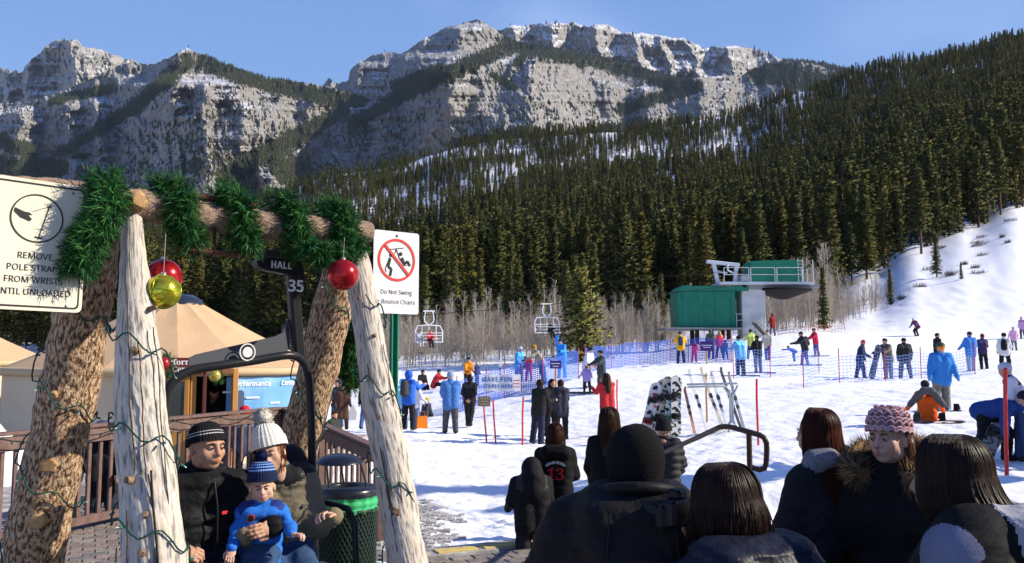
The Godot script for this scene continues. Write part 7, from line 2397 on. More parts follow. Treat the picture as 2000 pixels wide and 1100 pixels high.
func knit_cap(parent: Node3D, H: Transform3D, s: float, bands: Array, ribs: int, brim: float, top: float, pom: float, pomc: Color, flat := 1.0) -> void:
	# bands: [from, to, colour] along the cap's height 0..1
	for bnd in bands:
		var m := MB.new()
		var prof := []
		for k in 13:
			var f := lerpf(bnd[0], bnd[1], k / 12.0)
			var a := f * PI * 0.5
			var r := 0.102 * pow(cos(a * 0.98), 0.62) + (0.006 if f < bnd[3] else 0.0)
			prof.append(Vector2(maxf(r, 0.002) * s, lerpf(brim, top, sin(a)) * s))
		m.lathe(H * Transform3D(Basis.IDENTITY.scaled(Vector3(0.93, 1, 1.08 * flat)), Vector3(0, 0, -0.006 * s)), prof, 96, 0.0016 * s, ribs)
		put(m, "knit_band", cloth(bnd[2], 0.95, 60.0, 0.8), parent)
	if pom > 0.0:
		var p := MB.new()
		var r := RandomNumberGenerator.new()
		r.seed = 12
		var c := Vector3(0, (top + pom * 0.7) * s, -0.01 * s)
		p.col = pomc * 0.9
		p.ball(H * xf(c), Vector3.ONE * pom * s * 0.86, 10, 14)
		for k in 1500:
			var d := Vector3(r.randfn(), r.randfn(), r.randfn()).normalized()
			p.col = pomc * r.randf_range(0.8, 1.1)
			var w := d.cross(Vector3(0.3, 0.8, 0.5)).normalized() * 0.0035 * s
			var q := c + d * pom * s * 0.8
			p.flat3(H * (q - w), H * (q + w), H * (c + (d + Vector3(r.randf_range(-0.2, 0.2), r.randf_range(-0.2, 0.2), r.randf_range(-0.2, 0.2))) * pom * s * 1.12), (H.basis * d).normalized())
		put(p, "pompom", vmat(0.95), parent)
func long_hair(parent: Node3D, H: Transform3D, s: float, len: float, n: int, c1: Color, c2: Color, sd: int, face_gap := 58.0, volume := 1.0, swing := Vector3.ZERO, from := 6.0) -> void:
	var m := MB.new()
	var r := RandomNumberGenerator.new()
	r.seed = sd
	var ib := H.basis.inverse()
	var down := (ib * Vector3.DOWN).normalized()
	for k in n:
		var ph := deg_to_rad(r.randf_range(face_gap, 360.0 - face_gap))
		var r0 := 1.0 + 0.035 * r.randf()
		var pts := []
		var root := r.randf_range(-0.7, 0.9)
		var az0 := lerpf(ph, PI * 0.5 if ph < PI else PI * 1.5, 0.12)
		for q in 5:
			var th := deg_to_rad(lerpf(from * 0.3, 92.0, q / 4.0))
			var az := lerpf(az0, ph, q / 4.0)
			var d := Vector3(sin(th) * sin(az), cos(th), sin(th) * cos(az))
			var p := Vector3(0, 0.024, -0.012) + d * Vector3(0.086, 0.100, 0.104) * r0
			p.z += root * 0.05 * pow(1.0 - q / 4.0, 1.5)
			pts.append(p * s)
		var tail: Vector3 = pts[4]
		var out := Vector3(sin(ph), 0, cos(ph))
		var wob := floorf(ph * 7.0) * 1.7
		var l := len * r.randf_range(0.80, 1.05)
		var fly := 0.012 if r.randf() < 0.03 else 0.0
		for q in 4:
			var f := (q + 1) / 4.0
			pts.append(tail + down * l * f + out * (0.018 * sin(f * 2.4) * volume - 0.016 * f + fly * f) * s + swing * f * f + Vector3(sin(wob + f * 4.0), 0, cos(wob + f * 3.0)) * 0.006 * f + Vector3(r.randf_range(-1, 1), 0, r.randf_range(-1, 1)) * 0.004 * f)
		var cv := []
		for q in pts.size() - 1:
			cv.append(H * (pts[q] as Vector3))
			cv.append(H * ((pts[q] as Vector3).lerp(pts[q + 1], 0.5) + ((pts[q] as Vector3) - (pts[max(q - 1, 0)] as Vector3) - (pts[min(q + 2, pts.size() - 1)] as Vector3) + (pts[q + 1] as Vector3)) * 0.0625))
		cv.append(H * (pts[8] as Vector3))
		var band := 0.5 + 0.5 * N2.get_noise_2d(ph * 3.0, sd)
		m.col = c1.lerp(c2, clampf(band * 0.7 + r.randf_range(-0.15, 0.3), 0, 1)) * r.randf_range(0.85, 1.15)
		var w := r.randf_range(0.0007, 0.0015)
		m.tube(cv, [w, w, w, w, w, w, w, w, w, w, w, w, w, w, w, w * 0.8, w * 0.4], 3, false)
	put(m, "hair_strands", vmat(0.42), parent)
func fur(parent: Node3D, path: Array, rad: float, count: int, len: float, c1: Color, c2: Color, sd: int, droop := 0.3, called := "fur_trim") -> void:
	var m := MB.new()
	var r := RandomNumberGenerator.new()
	r.seed = sd
	for k in count:
		var f := r.randf() * (path.size() - 1.001)
		var j := int(f)
		var p: Vector3 = (path[j] as Vector3).lerp(path[j + 1], f - j)
		var t: Vector3 = (path[j + 1] - path[j]).normalized()
		var d := Vector3(r.randfn(), r.randfn(), r.randfn())
		d = (d - t * d.dot(t)).normalized()
		var a := p + d * rad
		var e := (d + Vector3(r.randf_range(-0.5, 0.5), r.randf_range(-0.5, 0.5) - droop, r.randf_range(-0.5, 0.5)) + t * r.randf_range(-0.4, 0.4)).normalized() * len * r.randf_range(0.6, 1.2)
		var w := e.cross(d + Vector3(0.01, 0.02, 0.03)).normalized() * 0.0022
		var cc := c1.lerp(c2, r.randf())
		m.col = cc
		m.flat3(a - w, a + w, a + e, (d + e.normalized() * 0.4).normalized())
	for j in path.size() - 1: pass
	m.col = c1 * 0.8
	m.tube(path, [rad], 10, true)
	put(m, called, vmat(0.85), parent)
func hand(parent: Node3D, at: Vector3, dir: Vector3, palm: Vector3, thumb: float, curl: float, m: Material, s := 1.0) -> void:
	# dir: where the fingers point; palm: where the palm looks; thumb: +1 or -1 side
	var z := dir.normalized()
	var y := -(palm - z * palm.dot(z)).normalized()
	var B := Basis(y.cross(z), y, z)
	var b := []
	b.append([Vector3(0, 0, 0.040), Vector3(0.040, 0.016, 0.050), Basis.IDENTITY, 0])
	b.append([Vector3(0, 0, -0.02), Vector3(0, 0, 0.02), 0.026, 0.027, 0])
	var ls := [0.062, 0.074, 0.079, 0.070]
	for k in 4:
		var p := Vector3((-0.030 + 0.020 * k) * -thumb, 0.002, 0.080 + [0.0, 0.006, 0.008, 0.004][k])
		var a := curl * 0.55
		var r := 0.0092
		for q in 3:
			var l: float = ls[k] * [0.45, 0.32, 0.26][q]
			var e := p + Vector3(0, -sin(a), cos(a)) * l
			b.append([p, e, r, r - 0.0008, 0])
			p = e; r -= 0.0007; a += curl * [0.9, 0.7, 0.5][q]
	var tp := Vector3(0.030 * thumb, -0.006, 0.018)
	var t1 := tp + Vector3(0.022 * thumb, -0.012, 0.030)
	var t2 := t1 + Vector3(0.006 * thumb - curl * 0.008 * thumb, -0.010 - curl * 0.008, 0.028)
	b.append([tp, t1, 0.013, 0.0105, 0]); b.append([t1, t2, 0.0105, 0.0085, 0])
	for q in b:
		for e in 4:
			if q[e] is Vector3: q[e] *= s
			elif q[e] is float: q[e] *= s
	var ms := sdf(b, 0.0045 * s, 0.006 * s)
	put(ms[0], "hand", m, parent, Transform3D(B, at))
func near(label: String, at: Vector3, face: float, c: Dictionary, group := "people on the plaza") -> Array:
	var o := thing("person", label, "person", at, deg_to_rad(face), group)
	var J := skeleton(c)
	var b := body_bones(J, c)
	if c.get("nohands", true):
		var keep := []
		for e in b:
			if e.size() == 5 and (e[4] == GLOVES or e[4] == 9): continue
			keep.append(e)
		b = keep
	for e in c.get("extra", []): b.append(e)
	var looks := {SKIN: skin_mat(c.get("skin", SKIN_TONE)), JACKET: c.jm, TROUSERS: c.get("tm", cloth(lin(0.02, 0.02, 0.022))), HAT: c.get("hm", c.jm), HAIR: c.get("hairm", mat(lin(0.012, 0.008, 0.006), 0.45)), BOOTS: cloth(lin(0.02, 0.02, 0.02)), 10: cloth(lin(0.02, 0.02, 0.02)), TRIM: c.get("trimm", c.jm), GLOVES: cloth(lin(0.02, 0.02, 0.02)), 9: cloth(lin(0.02, 0.02, 0.02)), 11: c.get("scarfm", c.jm)}
	looks["names"] = c.get("names", {})
	dress(sdf(b, c.get("cell", 0.016), c.get("k", 0.05), c.get("folds", {})), looks, o)
	return [o, J]
func seated() -> void:
	var puff := cloth(lin(0.010, 0.010, 0.011), 0.62, 20.0, 0.6, 0.1)
	var denim := cloth(lin(0.035, 0.07, 0.15), 0.85, 50.0, 0.6)
	var tone := lin(0.43, 0.245, 0.16)
	# man in black
	var mp := W(398, 1000, 4.80)
	var r := near("seated man in black padded jacket and striped black knit hat", Vector3(mp.x, 0, mp.z), 38, {"h": 1.72, "hip": 0.71, "lean": -3, "fat": 1.12, "ll": [84, 8, 80], "rl": [84, 10, 80], "ra": [16, 8, 74, 52], "la": [26, 8, 78, 44], "jm": puff, "tm": cloth(lin(0.02, 0.022, 0.03)), "cell": 0.0135, "hem": 0.06,
		"folds": {JACKET: [0.011, 7.0, 0.010, 0.095], TROUSERS: [0.01, 6.0]}, "extra": [[Vector3(-0.07, 1.19, -0.05), Vector3(0.07, 1.19, -0.05), 0.075, 0.075, JACKET], [Vector3(-0.03, 1.145, 0.03), Vector3(0.03, 1.145, 0.03), 0.085, 0.085, JACKET]]}, "people on the display chair")
	var o: Node3D = r[0]
	var J: Dictionary = r[1]
	var H := Transform3D(Basis.from_euler(Vector3(0.04, deg_to_rad(16), -0.03)), J.head + Vector3(0, 0.02, 0.03))
	head(o, H, tone, {"wide": 1.06, "size": 1.08, "squint": 0.33, "gaze": 0.6, "brow": lin(0.05, 0.04, 0.035)})
	knit_cap(o, H * xf(Vector3.ZERO, 0, -0.30), 1.02, [[0.0, 0.20, lin(0.012, 0.012, 0.013), 0.25], [0.20, 0.235, lin(0.45, 0.46, 0.48), 0.2], [0.235, 0.30, lin(0.012, 0.012, 0.013), 0.2], [0.30, 0.33, lin(0.35, 0.36, 0.38), 0.2], [0.33, 1.0, lin(0.012, 0.012, 0.013), 0.2]], 40, 0.018, 0.135, 0.0, Color.BLACK)
	var hr := MB.new()
	hr.ball(H * xf(Vector3(0, 0.005, -0.045)), Vector3(0.083, 0.05, 0.062), 10, 18)
	put(hr, "hair", mat(lin(0.03, 0.028, 0.027), 0.6), o)
	var rh: Vector3 = J.arms[1][2]
	hand(o, rh, Vector3(0.75, -0.25, 0.35), Vector3(0.2, -0.6, -0.6), -1.0, 0.9, skin_mat(tone), 1.05)
	hand(o, J.arms[0][2], Vector3(-0.8, -0.05, 0.3), Vector3(0, -0.2, -1), 1.0, 0.5, skin_mat(tone), 1.0)
	var pt := MB.new()
	pt.box(xf(Vector3(0.055, 1.02, 0.175), 0.2), Vector3(0.04, 0.018, 0.006), 0.002)
	put(pt, "red_badge", mat(lin(0.55, 0.03, 0.03), 0.6), o)
	var pt2 := MB.new()
	var fa: Vector3 = J.arms[1][1].lerp(J.arms[1][2], 0.45)
	pt2.box(xf(fa + Vector3(-0.01, 0.035, 0.055), -0.1, -0.5), Vector3(0.05, 0.03, 0.02), 0.004)
	put(pt2, "red_cuff_badge", mat(lin(0.50, 0.03, 0.03), 0.6), o)
	var zp := MB.new()
	zp.tube([Vector3(0.01, 1.18, 0.125), Vector3(0.015, 1.05, 0.168), Vector3(0.015, 0.9, 0.175), Vector3(0.01, 0.74, 0.17)], [0.006], 6)
	put(zp, "zip", mat(lin(0.01, 0.01, 0.01), 0.4), o)
	# woman in olive parka
	var olive := cloth(lin(0.185, 0.155, 0.10), 0.85, 30.0, 0.6)
	var wp := W(552, 1000, 5.14)
	r = near("seated woman in olive parka and white bobble hat", Vector3(wp.x, 0, wp.z), 22, {"h": 1.66, "hip": 0.73, "lean": 4, "side": 6, "ll": [84, 6, 78], "rl": [84, 8, 78], "ra": [30, 8, 60, 30], "la": [18, 14, 96, 46], "jm": olive, "tm": denim, "cell": 0.0135, "hem": 0.16, "fat": 1.05, "trimm": cloth(lin(0.02, 0.02, 0.022), 0.35), "names": {TRIM: "hood_lining"},
		"folds": {JACKET: [0.012, 6.0], TROUSERS: [0.009, 7.0]}, "extra": [[Vector3(-0.13, 1.18, 0.0), Vector3(-0.05, 1.23, -0.09), 0.06, 0.066, TRIM], [Vector3(0.12, 1.16, 0.02), Vector3(0.05, 1.25, -0.08), 0.066, 0.072, TRIM], [Vector3(-0.06, 1.25, -0.10), Vector3(0.06, 1.25, -0.10), 0.07, 0.07, TRIM], [Vector3(-0.05, 1.16, 0.06), Vector3(0.05, 1.16, 0.06), 0.06, 0.06, TRIM]]}, "people on the display chair")
	o = r[0]; J = r[1]
	var tone2 := lin(0.52, 0.32, 0.225)
	H = Transform3D(Basis.from_euler(Vector3(0.12, deg_to_rad(-22), 0.30)), J.head + Vector3(-0.035, -0.005, 0.05))
	head(o, H, tone2, {"smile": 1.0, "squint": 0.42, "lip": lin(0.42, 0.13, 0.12), "mouth": lin(0.62, 0.60, 0.57), "size": 0.96})
	knit_cap(o, H * xf(Vector3.ZERO, 0, -0.26), 1.05, [[0.0, 0.30, lin(0.66, 0.64, 0.58), 0.30], [0.30, 1.0, lin(0.66, 0.64, 0.58), 0.0]], 26, 0.026, 0.165, 0.050, lin(0.68, 0.66, 0.60))
	long_hair(o, H, 1.0, 0.16, 260, lin(0.10, 0.03, 0.012), lin(0.20, 0.07, 0.025), 21, 62.0, 0.8, Vector3.ZERO, 60.0)
	hand(o, J.arms[0][2], Vector3(-0.75, 0.25, 0.35), Vector3(-0.3, -0.5, 0.5), 1.0, 0.9, skin_mat(tone2), 0.92)
	for y in [0.0, 1.0]:
		var bt := MB.new()
		bt.tube([Vector3(0.10, 1.0 - 0.17 * y, 0.15), Vector3(0.10, 1.0 - 0.17 * y, 0.165)], [0.010], 10)
		put(bt, "snap_button", mat(lin(0.3, 0.3, 0.28), 0.3, 0.6), o)
	# small boy in blue
	var blue := cloth(lin(0.025, 0.15, 0.55), 0.68, 16.0, 0.5, 0.1)
	var cp := W(511, 1000, 4.78)
	r = near("small boy in bright blue puffy jacket and striped blue bobble hat", Vector3(cp.x, 0, cp.z), 12, {"h": 0.86, "hip": 1.62, "lean": -4, "fat": 1.08, "ll": [72, 12, 58], "rl": [66, 10, 62], "ra": [26, 16, 40, 6], "la": [40, 34, 40, -16], "jm": blue, "tm": denim, "cell": 0.0115, "k": 0.035, "hem": 0.10, "trimm": cloth(lin(0.02, 0.04, 0.20), 0.5), "names": {TRIM: "hood"},
		"folds": {JACKET: [0.008, 9.0, 0.010, 0.075], TROUSERS: [0.008, 8.0]}, "extra": [[Vector3(-0.08, 1.019, 0.0), Vector3(0, 1.014, -0.07), 0.042, 0.046, TRIM], [Vector3(0.08, 1.019, 0.0), Vector3(0, 1.014, -0.07), 0.042, 0.046, TRIM], [Vector3(-0.05, 0.999, 0.03), Vector3(0.05, 0.999, 0.03), 0.04, 0.04, JACKET]]}, "people on the display chair")
	o = r[0]; J = r[1]
	H = Transform3D(Basis.from_euler(Vector3(0.10, deg_to_rad(4), 0.04)), J.head + Vector3(0, 0.03, 0.02))
	head(o, H, lin(0.55, 0.34, 0.25), {"size": 0.73, "wide": 1.12, "squint": 0.30, "lip": lin(0.48, 0.18, 0.16)})
	knit_cap(o, H * xf(Vector3.ZERO, 0, -0.20), 0.80, [[0.0, 0.34, lin(0.012, 0.02, 0.055), 0.34], [0.34, 0.40, lin(0.16, 0.30, 0.62), 0.0], [0.40, 0.46, lin(0.012, 0.02, 0.07), 0.0], [0.46, 0.52, lin(0.16, 0.30, 0.62), 0.0], [0.52, 0.58, lin(0.012, 0.02, 0.07), 0.0], [0.58, 0.64, lin(0.16, 0.30, 0.62), 0.0], [0.64, 0.71, lin(0.012, 0.02, 0.07), 0.0], [0.71, 0.77, lin(0.16, 0.30, 0.62), 0.0], [0.77, 1.0, lin(0.012, 0.02, 0.07), 0.0]], 34, 0.034, 0.175, 0.040, lin(0.015, 0.025, 0.09))
	var bd := MB.new()
	bd.tube([Vector3(-0.048, 0.992, 0.06), Vector3(-0.050, 0.992, 0.100)], [0.020], 24)
	var bo := put(bd, "round_badge", mat(lin(0.30, 0.03, 0.03), 0.6), o)
	var bi := MB.new()
	bi.tube([Vector3(-0.0499, 0.992, 0.099), Vector3(-0.0505, 0.992, 0.1025)], [0.015], 24)
	put(bi, "badge_centre", mat(lin(0.02, 0.02, 0.02), 0.6), bo)
	var bs := MB.new()
	bs.box(xf(Vector3(0.055, 0.985, 0.092), 0.3, 0, 0.15), Vector3(0.055, 0.012, 0.008), 0.002)
	put(bs, "chest_badge", mat(lin(0.6, 0.25, 0.22), 0.6), o)
	hand(o, J.arms[0][2], Vector3(0.7, 0.1, 0.5), Vector3(0, -1, 0.2), 1.0, 0.8, skin_mat(lin(0.55, 0.34, 0.25)), 0.62)
	hand(o, J.arms[1][2], Vector3(-0.1, -0.6, 0.6), Vector3(0, -0.4, -1), -1.0, 0.6, skin_mat(lin(0.55, 0.34, 0.25)), 0.62)
func front_crowd() -> void:
	# man in black beanie seen from behind
	var pad := cloth(lin(0.010, 0.010, 0.011), 0.6, 22.0, 0.7, 0.12)
	var p := W(1243, 900, 2.98)
	var r := near("man in black knit cap and black quilted jacket seen from behind", Vector3(p.x, 0, p.z), 176, {"h": 1.635, "fat": 1.40, "lean": 3, "la": [16, 24, 50, 10], "ra": [16, 26, 50, 10], "jm": pad, "cell": 0.0125, "hem": 0.14,
		"folds": {JACKET: [0.010, 6.0, 0.006, 0.13]}, "extra": [[Vector3(-0.10, 1.355, -0.03), Vector3(0.10, 1.355, -0.03), 0.088, 0.088, JACKET], [Vector3(-0.11, 1.297, -0.10), Vector3(0.11, 1.297, -0.10), 0.10, 0.10, JACKET], [Vector3(-0.08, 1.181, -0.15), Vector3(0.08, 1.181, -0.15), 0.085, 0.085, JACKET], [Vector3(0, 1.084, -0.17), Vector3(0, 1.065, -0.17), 0.07, 0.06, JACKET]]})
	var o: Node3D = r[0]
	var J: Dictionary = r[1]
	var H := Transform3D(Basis.from_euler(Vector3(0.02, -0.1, 0.0)), J.head + Vector3(0, 0.035, -0.005))
	head(o, H, SKIN_TONE, {})
	var bm := MB.new()
	var prof := []
	for k in 26:
		var f := k / 25.0
		var a := f * PI * 0.5
		prof.append(Vector2(maxf(0.113 * pow(1.0 - pow(sin(a), 3.4), 0.5) * (1.0 - 0.20 * pow(1.0 - sin(a), 2.2)), 0.002), lerpf(-0.085, 0.122, sin(a))))
	bm.lathe(H * Transform3D(Basis.IDENTITY.scaled(Vector3(0.94, 1, 1.1)), Vector3(0, 0, -0.008)), prof, 90, 0.0008, 45)
	for k in bm.v.size(): bm.v[k] += bm.n[k] * (0.006 * NR.get_noise_3dv(bm.v[k] * Vector3(7, 16, 7)))
	put(bm, "knit_cap", cloth(lin(0.008, 0.008, 0.0085), 0.95, 70.0, 0.9, 0.3), o)
	var cr := MB.new()
	var cpt := []
	for k in 25:
		var a := lerpf(deg_to_rad(40), deg_to_rad(320), k / 24.0)
		cpt.append(J.neck + Vector3(sin(a) * 0.125, 0.075 - 0.035 * cos(a), cos(a) * 0.125 - 0.035))
	cr.tube(cpt, [0.020], 10)
	put(cr, "collar_edge", cloth(lin(0.012, 0.012, 0.013), 0.55), o)
	var ys := MB.new()
	var ypt := []
	for k in 15: ypt.append(J.neck + Vector3(lerpf(-0.22, 0.22, k / 14.0), -0.05 - 0.05 * absf(lerpf(-1, 1, k / 14.0)), -0.145 - 0.02 * cos(lerpf(-1.4, 1.4, k / 14.0))))
	ys.tube(ypt, [0.005], 5)
	put(ys, "yoke_seam", cloth(lin(0.014, 0.014, 0.014), 0.5), o)
	for sx in [-0.105, 0.10]:
		var sm := MB.new()
		var pts := []
		for k in 8: pts.append(Vector3(sx * (1.0 + 0.25 * k / 7.0), 1.36 - 0.05 * k, -0.205 - 0.02 * sin(k * 0.5)))
		sm.tube(pts, [0.004], 5)
		put(sm, "seam_piping", cloth(lin(0.012, 0.012, 0.012), 0.5), o)
	# woman with camera
	var navy := cloth(lin(0.011, 0.013, 0.024), 0.42, 18.0, 0.6, 0.1)
	p = W(1484, 1000, 2.55)
	r = near("dark haired woman in navy jacket raising a black camera", Vector3(p.x, 0, p.z), 205, {"h": 1.54, "lean": 14, "fat": 1.06, "la": [40, 20, 60, 10], "ra": [62, 18, 92, 26], "jm": navy, "cell": 0.0125, "folds": {JACKET: [0.010, 6.0, 0.010, 0.075]},
		"extra": [[Vector3(-0.12, 1.24, 0.06), Vector3(0.12, 1.24, 0.06), 0.085, 0.085, JACKET], [Vector3(-0.12, 1.22, 0.0), Vector3(0.12, 1.22, 0.0), 0.09, 0.09, JACKET]]})
	o = r[0]; J = r[1]
	H = Transform3D(Basis.from_euler(Vector3(0.12, deg_to_rad(26), 0.05)), J.head + Vector3(0.01, 0.025, 0.02))
	head(o, H, lin(0.45, 0.26, 0.18), {})
	var hb := []
	hb.append([Vector3(0, 0.03, -0.022), Vector3(0.091, 0.096, 0.104), Basis.IDENTITY, HAIR])
	hb.append([Vector3(0, -0.02, -0.045), Vector3(0, -0.13, -0.055), 0.062, 0.05, HAIR])
	for sg in [-1.0, 1.0]: hb.append([Vector3(0.05 * sg, -0.02, -0.03), Vector3(0.055 * sg, -0.13, -0.03), 0.042, 0.036, HAIR])
	put(sdf(hb, 0.009, 0.04)[HAIR], "hair", mat(lin(0.016, 0.009, 0.007), 0.42), o, H)
	long_hair(o, H, 1.10, 0.13, 3800, lin(0.012, 0.007, 0.006), lin(0.034, 0.016, 0.012), 31, 48.0, 1.3)
	var cw: Vector3 = H * Vector3(0.02, -0.005, 0.145)
	var cam := thing("photo_camera", "black camera with zoom lens held to the woman's face", "camera", o.transform * cw, deg_to_rad(205 + 26))
	var black := mat(lin(0.012, 0.012, 0.013), 0.4)
	var cb := MB.new()
	cb.box(xf(Vector3.ZERO), Vector3(0.135, 0.085, 0.055), 0.010)
	cb.box(xf(Vector3(0, 0.055, 0.0)), Vector3(0.06, 0.035, 0.05), 0.010)
	put(cb, "body", black, cam)
	var cl := MB.new()
	cl.lathe(xf(Vector3(0, -0.005, 0.02), 0, PI / 2), [Vector2(0.034, 0.0), Vector2(0.036, 0.03), Vector2(0.034, 0.034), Vector2(0.038, 0.05), Vector2(0.038, 0.095), Vector2(0.043, 0.11), Vector2(0.044, 0.145), Vector2(0.036, 0.147), Vector2(0.03, 0.12), Vector2(0.001, 0.115)], 28, 0.0006, 40)
	put(cl, "lens", black, cam)
	var gs := MB.new()
	gs.box(xf(Vector3(0.065, -0.01, 0.02)), Vector3(0.03, 0.08, 0.04), 0.012)
	put(gs, "grip", mat(lin(0.02, 0.02, 0.02), 0.8), cam)
	hand(o, H * Vector3(-0.045, -0.13, 0.17), H.basis * Vector3(0.15, 1.0, 0.15), H.basis * Vector3(0.8, 0, 0.2), 1.0, 0.35, skin_mat(lin(0.45, 0.26, 0.18)), 0.95)
	# long haired woman in tweed coat with scarf
	var tweed := surf([[0.0, lin(0.006, 0.006, 0.007)], [0.5, lin(0.013, 0.012, 0.014)], [0.7, lin(0.03, 0.03, 0.033)], [1.0, lin(0.07, 0.07, 0.08)]], FastNoiseLite.TYPE_SIMPLEX_SMOOTH, 0.09, 0.95, Vector3.ONE * 5.0, false, 0.6, 0.1, 61, 3, 256)
	p = W(1612, 1000, 4.25)
	r = near("woman with long dark auburn hair in charcoal tweed coat", Vector3(p.x, 0, p.z), 215, {"h": 1.61, "hem": 0.34, "fat": 1.0, "la": [10, 16, 20, 4], "ra": [14, 10, 30, 10], "jm": tweed, "cell": 0.0135, "folds": {JACKET: [0.012, 5.0]}, "scarfm": surf([[0.0, lin(0.07, 0.07, 0.08)], [1.0, lin(0.28, 0.27, 0.30)]], FastNoiseLite.TYPE_SIMPLEX_SMOOTH, 0.09, 0.95, Vector3.ONE * 5.0, false, 0.6, 0.1, 62, 3, 128),
		"extra": [[Vector3(-0.10, 1.355, -0.02), Vector3(-0.05, 1.37, -0.07), 0.058, 0.055, 11], [Vector3(0.10, 1.36, -0.02), Vector3(0.05, 1.37, -0.06), 0.055, 0.055, 11], [Vector3(-0.15, 1.29, -0.06), Vector3(-0.10, 1.36, -0.03), 0.05, 0.06, 11]]})
	o = r[0]; J = r[1]
	H = Transform3D(Basis.from_euler(Vector3(0.0, 0.1, 0.0)), J.head + Vector3(0, 0.03, 0))
	head(o, H, lin(0.5, 0.3, 0.21), {"size": 0.97})
	hb = [[Vector3(0, 0.03, -0.022), Vector3(0.087, 0.094, 0.100), Basis.IDENTITY, HAIR], [Vector3(0, -0.02, -0.04), Vector3(0, -0.26, -0.09), 0.062, 0.045, HAIR]]
	put(sdf(hb, 0.009, 0.04)[HAIR], "hair", mat(lin(0.016, 0.008, 0.007), 0.45), o, H)
	long_hair(o, H, 1.05, 0.36, 2400, lin(0.014, 0.007, 0.006), lin(0.10, 0.018, 0.010), 41, 70.0, 1.0, Vector3(0.03, 0, -0.06))
	# woman in rose knit hat, three quarter face
	var coat := cloth(lin(0.010, 0.010, 0.011), 0.8, 18.0, 0.6)
	p = W(1748, 1000, 4.05)
	r = near("smiling woman in rose crochet hat and black coat with fur collar", Vector3(p.x, 0, p.z), -42, {"h": 1.62, "hem": 0.32, "fat": 1.06, "la": [20, 10, 60, 30], "ra": [16, 14, 60, 30], "jm": coat, "cell": 0.0135, "folds": {JACKET: [0.012, 5.0]},
		"extra": [[Vector3(-0.11, 1.34, 0.0), Vector3(0.0, 1.36, -0.10), 0.07, 0.08, JACKET], [Vector3(0.11, 1.34, 0.0), Vector3(0.0, 1.36, -0.10), 0.07, 0.08, JACKET]]})
	o = r[0]; J = r[1]
	H = Transform3D(Basis.from_euler(Vector3(0.0, deg_to_rad(-12), 0.03)), J.head + Vector3(0, 0.028, 0.01))
	var tone := lin(0.50, 0.30, 0.215)
	head(o, H, tone, {"smile": 0.8, "squint": 0.31, "gaze": -0.6, "lip": lin(0.42, 0.13, 0.12), "mouth": lin(0.60, 0.57, 0.54), "size": 1.0, "brow": lin(0.03, 0.018, 0.012)})
	# crochet hat: base cap plus open loops
	var HH := H * xf(Vector3.ZERO, 0, -0.12)
	knit_cap(o, HH, 0.97, [[0.0, 1.0, lin(0.30, 0.17, 0.185), 0.0]], 30, 0.036, 0.145, 0.0, Color.WHITE)
	var lp := MB.new()
	for row in 7:
		var f := 0.02 + row * 0.14
		var a := f * PI * 0.5
		var rr := 0.0985 * pow(cos(a * 0.98), 0.62) + 0.006
		var y := lerpf(0.038, 0.140, sin(a))
		var n := maxi(9, int(rr * 175.0))
		var q := []
		for k in n * 8 + 1:
			var g := TAU * k / (n * 8.0)
			q.append(HH * (Vector3(cos(g) * rr * 0.93, y + 0.010 * absf(sin(g * n * 0.5)) * (1.6 if row % 2 else 1.0), sin(g) * rr * 1.08 - 0.006)))
		lp.tube(q, [0.0052], 6, false)
		if row == 0:
			var q2 := []
			for u in q: q2.append(u + H.basis.y * -0.012)
			lp.tube(q2, [0.006], 6, false)
	put(lp, "crochet_loops", cloth(lin(0.52, 0.33, 0.345), 0.95, 60.0, 0.6), o)
	hb = [[Vector3(0, -0.01, -0.055), Vector3(0, -0.19, -0.085), 0.08, 0.062, HAIR], [Vector3(0.066, -0.03, -0.045), Vector3(0.08, -0.17, -0.03), 0.030, 0.03, HAIR], [Vector3(-0.066, -0.03, -0.045), Vector3(-0.08, -0.17, -0.03), 0.030, 0.03, HAIR]]
	put(sdf(hb, 0.009, 0.03)[HAIR], "hair", mat(lin(0.06, 0.026, 0.014), 0.45), o, H)
	long_hair(o, H, 1.0, 0.22, 1400, lin(0.03, 0.013, 0.008), lin(0.17, 0.075, 0.035), 51, 88.0, 1.0, Vector3.ZERO, 62.0)
	var fp := []
	for k in 25:
		var a := lerpf(deg_to_rad(28), deg_to_rad(332), k / 24.0)
		fp.append(J.neck + Vector3(sin(a) * 0.185, 0.055 - 0.06 * cos(a), cos(a) * 0.155 - 0.02))
	fur(o, fp, 0.038, 9000, 0.058, lin(0.16, 0.09, 0.045), lin(0.42, 0.28, 0.16), 53)
	# woman in grey hooded top and black vest
	var grey := cloth(lin(0.17, 0.175, 0.245), 0.92, 60.0, 0.5)
	p = W(1912, 1000, 2.55)
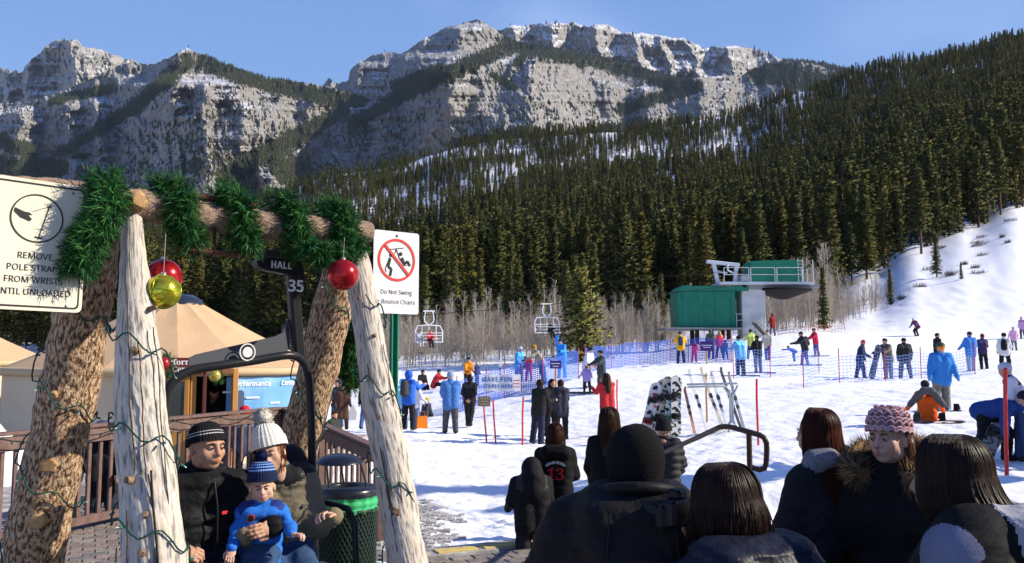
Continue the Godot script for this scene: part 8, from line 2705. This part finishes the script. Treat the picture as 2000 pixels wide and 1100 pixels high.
	r = near("long haired woman in black vest over grey hooded sweatshirt", Vector3(p.x, 0, p.z), 232, {"h": 1.67, "lean": 4, "fat": 1.08, "la": [4, 12, 12, 4], "ra": [16, 24, 30, 10], "jm": grey, "cell": 0.0066, "trimm": cloth(lin(0.010, 0.010, 0.011), 0.7, 20.0, 0.5), "names": {TRIM: "vest", 11: "hood"}, "scarfm": cloth(lin(0.30, 0.30, 0.345), 0.92, 60.0, 0.5),
		"folds": {11: [0.010, 8.0]}, "extra": [[Vector3(-0.085, 0.85, 0.01), Vector3(-0.10, 1.20, 0.01), 0.166, 0.160, TRIM], [Vector3(0.085, 0.85, 0.01), Vector3(0.10, 1.20, 0.01), 0.166, 0.160, TRIM], [Vector3(-0.10, 1.20, 0.01), Vector3(-0.10, 1.325, -0.005), 0.160, 0.108, TRIM], [Vector3(0.10, 1.20, 0.01), Vector3(0.10, 1.325, -0.005), 0.160, 0.108, TRIM],
		[Vector3(-0.12, 1.38, 0.02), Vector3(-0.05, 1.375, -0.11), 0.042, 0.052, 11], [Vector3(0.12, 1.38, 0.02), Vector3(0.05, 1.375, -0.11), 0.042, 0.052, 11], [Vector3(-0.06, 1.345, -0.14), Vector3(0.06, 1.345, -0.14), 0.060, 0.060, 11], [Vector3(0, 1.28, -0.175), Vector3(0, 1.24, -0.18), 0.055, 0.04, 11]]})
	o = r[0]; J = r[1]
	H = Transform3D(Basis.from_euler(Vector3(0.04, deg_to_rad(-4), -0.02)), J.head + Vector3(0, -0.01, 0.02))
	head(o, H, lin(0.42, 0.24, 0.165), {})
	hb = [[Vector3(0, 0.03, -0.022), Vector3(0.091, 0.096, 0.104), Basis.IDENTITY, HAIR], [Vector3(0, -0.02, -0.04), Vector3(0.0, -0.20, -0.11), 0.062, 0.045, HAIR], [Vector3(0.048, -0.03, -0.03), Vector3(0.048, -0.16, -0.05), 0.04, 0.036, HAIR], [Vector3(-0.048, -0.03, -0.03), Vector3(-0.048, -0.16, -0.05), 0.04, 0.036, HAIR]]
	put(sdf(hb, 0.009, 0.04)[HAIR], "hair", mat(lin(0.014, 0.009, 0.007), 0.42), o, H)
	long_hair(o, H, 1.09, 0.25, 3800, lin(0.010, 0.007, 0.006), lin(0.036, 0.021, 0.015), 61, 42.0, 1.2, Vector3(0.0, 0.02, -0.13))
	# girl with number hoodie
	var hood := cloth(lin(0.010, 0.010, 0.011), 0.9, 40.0, 0.5)
	p = W(1085, 1000, 9.0)
	var gy := -0.33
	r = near("girl in black hooded sweatshirt with red number thirteen", Vector3(p.x, gy, p.z), 178, {"h": 1.52, "jm": hood, "tm": cloth(lin(0.02, 0.03, 0.055)), "cell": 0.02, "la": [20, 12, 70, 20], "ra": [20, 12, 70, 20], "nohands": false, "folds": {JACKET: [0.012, 5.0]}, "extra": [[Vector3(-0.08, 1.22, -0.10), Vector3(0.08, 1.22, -0.10), 0.07, 0.07, JACKET]]})
	o = r[0]; J = r[1]
	H = Transform3D(Basis.from_euler(Vector3(0.1, 0.15, 0)), J.head + Vector3(0, 0.02, 0))
	head(o, H, SKIN_TONE, {"size": 0.95})
	hb = [[Vector3(0, 0.03, -0.022), Vector3(0.087, 0.094, 0.100), Basis.IDENTITY, HAIR], [Vector3(0, -0.02, -0.04), Vector3(0.02, -0.17, -0.08), 0.06, 0.045, HAIR]]
	put(sdf(hb, 0.012, 0.04)[HAIR], "hair", mat(lin(0.03, 0.012, 0.008), 0.45), o, H)
	long_hair(o, H, 1.04, 0.2, 800, lin(0.03, 0.012, 0.008), lin(0.10, 0.035, 0.018), 71, 60.0, 1.0)
	var back := Transform3D(Basis(Vector3.UP, PI), Vector3(0.0, 1.0, -0.150))
	words("13", 0.17, o, back * xf(Vector3(0, 0, 0.012)), mat(lin(0.50, 0.02, 0.025), 0.7), "number", "Droid Serif")
	var arc := MB.new()
	for k in 9:
		var a := lerpf(0.85, -0.85, k / 8.0)
		arc.box(back * xf(Vector3(sin(a) * -0.12, 0.03 + cos(a) * 0.09, 0.014), 0, 0, a), Vector3(0.018, 0.022 + 0.008 * (k % 2), 0.004))
	put(arc, "arched_lettering", mat(lin(0.55, 0.55, 0.55), 0.7), o)
	# child in dark hooded coat
	p = W(1040, 1000, 8.7)
	person("child in black hooded coat beside the number hoodie", Vector3(p.x, -0.30, p.z), 190, {"h": 1.16, "jk": lin(0.013, 0.013, 0.015), "tr": lin(0.02, 0.02, 0.024), "top": "hood", "headsize": 1.3, "collar": true, "hem": 0.2, "cell": 0.02, "fat": 1.35, "extra": [[Vector3(0, 0.84, -0.03), Vector3(0, 0.98, -0.03), 0.12, 0.11, JACKET]], "group": "people on the plaza", "gloves": lin(0.02, 0.02, 0.02)})
	# long haired woman in black coat further down
	p = W(1192, 1000, 7.6)
	r = near("woman with long brown hair in long black coat on the steps", Vector3(p.x, 0.0, p.z), 170, {"h": 1.42, "hem": 0.36, "jm": cloth(lin(0.010, 0.010, 0.011)), "cell": 0.018, "folds": {JACKET: [0.010, 5.0]}, "la": [10, 8, 30, 10], "ra": [10, 8, 30, 10]})
	o = r[0]; J = r[1]
	H = Transform3D(Basis.from_euler(Vector3(0.05, -0.2, 0)), J.head + Vector3(0, 0.02, 0))
	head(o, H, SKIN_TONE, {"size": 0.97})
	hb = [[Vector3(0, 0.03, -0.022), Vector3(0.087, 0.094, 0.100), Basis.IDENTITY, HAIR], [Vector3(0, -0.02, -0.04), Vector3(0, -0.28, -0.09), 0.062, 0.045, HAIR]]
	put(sdf(hb, 0.012, 0.04)[HAIR], "hair", mat(lin(0.025, 0.012, 0.008), 0.45), o, H)
	long_hair(o, H, 1.04, 0.36, 900, lin(0.022, 0.011, 0.007), lin(0.09, 0.045, 0.024), 81, 60.0, 1.1)
	# boy in ribbed puffer jacket
	p = W(1299, 1000, 10.4)
	r = near("boy in grey ribbed puffer jacket and dark knit cap", Vector3(p.x, -0.33, p.z), 172, {"h": 1.47, "jm": cloth(lin(0.030, 0.030, 0.032), 0.6), "tm": cloth(lin(0.05, 0.09, 0.2)), "cell": 0.017, "fat": 1.1, "folds": {JACKET: [0.006, 5.0, 0.020, 0.085]}, "la": [12, 12, 40, 14], "ra": [12, 12, 40, 14], "collar": true})
	o = r[0]; J = r[1]
	H = Transform3D(Basis.from_euler(Vector3(0.05, -0.3, 0)), J.head + Vector3(0, 0.02, 0))
	head(o, H, SKIN_TONE, {"size": 0.95})
	knit_cap(o, H, 1.02, [[0.0, 0.25, lin(0.018, 0.018, 0.019), 0.25], [0.25, 1.0, lin(0.018, 0.018, 0.019), 0.0]], 30, -0.03, 0.135, 0.0, Color.WHITE)

func _ready() -> void:
	setup()
	build_ground()
	build_mountains()
	build_forest()
	plaza()
	beside()
	tent("large tan yurt with pine door and blue banner", 340, 18.0, 3.07, 1.72, 3.05, true)
	tent("second tan yurt standing beside the large yurt", -190, 20.0, 3.0, 1.85, 3.2, false)
	railings()
	lift()
	arch()
	signs()
	chair()
	handrail()
	wreath("small wreath with red bauble on the name board post", W(325, 715, 14.5), 0.16, true)
	wreath("small wreath with gold bauble by the door jamb", W(424, 736, 14.6), 0.07, false)
	snow_gear()
	print("gear ", Time.get_ticks_msec())
	snow_people()
	print("people ", Time.get_ticks_msec())
	seated()
	front_crowd()
	print("crowd ", Time.get_ticks_msec())
